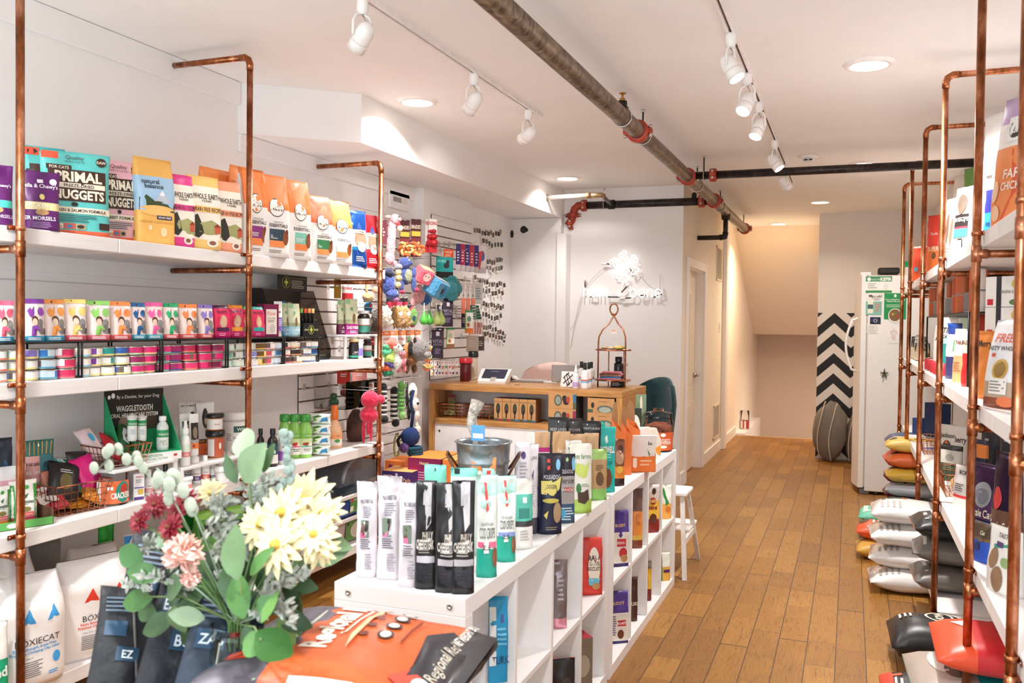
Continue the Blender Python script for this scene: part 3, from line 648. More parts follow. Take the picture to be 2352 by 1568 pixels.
LB(306,393,364,'tall yellow and sky blue food bag with mountain picture',[(.02,'f0b45a'),(.38,'f2b961'),(.78,'a9cbe6'),(1,'f3b95f')],[('p',[(-.95,.38),(-.95,.52),(-.6,.56),(-.2,.50),(.2,.49),(.95,.47),(.95,.36),(0,.42)],'3c4a2a'),('p',[(-.2,.49),(.2,.62),(.7,.48)],'c6ccd8'),('p',[(.05,.57),(.2,.62),(.35,.57),(.2,.55)],'f4f4f6'),('t','natural',-.35,.72,.055,'3a4250'),('t','balance',-.2,.665,.055,'3a4250'),('e',0,.385,.98,.06,'f5c172'),('r',-.05,.285,.75,.33,'2b2a52'),('t','GRAIN FREE',.35,.308,.022,'f2e6cf'),('t','GREEN PEA & DUCK FORMULA',.0,.25,.026,'c98a3a',0),('e',.3,.14,.18,.055,'f6d9a6'),('e',-.4,.18,.1,.03,'f6d9a6')],'gusset',yaw=.3,d=.09,seed=6)
we = lambda c,g: [('t','WHOLE EARTH',0,.72,.075,'4a3a30'),('t','FARMS',0,.655,.035,'7a6a58'),('r',-.9,.50,.9,.58,c),('t',g,0,.54,.055,'5a3020'),('p',[(-.95,.16),(-.95,.42),(-.3,.36),(.3,.40),(.95,.34),(.95,.16)],'a3a06a'),('p',[(-.95,.18),(-.9,.44),(-.6,.47),(-.35,.36),(-.2,.22),(-.5,.15)],'2c2c1e'),('r',.5,.22,.85,.31,'c4533a'),('p',[(.42,.31),(.68,.36),(.93,.31)],'8d3528'),('e',.35,.09,.38,.055,'f0e4d2'),('e',.35,.09,.22,.03,'8a5a48')]
for u0,u1,vt,c,nm in ((385,441,402,'e0418c','bright pink'),(428,501,405,'f0c574','pale yellow'),(494,550,418,'f2a27f','salmon pink')):
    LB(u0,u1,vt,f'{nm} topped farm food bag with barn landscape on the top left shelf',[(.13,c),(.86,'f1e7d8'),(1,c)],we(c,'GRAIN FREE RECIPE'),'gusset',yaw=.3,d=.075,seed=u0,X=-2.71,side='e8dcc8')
LB(458,530,388,'plain orange bag top seen behind the farm food bags',[(.6,'f1ece6'),(1,'ef8c47')],kind='gusset',X=-2.92,seed=11,yaw=.1)
LB(528,590,384,'tall orange and white bag standing behind the second copper post',[(.6,'f1ece6'),(1,'ef8c47')],kind='gusset',X=-2.86,seed=12,yaw=.1)
def nutro(u0,u1,vt,c2,lab,top=ORG,X=-2.73,o=0):
    it = [('p',[(-.98,.60),(-.98,.97),(.98,.97),(.98,.60),(.2,.52),(-.2,.50)],top),('e',0,.60,.5,.115,'4a3a30'),('e',0,.60,.46,.105,'f4efe8'),('t','Nutro',0,.60,.075,'40342e',1,.4),('t','WHOLESOME',.15,.425,.018,'5a4a40',0),('t','ESSENTIALS',.15,.385,.04,'3c302b',1,.72),('r',-.45,.20,.55,.34,c2),('l',-.38,.3,.22,.27,3,'e8e4e0'),('r',-.45,.12,.55,.20,'f08a4b'),('e',.62,.24,.2,.09,'8a4a26'),('e',.7,.31,.1,.035,'6a3218'),('l',-.5,.5,.05,.09,2,'8a7c74')]
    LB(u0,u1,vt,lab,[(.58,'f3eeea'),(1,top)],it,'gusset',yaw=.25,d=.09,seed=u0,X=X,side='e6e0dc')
nutro(548,604,388,'8b2f7e','white and orange food bag with purple square, half behind the copper post')
nutro(587,656,402,'24414f','white and orange food bag with dark blue square and hen',X=-2.70)
nutro(648,706,415,'7cc0ab','white and orange food bag with mint green square',X=-2.70)
nutro(700,757,450,'2f7a4a','white food bag with red orange top, green square and fish','ee6f4a',X=-2.70)
LB(722,752,478,'orange bag corner peeping out behind the white bags',[(.6,'efe8e2'),(1,'ef8346')],kind='gusset',X=-2.9,seed=14)
nutro(746,801,461,'e9dfd0','last white and orange food bag before the blue foil bag',ORG,X=-2.70)
for u0,u1,vt,c,c2,lab in ((797,840,484,'1f4f9a','2a86c0','shiny blue foil food bag near the end of the top left shelf'),(829,868,494,'c72530','e2404a','shiny red foil food bag at the end of the top left shelf')):
    LB(u0,u1,vt,lab,[(.30,c),(.36,c2),(.62,'d9d2cc'),(1,c)],[('e',.1,.5,.6,.17,'8a6a55'),('e',.15,.36,.5,.09,'eee8e2'),('p',[(-.3,.66),(0,.8),(.35,.66)],'1d3a72'),('r',-.7,.60,.75,.66,'e6dcc2'),('t','WILDERNESS',0,.63,.03,'3a332c'),('l',-.5,.5,.1,.2,3,'e8c8c8')],'pouch',d=.09,seed=u0,amp=.01,mk=FOIL,X=-2.71)

# ---- wire risers with tins below and pouches above (second shelf)
WIRE = mat('1b1918',.4,.6)
def onL(u, v, X=-2.72): return onX(u, v, X)
RT = 1.288+.135
def riser(ya, yb, z0, z1, lab, m=WIRE, x0=-2.98, x1=-2.70, th=.004, grid=.03):
    t = thing('wire_riser', lab, 'shelf riser', ((x0+x1)/2,(ya+yb)/2,z0), 0, 'risers on the left shelves'); hx, hy, h = (x1-x0)/2, (yb-ya)/2, z1-z0
    b = B()
    for s in (-1,1): b.tube([(-hx,s*hy,h),(hx,s*hy,h)],th,m,6).tube([(s*hx,-hy,h),(s*hx,hy,h)],th,m,6)
    n = int((yb-ya)/grid)
    for i in range(1,n): y = -hy+2*hy*i/n; b.tube([(-hx,y,h),(hx,y,h)],th*.5,m,4,False)
    b.build('wire_top', t)
    for s in (-1,1):
        b = B(); b.tube([(hx,s*hy,h),(hx,s*hy,.002)],th,m,6).tube([(-hx,s*hy,h),(-hx,s*hy,.002)],th,m,6).tube([(-hx,s*hy,.004),(hx,s*hy,.004)],th,m,6); b.build('leg_frame', t)
ys = [1.80, 2.02]+[onL(u,820).y for u in (175,362,513,644,727)]
ys = [onL(u,820).y for u in (-60,175,362,513,644,727)]
for i in range(5): riser(ys[i]+.008, ys[i+1]-.008, LZ[1], RT, x0=-2.98 if i < 4 else -2.79, lab='black wire riser over the tins, '+('cut by the left picture edge','first one right of the near post','middle one of five, over pink tins','the one at the second copper post','last one, beside the dark acrylic display')[i])
TINM = mat('b9b4aa',.3,.9,.04)
def tin(Y, k, X, base, band, col2, lab, r=.0415, h=.0375):
    b = B(); z = h
    rr = random.Random(int(Y*1000)+k); ph = rr.uniform(0,6.28)
    def sect(q, i):
        if i == 3: return INK(col2) if math.sin(2*PI*q/20+ph) > .55 else (INK('efe9dd') if math.sin(2*PI*q/20+ph) < -.6 else None)
        return None
    b.lathe([(.001,0,TINM),(r*.97,0),(r,.002),(r,.0045,INK(band)),(r,.010,INK(base)),(r,h-.005,TINM),(r*1.01,h-.003),(r,h-.001),(r*.94,h-.001),(r*.93,h-.003),(.001,h-.003)],20,None,True,lambda q,i: (INK(col2) if i == 4 and math.sin(2*PI*q/20+ph) > .5 else (INK('6c5a52') if i == 4 and math.sin(4*PI*q/20+ph) > .8 else None)))
    return b.build('food_tin',None,(X,Y,LZ[1]+k*(h+.0004)),(0,0,rr.uniform(0,.5)),label=lab,cat='tin',group='small tins stacked three high on the second left shelf')
us = [-6,29,70,110,151,188,216,248,281,311,341,377,405,437,469,498,524,548,577,596,616,636,658,680,701,717]
sc = [('efeae2','ef7a6a','3aa08a'),('f0ebe0','f0dc7a','2f7fc0'),('efe9e4','f0dc7a','8a78c8'),('d9ecf4','58b0d4','2f7fd0'),('f2e6e6','ef5a6a','d02a5a'),('f0e4da','7cc4d8','ef8a5a'),('f2efe8','f0e08a','7a3a9a'),('f2efe8','f0e08a','2aa8a0'),('f2efe8','f0e08a','3a6ac0'),('d42a72','bcd8a8','9a1a5a'),('d8246e','f2b98a','b0185a'),('d42a72','58b8b0','8a1550'),('cf2470','2a3f86','a01860'),('e0346a','f0785a','c01a50'),('da2268','d0205a','9a1448'),('d8246e','b01a58','7a1040'),('d4ded4','a8ccb8','7ab09a'),('dcdcd0','c2d0b8','9aaa8a'),('dedad0','cfd0e6','8a8ac8'),('f0d27e','e2b24e','6a4a20'),('f2e4e0','f0b4b8','d05a6a'),('d8e4ea','9ac0da','3a6a9a'),('f2e8dc','ef5a78','4a3a30'),('f4ead8','f2a06a','3a2a22'),('e8e4de','3a4a86','28356a'),('eeeae2','5a9ac8','1a4a8a')]
pos3 = ('bottom','middle','top')
nice = ['coral','blue','lilac','sky blue','red pink','peach','plum','teal green','royal blue','magenta and mint','magenta and peach','magenta and turquoise','magenta and navy','hot pink and orange','deep pink','crimson pink','pale sage','pale olive','lavender','golden yellow','blush pink','grey blue','white with rose band','white with orange band','white and navy','white and light blue']
for i, (u, c) in enumerate(zip(us, sc)):
    P = onL(u,830,-2.725)
    for k in range(3):
        tin(P.y, k, -2.745+.008*math.sin(i*5+k), c[0], c[1], c[2], f'{nice[i]} food tin, {pos3[k]} of its stack on the second left shelf')
for i, u in enumerate((388,420,455,485)):
    P = onL(u,830,-2.83)
    for k in range(3): tin(P.y, k, -2.845, 'c8246a','8a1550','3a2a6a', f'magenta food tin in the row behind, {pos3[k]} one, {("behind the turquoise banded stack","behind the navy banded stack","behind the hot pink stack","behind the deep pink stack")[i]}')
# pouches with a hugging pair
def hug(c): return [('p',[(-.75,.72),(-.45,.80),(-.3,.74),(-.05,.84),(-.1,.66),(-.35,.56),(-.6,.60)],c),('e',.5,.70,.34,.10,c),('e',.55,.84,.3,.035,'f6f2ee'),('e',-.12,.50,.30,.105,'5a3a2a'),('e',-.14,.46,.24,.085,'f0cdb4'),('e',.42,.42,.30,.11,'8a8684'),('e',.42,.28,.26,.12,'7a7674'),('p',[(-.4,.36),(.05,.38),(.35,.30),(.3,.25),(-.05,.28),(-.1,.13),(-.5,.13)],c),('r',.68,.16,.92,.30,'2c2828'),('l',-.75,.75,.03,.10,2,'f6f2f0')]
P1 = [(-18,31,690,'ef5f7a','3aa0c4','pink'),(50,101,686,'8a3fa6','3aa0c4','purple'),(98,147,687,'f49a4a','3aa0c4','orange'),(144,197,686,'f2d27a','ee6470','yellow'),(197,251,690,'8fd06a','f07080','lime green'),(250,300,692,'f4934e','f0646e','deep orange'),(296,333,695,'1f5f96','48b0cc','navy blue'),(330,373,694,'ea5fa0','58bcd0','rose'),(372,408,696,'23a86a','f26a72','emerald'),(408,452,698,'f48a4e','f2686e','tangerine'),(453,488,699,'8a78c4','f46a68','lavender')]
for u0,u1,vt,c,low,nm in P1:
    LB(u0,u1,vt,f'{nm} cat food pouch with child and cat drawing on the black riser',[(.13,low),(.90,'f1ddd6'),(1,c)],[('r',-.95,.89,.95,.99,c),('e',-.3,.94,.08,.03,'5a2a2a')]+hug(c),z=RT+.005,X=-2.735,yaw=.2,d=.045,seed=u0,nm='cat_food_pouch',nv=8,grp='cat food pouches in a row on the risers')
def rawz(u0,u1,vt,c,nm):
    LB(u0,u1,vt,f'magenta cat food bag with {nm} top and oval window on the riser',[(.28,'c8206a'),(.9,'dd2458'),(1,c)],[('e',0,.50,.48,.20,'caa080'),('e',0,.50,.36,.15,'d8b494'),('t','RAWZ',0,.80,.10,'5a1030'),('r',-.8,.20,.7,.32,c),('l',-.5,.4,.05,.15,2,'f0a0c0')],'gusset',z=RT+.005,X=-2.735,yaw=.25,d=.05,seed=u0,nm='cat_food_pouch',nv=8)
LB(478,500,700,'dark magenta bag behind the first window bag on the riser',[(.9,'a81850'),(1,'f0903a')],kind='gusset',z=RT+.005,X=-2.84,seed=3,nm='cat_food_pouch',nv=6)
rawz(487,524,701,'4a1440','plum'); rawz(522,554,700,'f09a3a','amber'); rawz(550,571,703,'4a9a5a','green'); rawz(572,603,704,'22a8a0','turquoise')
rz = PI/2-.25; loc,w,h = spec(599,633,698,rz,RT+.005,X=-2.75); carton('litter_carton','plum framed carton with cream cat picture on the riser','carton',loc,rz,w,.05,h,'7a1548',[('r',-.72,.08,.72,.84,'eee4d6'),('t','Flow',0,.72,.12,'e0506a',0,.6),('t','CAT LITTER',0,.56,.04,'6a5a50'),('e',.15,.25,.35,.14,'cfc8c0'),('l',-.5,.4,.44,.52,2,'8a7a70')])
def tube_pack(u0,u1,vt,z,X,lab,c1,c2,cap='f1eeea',yaw=.25,items=()):
    rz = PI/2-yaw; loc,w,h = spec(u0,u1,vt,rz,z,X=X)
    t = thing('squeeze_tube', lab, 'tube', loc, rz); b = B(); n = 18
    for j,(v0,v1,cc) in enumerate(((.16,.55,c2),(.55,1,c1))):
        for q in range(4):
            va, vb_ = v0+(v1-v0)*q/4, v0+(v1-v0)*(q+1)/4; V = []
            for v in (va,vb_):
                dp = w*.32*(1-((v-.16)/.84)**1.3)+.002
                for k in range(n): a = 2*PI*k/n; V.append((w/2*math.cos(a)*(.93+.07*v), dp*math.sin(a), v*h))
            b.add(V,[(k,(k+1)%n,n+(k+1)%n,n+k) for k in range(n)],PLASTIC(cc),True)
    b.build('tube_body', t); b = B(); b.lathe([(.001,0,PLASTIC(cap)),(w*.34,0),(w*.36,.005),(w*.34,h*.155),(w*.46,h*.165)],n); b.build('cap', t)
    if items: p = B(); decals(p, items, lambda u,v,o=0: Vector((u*w/2*.95, -(w*.32*(1-((max(v,.16)-.16)/.84)**1.3)+.002)*math.sqrt(max(0,1-u*u*.9))-o, v*h)), w, h); p.build('printed_label', t)
    return t
tube_pack(629,648,692,RT+.005,-2.73,'white and purple squeeze tube standing on its cap on the riser','f2efec','7a68b8',items=[('l',-.6,.6,.3,.5,4,'e8e0f4'),('e',.1,.7,.3,.02,'3a4a3a')])
def green(u0,u1,vt,c,txt,lab,z=RT+.005,X=-2.735): LB(u0,u1,vt,lab,[(.30,c),(.42,'a9b088'),(1,'d2d6b4')],[('e',-.2,.72,.22,.05,'6a9a7a'),('e',.05,.45,.22,.14,'7a5a44'),('t',txt,0,.20,.085,'f4f2ee'),('r',-.95,.86,-.3,.98,'8fbf8a'),('l',-.6,.6,.04,.12,2,'e8f0f4')],z=z,X=X,yaw=.25,d=.04,seed=u0,nm='supplement_pouch',nv=8)
green(645,666,696,'6aa4c4','CALM','pale green supplement pouch with blue base, half hidden at left of its twin',X=-2.76); green(661,688,697,'a6d2e6','CALM','pale green supplement pouch with sky blue base and cat photo')
rz = PI/2-.3; loc,w,h = spec(689,724,742,rz,RT+.005,X=-2.73)
t = carton('display_tray','low black tray of upright stick packs with green cross emblem','display tray',loc,rz,w,.06,h,'121111',[('e',0,.5,.36,.36,'b9b060'),('e',0,.5,.31,.31,'121111'),('r',-.06,.28,.06,.72,'c9d84a'),('r',-.17,.42,.17,.58,'c9d84a'),('t','CHEWS',-.65,.5,.14,'d8d2a8',1,.25),('t','MOUSSE',.65,.5,.14,'d8d2a8',1,.25)])
for i,(c,nm) in enumerate((('8ac44a','green'),('e8553a','red'),('f09a4a','orange'),('f4b87a','peach'))):
    b = B(); hh = .11; x = -w/2+w*(i+.5)/4; b.lathe([(.001,0,PLASTIC('161414')),(.0085,0),(.0085,hh*.78,PLASTIC(c)),(.0088,hh*.79),(.0088,hh),(.001,hh)],12)
    P = Matrix.Rotation(rz,4,'Z') @ Vector((x,.005,0)); b.build('supplement_stick',None,(loc[0]+P.x,loc[1]+P.y,loc[2]+h*.55),label=f'black stick pack with {nm} cap in the low black tray',cat='supplement tube')
# dark acrylic display stand
A = onX(660,700,-2.76).y; Bq = onX(775,700,-2.76).y
t = thing('acrylic_display','dark acrylic counter display of dropper bottles with black header sign','display stand',(-2.90,(A+Bq)/2,LZ[1])); hw = (Bq-A)/2; hh = onX(700,664,-2.8).z-LZ[1]
ACR = glass('smoked_acrylic',(.42,.40,.38,1),.05,.7); BK2 = mat('141312',.35)
B().box(-.12,-hw,0,-.112,hw,hh,BK2).box(-.12,-hw,0,.06,-hw+.004,hh*.0+.012,BK2).box(-.12,-hw,0,.09,hw,.02,BK2).build('base_panel', t)
for nm2, y in (('side_panel',-hw),('side_panel',hw-.004)): b = B(); b.add([(-.115,y,.01),(.10,y,.01),(.10,y,.06),(-.02,y,hh),(-.115,y,hh)],[(0,1,2,3,4)],ACR); b.add([(-.115,y+.003,.01),(.10,y+.003,.01),(.10,y+.003,.06),(-.02,y+.003,hh),(-.115,y+.003,hh)],[(4,3,2,1,0)],ACR); b.build(nm2, t)
b = B(); b.add([(.10,-hw,.02),(.10,hw,.02),(-.02,hw,hh),(-.02,-hw,hh)],[(0,1,2,3)],CLEAR); b.build('front_panel', t)
for i, z in enumerate((.0,.10,.20)):
    xf = .10-.12*z/hh; B().box(-.11,-hw+.004,z+.02,xf-.004,hw-.004,z+.024,BK2).box(xf-.006,-hw+.01,z+.018,xf-.003,hw-.01,z+.038,BK2).build('tier', t)
    p = B(); decals(p,[('r',-.85,.42,-.5,.5,'c9c48a'),('r',.5,.42,.85,.5,'c9c48a'),('t',('FUNCTIONAL HEMP SUPPLEMENTS','OILS + TINCTURES','BROAD HEMP TINCTURES')[i],0,.46,.36,'d8d2a8',1,.45)],lambda u,v,o=0: Vector((xf-.003+o, u*hw*.93, z+.018+v*.02)),hw*1.9,.02,.0006); p.build('printed_label', t)
b = B(); hy0, hy1 = onX(676,645,-2.9).y-(A+Bq)/2, onX(742,645,-2.9).y-(A+Bq)/2; z1 = onX(700,630,-2.9).z-LZ[1]; b.rbox(-.116,hy0,hh-.005,-.110,hy1,z1,BK2,.002); b.build('header_sign', t)
p = B(); decals(p,[('e',-.45,.5,.27,.38,'a8a050'),('e',-.45,.5,.24,.34,'141312'),('r',-.49,.25,-.41,.75,'c9d84a'),('r',-.58,.42,-.32,.58,'c9d84a'),('t','Seven Simple Herbal Benefits',.32,.8,.11,'a8a25a',0,.55),('l',-.1,.8,.12,.68,5,'b8b4a0')],lambda u,v,o=0: Vector((-.110+o,(hy0+hy1)/2+u*(hy1-hy0)/2,hh+v*(z1-hh))),hy1-hy0,z1-hh,.0008); p.build('printed_label', t)
def dropper(P, lab, s=1, c='e6e4b0'):
    b = B(); b.lathe([(.001,0,mat('1a1210',.12,0,0,coat=1.)),(.016*s,0),(.0165*s,.003),(.0165*s,.010*s,INK(c)),(.0165*s,.030*s,mat('1a1210',.12,0,0,coat=1.)),(.0165*s,.040*s),(.007*s,.050*s,PLASTIC('161414')),(.008*s,.052*s),(.008*s,.064*s),(.005*s,.066*s),(.0055*s,.082*s),(.003*s,.088*s),(.001,.089*s)],14); b.build('dropper_bottle',None,P,label=lab,cat='bottle',group='dropper bottles in the dark display')
for i, z in enumerate((.02,.12,.22)):
    if i == 0: continue
    for k in range(2): dropper((-2.93+.03*(i==1),(A+Bq)/2-.02+.048*k,LZ[1]+z+.005),f'amber dropper bottle in the dark display, {("lower","middle","upper")[i]} tier, {("nearer","farther")[k]} one')
for k,(c,nm,hh2,tt) in enumerate((('a8a860','olive',.075,''),('3a86c4','blue',.105,'VINCE'),('c9c6c0','silver grey',.10,'CBD'),('e8d49a','cream',.085,'HEMP'))):
    P = onX((680,689,702,717)[k],690,-2.83); carton('supplement_carton',f'narrow {nm} carton inside the dark acrylic display','carton',(-2.95,P.y,LZ[1]+.225),PI/2,(.018,.03,.034,.03)[k],.03,hh2,c,[('t',tt,0,.5,.2,'2a3a4a',1,.8,90 if k==1 else 0)] if tt else ())
for k in range(2): carton('supplement_carton',f'black carton on the lowest display tier, {("nearer","farther")[k]} one','carton',(-2.89,(A+Bq)/2-.02+.06*k,LZ[1]+.025),PI/2,.05,.04,.055,'171616',[('t',('PLAN B','CBD')[k],0,.25,.2,'d8d4cc'),('e',.1,.6,.2,.1,'8a8678')])
# white riser with supplements
ya, yb = onX(790,770,-2.72).y, onX(866,770,-2.72).y; ZW = onX(830,768,-2.72).z
WR = mat('f2efec',.35)
t = thing('white_riser','small white plastic riser at the far end of the second left shelf','shelf riser',(-2.83,(ya+yb)/2,LZ[1])); B().rbox(-.12,-(yb-ya)/2,ZW-LZ[1]-.012,.12,(yb-ya)/2,ZW-LZ[1],WR,.003).build('riser_top', t)
for sx in (-1,1):
    for sy in (-1,1): B().box(sx*.11-.006,sy*(yb-ya)*.46-.006,0,sx*.11+.006,sy*(yb-ya)*.46+.006,ZW-LZ[1]-.012,WR).build('leg', t)
green(775,796,688,'6a2048','AIL','pale green supplement pouch behind the twin with leaping dog',z=ZW,X=-2.80); green(793,821,686,'a01a78','DAILY HEALTH','pale green supplement pouch with magenta base and leaping dog',z=ZW,X=-2.76)
def bottle(P, r, h, body, cap, lab, label=None, neck=.5, caph=.13, nm='bottle', cat='bottle', shoulder=.78, rz=0, items=(), capr=None, tip=None, grp=None, glassy=False):
    t = thing(nm, lab, cat, P, rz, grp); hb = h*(1-caph); n = 20; bm = glass('bottle_'+body,lin(body),.05,.8) if glassy else PLASTIC(body)
    b = B(); b.lathe([(.001,0,bm),(r*.94,0),(r,.004),(r,hb*shoulder),(r*.92,hb*(shoulder+.06)),(r*neck*1.15,hb*.95),(r*neck,hb*.96),(r*neck,hb)],n); b.build('bottle_body', t)
    cr = capr or r*neck*1.25; b = B()
    if tip: b.lathe([(cr,hb,PLASTIC(cap)),(cr,hb+(h-hb)*.35),(cr*.6,hb+(h-hb)*.45),(cr*.4,h-.002),(.001,h)],n)
    else: b.lathe([(.001,hb-.001,PLASTIC(cap)),(cr,hb-.001),(cr*1.02,hb+.002),(cr,h-.002),(cr*.9,h),(.001,h)],n)
    b.build('cap', t)
    if label:
        b = B(); z0, z1 = hb*.10, hb*(shoulder-.06); cols = label if isinstance(label, (list,tuple)) else [(1,label)]; v = 0
        for vt_, cc in cols:
            za, zb = z0+(z1-z0)*v, z0+(z1-z0)*vt_; v = vt_
            b.lathe([(r+.0006,za,INK(cc)),(r+.0006,zb)],24)
        decals(b, items, lambda u,v,o=0: Vector(((r+.0006+o)*math.sin(u*1.3), -(r+.0006+o)*math.cos(u*1.3), z0+v*(z1-z0))), r*2.6, z1-z0, .0005); b.build('printed_label', t)
    return t
def LBt(u0,u1,vt,z,X,**k):
    rz = PI/2-.6; loc,w,h = spec(u0,u1,vt,rz,z,X=X); return bottle(loc, w/2, h, rz=rz, **k)
LBt(822,849,713,ZW,-2.76,body='2a1a14',cap='f2efec',lab='dark supplement bottle with white cap standing on the white riser',label=[(.5,'3f8a78'),(.55,'c23a3a'),(1,'efece4')],neck=.7,nm='supplement_bottle',shoulder=.82)
LBt(835,853,779,LZ[1],-2.76,body='2a1a14',cap='2a2220',lab='dark supplement bottle under the white riser',label=[(.5,'3f8a78'),(.6,'b02a3a'),(1,'efece4')],neck=.7,nm='supplement_bottle',shoulder=.82)
LBt(802,824,779,LZ[1],-2.73,body='161616',cap='c9a070',lab='black hemp jar with green band at the foot of the white riser',label=[(.18,'2aa888'),(1,'1a1a1c')],neck=.8,nm='supplement_jar',items=[('t','HEMP',0,.5,.12,'f0ece4'),('l',-.5,.5,.25,.4,3,'c8c4bc')])
tube_pack(815,833,779,LZ[1],-2.71,'white and purple tube under the white riser','f2efec','8a78c4')
# ================================================================= third and bottom left shelves
Z3, Z4 = LZ[2], LZ[3]
def L3(u0,u1,vt,X=-2.75,yaw=.4,z=Z3):
    rz = PI/2-yaw; loc,w,h = spec(u0,u1,vt,rz,z,X=X); return loc,w,h,rz
def L3b(u0,u1,vt,X=-2.75,z=Z3,**k):
    loc,w,h,rz = L3(u0,u1,vt,X,.6,z); return bottle(loc,w/2,h,rz=rz,**k)
LB(-12,28,1005,'dark navy treat bag at the left picture edge on the third shelf',[(1,'1c2433')],[('e',0,.6,.4,.12,'2c4a6a')],z=Z3,X=-2.95,seed=21,nm='treat_pouch',d=.08)
LB(50,123,1010,'cat treat pouch with green striped top and four coloured panels',[(.42,'7d9a78'),(.78,'d69a94'),(1,'2e6a60')],[('r',0,.42,.98,.78,'2f6f78'),('r',.05,0,.98,.42,'e6bf6a'),('e',.5,.6,.36,.1,'22323c'),('e',-.45,.2,.35,.12,'5a3024'),('t','a cat sushi',-.45,.68,.06,'5a2a2a',1,.4),('t','MEAL TOPPER',-.45,.55,.05,'f2e4e0',1,.42)]+[('p',[(-.95+.27*i,.8),(-.85+.27*i,.98),(-.78+.27*i,.98),(-.88+.27*i,.8)],'b98a4a') for i in range(7)]+[('e',0,.93,.05,.02,'e8e4e0')],z=Z3,X=-2.93,seed=22,nm='treat_pouch',yaw=.35)
# open green display box with three treat pouches
loc,w,h,rz = L3(-30,112,1190,-2.76,.35)
t = thing('display_tray','low open green cardboard tray holding treat pouches','display tray',loc,rz); b = B(); G = PAPER('5aa04e'); BR_ = PAPER('6a4a34')
b.box(-w/2,-.05,0,w/2,-.047,h,G).box(-w/2,-.05,0,w/2,.10,.003,BR_).box(w/2-.003,-.05,0,w/2,.10,h*1.9,BR_).box(-w/2,.10,0,w/2,.103,h*2.2,BR_).box(-w/2,-.05,0,-w/2+.003,.10,h*1.9,G); b.build('tray_body', t)
p = B(); decals(p,[('e',-.8,.5,.06,.25,'3a7a36'),('e',-.35,.55,.18,.3,'e8e4da')],lambda u,v,o=0: Vector((u*w/2,-.05-o,v*h)),w,h,.0008); p.build('printed_label', t)
gr = lambda c: [('r',-.98,.02,-.7,.9,'3a9a3a'),('r',.72,.02,.98,.9,'3a9a3a'),('e',.15,.84,.2,.05,'4aa04a'),('p',[(-.1,.64),(.3,.70),(.1,.58)],'2a6a4a'),('t','Greenies',0,.52,.09,'1f3a2e',1,.66),('t','FELINE',0,.45,.03,'4a8a5a'),('e',0,.34,.42,.06,'8a7a3a'),('r',-.66,.18,.66,.27,'e05a5a'),('t','SALMON FLAVOR',0,.225,.03,'f6e4e0')]
for i,(u0,u1,vt,c,nm,X) in enumerate(((-22,22,1116,'f0903f','orange based','-2.80'),(20,84,1102,'c8405a','pink based','-2.78'))):
    LB(u0,u1,vt,f'white and green cat treat pouch with {nm} front in the green tray',[(.16,c),(1,'f3efe6')],gr(c),z=Z3+.004,X=float(X),seed=23+i,nm='treat_pouch',yaw=.35,d=.05)
LB(-15,58,1070,'pale pink treat pouch leaning behind the green tray',[(.85,'efe6e6'),(1,'f0eeee')],[('r',-.9,.45,.7,.75,'e9a8b8'),('r',.7,.3,.9,.9,'d8405a')],z=Z3,X=-2.90,seed=26,nm='treat_pouch',yaw=.3)
LB(60,118,1070,'white treat pouch leaning behind the copper basket',[(1,'ece8e4')],[('l',-.6,.6,.5,.8,4,'8a8684')],z=Z3,X=-2.93,seed=27,nm='treat_pouch',yaw=.3)
LB(94,155,1078,'clay brown treat pouch top in the copper basket',[(1,'b06a55')],z=Z3,X=-2.87,seed=28,nm='treat_pouch',yaw=.2)
def wire_basket(name,lab,loc,rz,w,d,h,grp=None,m=COPPER,flare=1.25,n=8,rows=4,th=.0017):
    t = thing(name,lab,'wire basket',loc,rz,grp); b = B()
    def ring(z, th2): f = 1+(flare-1)*z/h; b.tube([(-w/2*f,-d/2*f,z),(w/2*f,-d/2*f,z),(w/2*f,d/2*f,z),(-w/2*f,d/2*f,z),(-w/2*f,-d/2*f,z)],th2,m,6,False)
    ring(h, th*1.9); b.build('rim', t); b = B()
    for j in range(rows): ring(.003+(h-.003)*j/rows, th)
    def P(s,z):
        f = 1+(flare-1)*z/h; s = s % 4; k = int(s); q = s-k
        c = [(-1,-1),(1,-1),(1,1),(-1,1),(-1,-1)]; x = c[k][0]+(c[k+1][0]-c[k][0])*q; y = c[k][1]+(c[k+1][1]-c[k][1])*q
        return (x*w/2*f,y*d/2*f,z)
    for i in range(4*n): b.tube([P(i/n,.003),P(i/n,h)],th,m,5,False)
    for i in range(1,n): x = -w/2+w*i/n; b.tube([(x,-d/2,.003),(x,d/2,.003)],th,m,5,False); y = -d/2+d*i/n; b.tube([(-w/2,y,.003),(w/2,y,.003)],th,m,5,False)
    b.build('wire_mesh', t); return t
loc,w,h,rz = L3(92,222,1118,-2.82,.15); h = .115
wire_basket('copper_basket','copper wire basket full of treat bags on the third left shelf',loc,rz,w*.8,.17,h,'copper wire baskets')
def flatbag(name,lab,P,rot,w,h,d,bands,items=(),seed=0,mk=PR,grp=None): return bag(name,lab,'treat pouch',P,0,w,h,d,'pillow',bands,items,grp,rot=rot,seed=seed,amp=.006,nv=9,mk=mk)
bx, by = loc[0], loc[1]
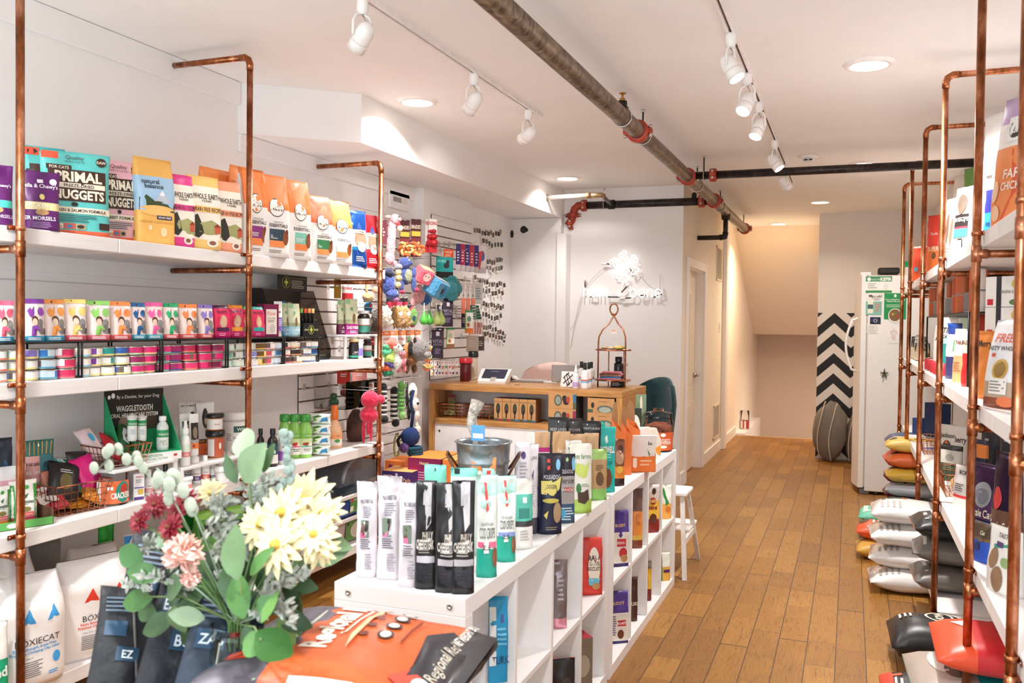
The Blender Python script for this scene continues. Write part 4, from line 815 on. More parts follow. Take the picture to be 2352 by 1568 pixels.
for i,(dx,dy,dz,rx,ry,rz2,w2,h2,c,nm,it,mk) in enumerate((
  (.02,-.05,.035,-.5,.3,1.2,.13,.17,'1d1a1b','black glossy treat bag with small oval window lying in the third shelf copper basket',[('e',0,.5,.4,.2,'6a5a2a'),('l',-.4,.4,.7,.8,2,'c8c4bc')],PR),
  (.0,.05,.06,-.7,.2,1.6,.12,.16,'3aa8a4','teal rayed treat bag sticking out of the third shelf copper basket',[('r',-.8,.7,-.4,.95,'eee8e4'),('p',[(0,.3),(-.8,.9),(-.6,.95)],'6ac8c0'),('p',[(0,.3),(.5,.95),(.7,.9)],'6ac8c0')],PR),
  (.03,.10,.07,-.5,-.2,1.4,.10,.14,'e0187a','hot pink treat bag in the third shelf copper basket',[],PR),
  (.05,.02,.012,-1.2,.1,1.7,.13,.16,'d08a1c','crumpled golden treat bag at the bottom of the third shelf basket',[],FOIL),
  (.055,.06,.03,-.9,.5,1.3,.09,.14,'f09a3c','orange foil treat bag leaning out at the basket corner',[],FOIL),
  (.04,-.10,.02,-1.0,-.3,1.1,.12,.15,'c83a44','red and white treat bag at the near end of the basket',[('r',-.6,.2,.6,.8,'efe2da'),('t','TREATS',0,.6,.1,'b02a34')],PR),
  (-.02,.09,.09,-.4,.1,1.6,.11,.13,'221c20','black treat bag with yellow spot near the basket rim',[('e',0,.5,.3,.2,'d8c25a')],PR))):
    flatbag('treat_bag',nm,(bx+dx,by+dy,loc[2]+dz),(rx,ry,rz2),w2,h2,.035,[(1,c)],it,i+30,mk)
# big clear jars
def jar(loc, r, h, lab, wrap, items, lidc=None, lidh=.2, fill=None, fillh=.5, rz=0, nm='snack_jar', ribs=0):
    t = thing(nm, lab, 'jar', loc, rz); hb = h*(1-lidh)
    b = B(); pr = [(.001,.002,CLEAR),(r*.96,.002),(r,.008)]
    if ribs:
        for i in range(ribs): z = hb*(.55+.42*i/ribs); pr += [(r*.985,z),(r*1.01,z+hb*.02)]
    pr += [(r,hb*.96),(r*.93,hb),(r*.90,hb)]
    b.lathe(pr,32); b.build('jar_body', t)
    b = B(); b.lathe([(r*.94,hb-.001,CLEAR if not lidc else PLASTIC(lidc)),(r*.97,hb+.004),(r*.97,hb+(h-hb)*.55),(r*.6,hb+(h-hb)*.65),(r*.35,hb+(h-hb)*.72),(r*.35,h-.002),(.001,h)],28); b.build('lid', t)
    b = B(); n = 30; z0, z1 = hb*.06, hb*.62
    for k in range(-7,8): a = k*.14-PI/2; b.add([((r+.001)*math.cos(a),(r+.001)*math.sin(a),z0),((r+.001)*math.cos(a+.14),(r+.001)*math.sin(a+.14),z0),((r+.001)*math.cos(a+.14),(r+.001)*math.sin(a+.14),z1),((r+.001)*math.cos(a),(r+.001)*math.sin(a),z1)],[(0,1,2,3)],INK(wrap),True)
    decals(b, items, lambda u,v,o=0: Vector(((r+.0012+o)*math.sin(u), -(r+.0012+o)*math.cos(u), z0+v*(z1-z0))), r*2, z1-z0, .0008); b.build('printed_label', t)
    if fill:
        b = B(); rr = random.Random(5); f = B(); f.lathe([(.001,.006,mat(fill,.8,0,.3,60,.6)),(r*.93,.006),(r*.93,hb*fillh*.93),(r*.5,hb*fillh),(.001,hb*fillh*.97)],20)
        for i in range(14): a = rr.random()*6.28; q = r*.6*rr.random(); f.ball((q*math.cos(a),q*math.sin(a),hb*fillh*rr.uniform(.94,1.0)),(r*.22,r*.12,r*.10),mat(fill,.8,0,.3,60,.6),8,None,.3,i)
        o = f.build('jar_contents', t); tag(o,kind='stuff')
    return t
loc,w,h,rz = L3(213,296,1066,-2.77,.6)
jar(loc,w/2,h*1.05,'big ribbed clear jar with orange label and white price sticker','e8703f',[('r',-1.0,0,-.72,1,'efeae2'),('l',-.95,-.8,.1,.5,8,'3a3230'),('e',.55,.5,.45,.48,'2f8a7a'),('e',.6,.62,.25,.25,'c23a2a'),('t','CRACKERS',.45,.36,.26,'f6efe2',2,.62),('r',-.35,.62,-.05,.76,'f4f0ea')],lidh=.04,ribs=6,fill='7a4a2a',fillh=.08,rz=rz)
loc,w,h,rz = L3(117,214,1048,-2.93,.6)
jar(loc,w/2,h,'large empty ribbed clear jar behind the copper basket','e8e4e0',[('l',-.6,.6,.2,.8,3,'b8b0ac')],lidh=.06,ribs=5,rz=rz)
# white risers of the third shelf
za = onX(404,1052,-2.70).z
def wr(u0,u1,v,lab,legs=True):
    y0, y1 = onX(u0,v,-2.70).y, onX(u1,v,-2.70).y; z = onX(u1,v,-2.70).z
    t = thing('white_riser',lab,'shelf riser',(-2.83,(y0+y1)/2,Z3),0); h = z-Z3; hy = (y1-y0)/2; b = B()
    b.rbox(-.13,-hy,h-.014,.13,hy,h,WR,.003)
    b.build('riser_top', t); b = B(); n = int(2*hy/.016)
    for i in range(1,n): y = -hy+2*hy*i/n; b.box(-.11,y-.002,h-.0002,.11,y+.002,h+.0006,mat('cfc9c4',.5))
    b.build('vent_slot', t)
    for sy in (-1,1):
        for sx in ((-1,1) if (sy > 0 or u0 > 300) else (-1,)): B().box(sx*.12-.007,sy*(hy-.008)-.006,0,sx*.12+.007,sy*(hy-.008)+.006,h-.014,WR).build('leg', t)
    return z
zr1 = wr(262,410,1052,'white slotted riser under the green dental display'); zr2 = wr(419,560,1045,'white slotted riser carrying jars and tubes near the middle post')
# dental display
loc,w,h,rz = L3(318,404,1030,-2.73,.35,zr1)
loc = onX(332,1052,-2.80); loc = (loc.x,loc.y,zr1)
t = thing('dental_display','green cardboard tooth care display with dark dog poster','display stand',loc,PI/2-.35); GR = PAPER('1f9a62'); w = .26
B().box(-w/2,-.07,0,w/2,.09,.035,PAPER('eae6e0')).build('tray_front', t)
b = B(); b.box(-w/2,.085,.035,w/2,.09,.12,GR); 
for x in (-w/2,w/2-.003): b.add([(x,-.07,.035),(x,.09,.035),(x,.09,.27),(x+.003,-.07,.035),(x+.003,.09,.035),(x+.003,.09,.27)],[(0,1,2),(5,4,3),(0,2,5,3)],GR)
b.box(-w/2+.003,-.068,.035,w/2-.003,.085,.037,GR); b.build('tray_body', t)
b = B(); b.box(-w/2,.091,.0,w/2,.095,.295,PAPER('2a231f')); b.build('back_poster', t)
p = B(); decals(p,[('e',.3,.45,.5,.3,'4a3a30'),('e',-.3,.42,.28,.22,'8a7060'),('e',-.1,.3,.3,.12,'2f7a5a'),('e',-.85,.9,.05,.03,'f2eee8'),('e',-.72,.92,.06,.04,'f2eee8'),('t','By a Dentist, for your Dog',.12,.9,.05,'f2eee8',0,.72),('t','WAGGLETOOTH',0,.73,.085,'e8e4da',1,.62),('t','ORAL HEALTHCARE SYSTEM',0,.63,.06,'e8e4da',1,.8)],lambda u,v,o=0: Vector((u*w/2,.0905-o,v*.295)),w,.295,.0008)
decals(p,[('t','WAGGLETOOTH',-.1,.68,.3,'4a9a6a',1,.5),('t','ORAL HEALTHCARE SYSTEM',-.1,.28,.26,'4a9a6a',0,.7),('r',.72,.4,.84,.7,'c04a4a')],lambda u,v,o=0: Vector((u*w/2,-.07-o,v*.035)),w,.035,.0008); p.build('printed_label', t)
wl = [(.45,'f0eeea'),(.8,'2a9a5a'),(1,'f0eeea')]
for u0,u1,vt,X,nm in ((293,314,950,-2.80,'left'),(315,336,951,-2.80,'right')):
    loc,w2,h2,rz = L3(u0,u1,vt,X,.5,zr1+.04); lz = onX((u0+u1)/2,1012,X).z; h2 = onX((u0+u1)/2,vt,X).z-lz
    t = bottle((loc[0],loc[1],lz),w2/2,h2,'f0eeea','e4e2de','hanging white and green dental tube, %s one of the two in the display'%('nearer' if nm=='left' else 'farther'),[(.05,'f0eeea'),(.68,'f0eeea'),(.98,'2a9a5a')],neck=.95,caph=.12,nm='dental_tube',shoulder=.97,rz=rz,items=[('t','WAGGLE',.0,.78,.1,'f4f2ee'),('l',-.5,.5,.2,.5,5,'8aa0b8')],tip=True)
L3b(360,387,955,-2.76,zr1+.037,body='d8dcd8',cap='f2f0ec',lab='clear dental rinse bottle with green label and white cap',label=[(.55,'eceae6'),(.95,'2a9a5a')],neck=.5,nm='rinse_bottle',items=[('t','WAGGLE',.1,.72,.12,'f2f0ec'),('l',-.5,.4,.1,.4,4,'9a9894')])
# small copper basket on the riser, with dog treat packets
loc = onX(262,1066,-2.80); loc = Vector((loc.x,loc.y,zr1+.0)); loc = Vector((-2.80,onX(268,1040,-2.80).y,zr1-.0))
wire_basket('copper_basket','small copper wire basket of red and green packets on the white riser',(loc.x,loc.y,zr1+.001),PI/2-.2,.17,.13,.085,'copper wire baskets',n=6,rows=3)
for i,(dx,dy,dz,rot,c,nm,it) in enumerate(((.02,-.02,.03,(-.9,.5,1.5),'b81f2c','bright red treat packet leaning out of the small copper basket',[('l',-.5,.5,.4,.6,2,'e8a8a8')]),(.0,.03,.05,(-.7,.7,1.4),'1f5a2c','dark green treat packet with white dog label, upper one',[('r',-.6,.3,.6,.8,'dfe6e8'),('e',0,.5,.3,.14,'8a6a50')]),(-.02,.07,.05,(-.7,.8,1.5),'1f5f30','dark green treat packet with dog label, at the far side of the small basket',[('r',-.6,.3,.6,.8,'cfe0e4'),('e',0,.5,.3,.14,'c8b8a0')]),(-.04,-.05,.04,(-.8,-.2,1.3),'e2c8cc','pale pink clear packet at the near side of the small basket',[('e',.3,.6,.3,.15,'4aa8d0')]))):
    flatbag('treat_packet',nm,(loc.x+dx,loc.y+dy,loc.z+dz),rot,.075,.15,.03,[(1,c)],it,i+50)
# on the second riser
tube_pack(412,440,950,zr2,-2.80,'white tube with dark photo, behind the ear drops on the riser','efecea','f0eeea',items=[('r',-.7,.55,.7,.85,'2a2624'),('e',0,.7,.4,.1,'c8a078')])
L3b(415,437,965,-2.74,zr2,body='f2f0ec',cap='f2f0ec',lab='white ear drop bottle with pointed tip and pink label',label=[(.3,'f2f0ec'),(.55,'e88a8a'),(.95,'dfe8d8')],neck=.6,tip=True,caph=.3,nm='ear_drop_bottle',items=[('t','EAR',0,.42,.09,'f6f2ee')])
tube_pack(434,456,950,zr2,-2.76,'white and orange tube with kitten photo on the riser','f2efec','f0eeea',items=[('r',-.8,.42,.8,.82,'241f1d'),('e',0,.62,.5,.12,'8a7a60'),('t','NutriVet',0,.46,.07,'f0ece6'),('r',-.8,.30,.8,.41,'f08040'),('e',-.4,.355,.2,.035,'b02a2a')])
LB(410,462,922,'white dog treat pouch with dog in dark cap, left of its twin',[(1,'ece8e4')],[('e',.1,.6,.4,.22,'20242e'),('e',.1,.52,.24,.12,'cdb48a'),('r',-.7,.1,.7,.3,'f0eeea'),('t','DRY TO MOISTURIZE',0,.93,.03,'3a3836')],z=zr2,X=-2.93,seed=61,nm='treat_pouch',d=.04)
LB(450,492,922,'white dog treat pouch with orange base and dog in dark cap',[(.22,'e8703a'),(.30,'1f2a40'),(1,'ece8e4')],[('e',-.1,.68,.36,.2,'20242e'),('e',-.1,.58,.2,.12,'cdb48a'),('t','HIP JOINT',0,.26,.05,'e8a03a'),('e',0,.1,.4,.06,'d0582a')],z=zr2,X=-2.89,seed=62,nm='treat_pouch',d=.04)
L3b(476,513,987,-2.78,zr2,body='b86a3a',cap='1c1a1a',lab='amber balm jar with black lid, lower one of the stack',label=[(1,'c25a3c')],neck=.95,caph=.22,shoulder=.95,nm='balm_jar',items=[('r',-1,0,-.3,1,'e8e2dc'),('e',.25,.6,.12,.2,'f0ece6')])
P = onX(494,948,-2.78); zt = onX(494,987,-2.78).z; L3b(476,511,949,-2.78,zt,body='b86a3a',cap='1c1a1a',lab='amber balm jar with black lid, upper one of the stack',label=[(1,'ebe6e2')],neck=.95,caph=.22,shoulder=.95,nm='balm_jar',items=[('t','BALM',0,.5,.14,'b8683a')])
L3b(513,566,945,-2.84,zr2,body='efebe6',cap='f2efea',lab='large white tub with dark green band beside the middle post',label=[(1,'efebe6')],neck=.97,caph=.18,shoulder=.97,nm='powder_tub',items=[('r',-.3,.62,.95,.86,'2f5a50'),('t','WHO',.3,.74,.13,'e8e8e0'),('t','Diatomaceous',.25,.42,.09,'4a4a48',0,.6),('l',-.8,-.4,.3,.6,5,'9a9690')])
# below the risers
loc,w,h,rz = L3(298,331,1086,-2.74,.45); carton('medicine_carton','white and purple carton standing under the first riser','carton',loc,rz,w*.75,.045,h,'ece8e8',[('r',-.9,0,.9,.12,'5a3a7a'),('r',-.9,.45,.9,.49,'5a3a9a'),('r',-.2,.2,.8,.42,'c8a84a'),('t','VETERICYN',.1,.88,.06,'c03a3a',1,.7),('l',-.6,.6,.65,.8,2,'8a8890')])
for i,(u0,u1,vt,cap,c,lab) in enumerate(((331,352,1078,'f2f0ec','e88a8a','white ear spray bottle with pink label under the first riser'),(353,371,1085,'f2f0ec','e88a8a','smaller white wash bottle with pink label under the first riser'),(370,390,1066,'1c1c1c','e6efe2','white bottle with black pump cap under the first riser'),
   (425,437,1050,'f2f0ec','5a4a9a','small white spray bottle with violet label, behind its larger twin'),(442,461,1048,'f2f0ec','5a3f8a','white spray bottle with violet and gold label under the second riser'),(461,481,1045,'f2f0ec','f0664a','white shampoo bottle with coral red base band'),(480,496,1062,'e8e6e2','1f5260','slim bottle with petrol blue label under the second riser'),(497,511,1040,'e0deda','eceae6','pale bottle behind the petrol blue one'),(513,536,1035,'e8e6e2','ece8e2','tall white printed canister near the middle post'))):
    L3b(u0,u1,vt,-2.76 if i not in (3,7,8) else -2.84,body='f2f0ed',cap=cap,lab=lab,label=[(.1,'f2f0ed'),(.45,c),(1,'f0eeea')],neck=.45,caph=.25,nm='grooming_bottle',items=[('t',('EAR','EAR','LIQUID','VET','VETERICYN','Skout','SHAMPOO','CARE','SKIN')[i],0,.65,.1,'b04a4a' if i<6 else 'e8e8e4'),('l',-.5,.5,.15,.38,3,'f2eee8')],grp=None)
L3b(412,440,1094,-2.72,body='f2f0ed',cap='f2f0ed',lab='low white balm pot with red lettering beside the riser leg',label=[(.5,'f08a7a'),(1,'f2f0ed')],neck=.98,caph=.25,shoulder=.97,nm='balm_pot')
L3b(495,522,1070,-2.72,body='e6e2dc',cap='f0eeea',lab='low pale pot with white lid under the second riser',label=[(1,'e8e4de')],neck=.98,caph=.35,shoulder=.97,nm='balm_pot')
# right of the middle post
L3b(590,607,984,-2.80,body='2a1c18',cap='141414',lab='dark serum bottle just right of the middle post',label=[(.5,'eceae4'),(1,'1f4a58')],neck=.45,caph=.16,nm='serum_bottle')
L3b(615,638,984,-2.74,body='1f1a1a',cap='141414',lab='black dropper style bottle with petrol blue and white label',label=[(.45,'eceae6'),(1,'1f4a58')],neck=.42,caph=.16,nm='serum_bottle',items=[('e',0,.62,.2,.07,'e8e8e4'),('p',[(-.1,.5),(-.1,.62),(.15,.62),(.2,.5)],'e8e8e4')])
L3b(630,646,987,-2.79,body='f2f0ec',cap='f2f0ec',lab='slim white bottle with yellow base behind the black bottle',label=[(.35,'f0d87a'),(1,'f2efea')],neck=.5,nm='shampoo_bottle')
L3b(640,664,985,-2.73,body='f2f0ec',cap='f2f0ec',lab='white bottle with purple square label beside the green shampoos',label=[(.05,'f2f0ec'),(.55,'9a5ab4'),(1,'f2f0ec')],neck=.55,nm='shampoo_bottle',items=[('t','Skout',0,.78,.11,'3a3a44')])
L3b(575,612,1030,-2.71,body='efe2cc',cap='f2efea',lab='cream coloured bottle partly hidden behind the eucalyptus leaves',label=[(1,'f0d8b4')],neck=.9,caph=.14,nm='shampoo_bottle')
for u0,u1,vt,X,c3,c4,nm in ((640,667,951,-2.84,'e84a6a','c84a3a','behind, farthest left'),(663,690,951,-2.80,'ea4a7a','c03a30','with pink label and pomegranate'),(686,716,951,-2.76,'2fc49a','a8482c','with turquoise label and coconut, the front one'),(708,729,948,-2.80,'d8a0c8','8fb04a','with lilac label and kiwi, next to the wipes')):
    L3b(u0,u1,vt,X,body='8fc860',cap='3f9a3a',lab=f'lime green shampoo bottle {nm}',label=[(.45,'efeee4'),(.75,'cfe0a8'),(1,'7fbc50')],neck=.62,caph=.16,shoulder=.74,nm='green_shampoo',items=[('e',-.15,.5,.4,.08,c4),('e',.35,.47,.28,.075,'efe8da'),('r',-.7,.36,.6,.41,c3),('t','TropiClean',.1,.9,.055,'f2f4ea',1,.6),('t','Medicated',.0,.26,.06,'3a4a34',1,.6),('t','Itch Relief',0,.18,.05,'4a5a44',1,.5)],capr=None)
w0 = onX(716,1035,-2.80); hs = (onX(716,930,-2.80).z-Z3)/4
for k in range(4):
    b_ = bag('wipes_pack',f'leaf printed wipes pack, {("lowest","second from below","third from below","top")[k]} of the stack','wipes pack',(-2.745,onX(722,1000,-2.76).y,Z3+.003+k*.0575),PI/2-.4+(.1 if k==3 else 0),.19,.10,.055,'pillow',[(1,'eef0ea')],
      [('p',[(-.9,.2),(-.5,.5),(-.7,.9),(-.2,.6)],'5a9a3a'),('p',[(-.3,.1),(.1,.35),(0,.7),(.3,.4)],'8ac04a'),('p',[(.4,.2),(.95,.3),(.9,.75),(.6,.6)],'2a8ac0'),('p',[(-.1,.7),(.3,.9),(.6,.8),(.2,.62)],'3f7a2a')],rot=(0,0,0),seed=70+k,nv=8,amp=.004)
    b_.scale = (1,1,.56)
L3b(752,785,930,-2.82,body='f2c49a',cap='ef7a2a',lab='orange trigger spray bottle at the end of the third left shelf',label=[(.5,'efe6da'),(.8,'f2a26a'),(1,'f4b27e')],neck=.42,caph=.34,shoulder=.62,nm='spray_bottle',capr=.02,items=[('e',0,.35,.3,.14,'4a9a4a'),('t','PUPPY',.1,.75,.08,'3a5a3a')])
# ---------------- bottom shelf
def litter(u0,u1,vt,X,c,lab,seed,yaw=.3,full=True,vb=None):
    rz = PI/2-yaw; loc,w,h = spec(u0,u1,vt,rz,Z4,X=X)
    bs,W_,D_,nz,yo,P = bag_shape(w,h,.16,'litter',seed,.012)
    it = [('p',[(-.42,.60),(-.22,.74),(-.02,.60)],c),('p',[(.30,.60),(.52,.74),(.68,.62)],c),('t','BÖXIECAT',.05,.44,.06,'3a3634',0,.82),('t','Extra Strength, Scent Free',-.02,.385,.026,c,1,.7),('t','Premium Clumping Clay Litter',0,.35,.026,c,1,.78),('t','Cats love it.',-.3,.30,.02,'6a6462',0),('l',-.5,.2,.12,.27,8,'7a7472'),('l',.35,.7,.1,.14,2,c),('e',.6,.25,.12,.05,c)] if full else [('p',[(-.4,.60),(-.2,.74),(0,.60)],c),('l',-.4,.3,.3,.5,5,'8a8482')]
    t = bag('litter_bag',lab,'cat litter bag',loc,rz,w,h,.17,'litter',[(.80,'efe8e4'),(1,'dcd6d4')],it,'litter bags on the bottom left shelf',seed=seed,amp=.014,nv=16,mk=lambda q: mat(q,.28,0,.05,9,.35,coat=.5)); return t
litter(-22,140,1318,-2.72,'3f9ad8','white cat litter bag with two blue triangles, near the first copper post',81)
litter(122,290,1278,-2.74,'e0402c','white cat litter bag with two red triangles, the middle one',82)
litter(262,380,1300,-2.84,'1f9a7a','white cat litter bag with green triangles behind the dark shirts',83)
litter(150,270,1252,-2.96,'b8b4b2','clear topped litter bag standing behind the red triangle bag',84,full=False)
litter(0,70,1262,-2.96,'b8b4b2','clear topped litter bag standing behind the blue triangle bag',85,full=False)
LB(-40,18,1430,'teal and white litter bag at the lower left picture corner',[(.2,'efe8e2'),(.55,'12a06e'),(1,'e6e2da')],[('t','and',0,.40,.12,'e8f0e4',2)],z=Z4,X=-2.67,seed=86,nm='litter_bag',d=.1)
LB(60,140,1238,'grey plastic bag high behind the litter bags',[(1,'6a6664')],z=Z4,X=-3.0,seed=87,nm='plastic_bag',d=.06)
LB(285,352,1222,'white litter bag with blue corner below the small basket',[(1,'e4e2e2')],[('p',[(-1,.7),(-1,.98),(-.5,.98)],'2a8ad8'),('l',-.5,.6,.3,.6,4,'9a9a98')],z=Z4,X=-2.9,seed=88,nm='litter_bag',d=.1)
wb = [('r',-.95,.72,.95,.84,'1a1a18'),('t',"WORLD'S",0,.76,.05,'e8e8e0',1,.8),('t','BEST',0,.66,.04,'e8e8e0'),('t','LONG LASTING',0,.6,.028,'c8d8a0',0),('r',-.95,.50,.95,.54,'7ac04a'),('t','QUICK CLUMP',.2,.42,.026,'e8e8e0'),('t','OUTSTANDING ODOR CONTROL',.2,.37,.022,'c8c8c0',0),('l',-.4,.7,.18,.33,5,'b8b8b0')]
LB(448,562,1165,'black and leaf green litter bag behind the bouquet',[(.48,'1a1b18'),(.9,'4f8a2e'),(1,'8ac04a')],wb,z=Z4,X=-2.78,seed=89,nm='litter_bag',d=.12,kind='gusset')
LB(580,668,1160,'second black and green litter bag, right of the first behind the bouquet',[(.56,'1d1c1a'),(.9,'3a4a2a'),(1,'6a7a4a')],[('t',"WORLD'S",0,.62,.055,'e8e8e0'),('t','ZERO',0,.35,.05,'d8c25a')],z=Z4,X=-2.80,seed=90,nm='litter_bag',d=.12,kind='gusset')
LB(690,748,1180,'tan grain patterned bag beside the litter boxes',[(.12,'e8687a'),(.3,'e8dccc'),(1,'c8a878')],[('t','WHOLE',0,.2,.06,'5a4a3a')],z=Z4,X=-2.72,seed=91,nm='litter_bag',d=.1)
for u0,u1,vt,nm in ((400,452,1150,'first'),(225,262,1180,'second')):
    LB(u0,u1,vt,f'bright green plastic package behind the litter bags, {nm} from the middle post',[(1,'2f9a3a')],z=Z4,X=-2.98,seed=92+u0,nm='plastic_bag',d=.06,mk=FOIL)
# litter boxes: grey base, blue tray, hooded grey box behind
def tray(loc, rz, w, d, h, c, rim, lab, parts=()):
    t = thing('litter_box',lab,'litter box',loc,rz); f = 1.12; b = B()
    def rr(hw,hd,r=.04): 
        return [(hw-r+r*math.cos(a),hd-r+r*math.sin(a)) for a in [i*PI/8 for i in range(5)]]+[(-hw+r+r*math.cos(a),hd-r+r*math.sin(a)) for a in [PI/2+i*PI/8 for i in range(5)]]+[(-hw+r+r*math.cos(a),-hd+r+r*math.sin(a)) for a in [PI+i*PI/8 for i in range(5)]]+[(hw-r+r*math.cos(a),-hd+r+r*math.sin(a)) for a in [1.5*PI+i*PI/8 for i in range(5)]]
    lo, hi, hi2, lo2 = rr(w/2/f,d/2/f), rr(w/2,d/2), rr(w/2-.006,d/2-.006), rr(w/2/f-.006,d/2/f-.006); n = len(lo)
    V = [(x,y,0) for x,y in lo]+[(x,y,h) for x,y in hi]+[(x,y,h) for x,y in hi2]+[(x,y,.006) for x,y in lo2]
    m = PLASTIC(c); b.add(V,[(k,(k+1)%n,n+(k+1)%n,n+k) for k in range(n)],m,True); b.add(V,[tuple(range(n-1,-1,-1)),tuple(range(3*n,4*n))],m); b.add(V,[(2*n+k,2*n+(k+1)%n,3*n+(k+1)%n,3*n+k) for k in range(n)],PLASTIC('8c8f93' if c!='b4aaa6' else c),True); b.add(V,[(n+k,n+(k+1)%n,2*n+(k+1)%n,2*n+k) for k in range(n)],m); b.build('tray_body', t)
    o2, i2 = rr(w/2+.014,d/2+.014), rr(w/2-.012,d/2-.012); V = [(x,y,h-.012) for x,y in o2]+[(x,y,h+.004) for x,y in o2]+[(x,y,h+.004) for x,y in i2]+[(x,y,h-.006) for x,y in i2]
    b = B(); 
    for q in range(3): b.add(V,[(q*n+k,q*n+(k+1)%n,(q+1)*n+(k+1)%n,(q+1)*n+k) for k in range(n)],PLASTIC(rim),True)
    b.build('rim', t); return t
y0, y1 = onX(735,1200,-2.70).y, onX(868,1180,-2.70).y; ym = (y0+y1)/2
t = tray((-2.86,ym,Z4),PI/2,(y1-y0),.36,.16,'b4aaa6','d6cdc8','grey lower litter box with green picture card, on the bottom shelf')
p = B(); wx = (y1-y0); b = B(); decals(b,[('r',-.30,.12,.98,.92,'4a3f38'),('r',-.28,.16,.96,.88,'5f8a4e'),('e',.2,.5,.3,.3,'c8c0b4'),('p',[(.4,.2),(.95,.2),(.95,.35)],'f0803a'),('e',-.2,.78,.04,.05,'2a2624')],lambda u,v,o=0: Vector((u*wx*.44,-.171-.008*v-o,v*.16)),wx*.9,.16,.001); b.build('picture_card', t)
t = tray((-2.86,ym+.0,Z4+.168),PI/2,(y1-y0)*1.0,.36,.12,'28468f','d9d2ca','blue litter tray with cream rim stacked on the grey box')
b = B(); decals(b,[('r',-.1,.12,.72,.95,'5f9a48'),('e',.5,.6,.15,.22,'e8e4da'),('t','Framed cat pan',.15,.78,.16,'eef0e6',0,.3),('r',-.08,.2,.04,.45,'efe9e0'),('e',-.04,.75,.05,.12,'c04a5a')],lambda u,v,o=0: Vector((u*wx*.44,-.166-.013*v-o,v*.12)),wx*.9,.12,.001); b.build('picture_card', t)
t = thing('hooded_litter_box','dark grey hooded litter box behind the blue tray','litter box',(-2.96,onX(800,1095,-2.92).y,Z4+.30)); b = B(); HG = PLASTIC('6e6f72')
pts = [(-.24,0),(.24,0),(.22,.10),(.14,.17),(0,.19),(-.14,.17),(-.22,.10)]
b.add([(-.12,y,z) for y,z in pts]+[(.13,y,z) for y,z in pts],[tuple(range(6,-1,-1)),tuple(range(7,14))]+[(k,(k+1)%7,7+(k+1)%7,7+k) for k in range(7)],HG,False); b.build('hood', t)
b = B(); b.tube([(.135,.22*math.cos(a),.02+.15*math.sin(a)) for a in [i*PI/14 for i in range(15)]],.012,PLASTIC('a9a8a8'),8); b.build('hood_rim', t)
bag('treat_bag','pink cornered grain bag lying over the front edge of the bottom shelf','treat bag',(-2.70,onX(742,1290,-2.66).y-.09,Z4+.035),0,.16,.18,.05,'pillow',[(.3,'ef6a80'),(.6,'efe0cc'),(1,'e8707a')],[('l',-.5,.5,.4,.6,3,'8a6a50')],rot=(-1.5,.1,-.9),seed=95,nv=9)
# ================================================================= slatwall with toys
def slatwall(X, y0, y1, z0, z1, lab):
    t = thing('slatwall_panel', lab, 'slatwall', (X,(y0+y1)/2,z0)); hy = (y1-y0)/2; h = z1-z0; b = B(); SW = mat('efebe8',.4,0,.02)
    n = max(1,int(h/.076)); st = h/n
    for i in range(n): b.box(0,-hy,i*st+.005,.018,hy,(i+1)*st-.005,SW)
    b.box(0,-hy,0,.006,hy,h,mat('7a6a60',.8)); b.build('slat_board', t); return t
SX = -3.02
slatwall(XL+.001,4.50,5.95,.55,2.27,'long white slatwall panel on the left wall behind the plush toys')
slatwall(SX+.001,6.10,6.86,1.06,2.335,'narrow white slatwall panel on the projecting column')
def sz(P, px): return px*((M @ (Vector(P)-Vector((0,0,EYE)))).z)/F
FZ = PI/2-.75
def T0(nm,lab,cat,u,v,X,grp=None,rz=FZ): P = onX(u,v,X); return thing(nm,lab,cat,P,rz,grp), P
HANG = []
def plush(nm,lab,u,v,X,hpx,parts,grp=None,rz=FZ,fuzz=.12,cat='plush toy'):
    t, P = T0(nm,lab,cat,u,v,X,grp,rz); s = sz(P,hpx); k = 0; HANG.append((P.x,P.y,P.z+.42*s))
    for pn, L in parts:
        b = B()
        for it in L:
            k += 1
            x,y,z,rx,ry,rz_,c = it[:7]
            b.ball((x*s,y*s,z*s),(rx*s,ry*s,rz_*s),CLOTH(c) if isinstance(c,str) else c,12,None,fuzz,k)
        b.build(pn, t)
    return t
def card(nm,lab,u,vt,vb,X,wpx,bands,items=(),rz=FZ,cat='packaged toy',grp=None):
    P = onX(u,vb,X); h = onX(u,vt,X).z-P.z; w = sz(P,wpx); t = thing(nm,lab,cat,P,rz,grp); b = B(); v = 0; HANG.append((P.x,P.y,P.z+h-.006))
    for vt_, c in bands: b.box(-w/2,-.001,v*h,w/2,.001,vt_*h,PAPER(c)); v = vt_
    b.build('backing_card', t)
    if items: p = B(); decals(p,items,lambda a,c,o=0: Vector((a*w/2,-.001-o,c*h)),w,h,.0008); p.build('printed_label', t)
    return t, w, h
EYEM = mat('0c0b0b',.1)
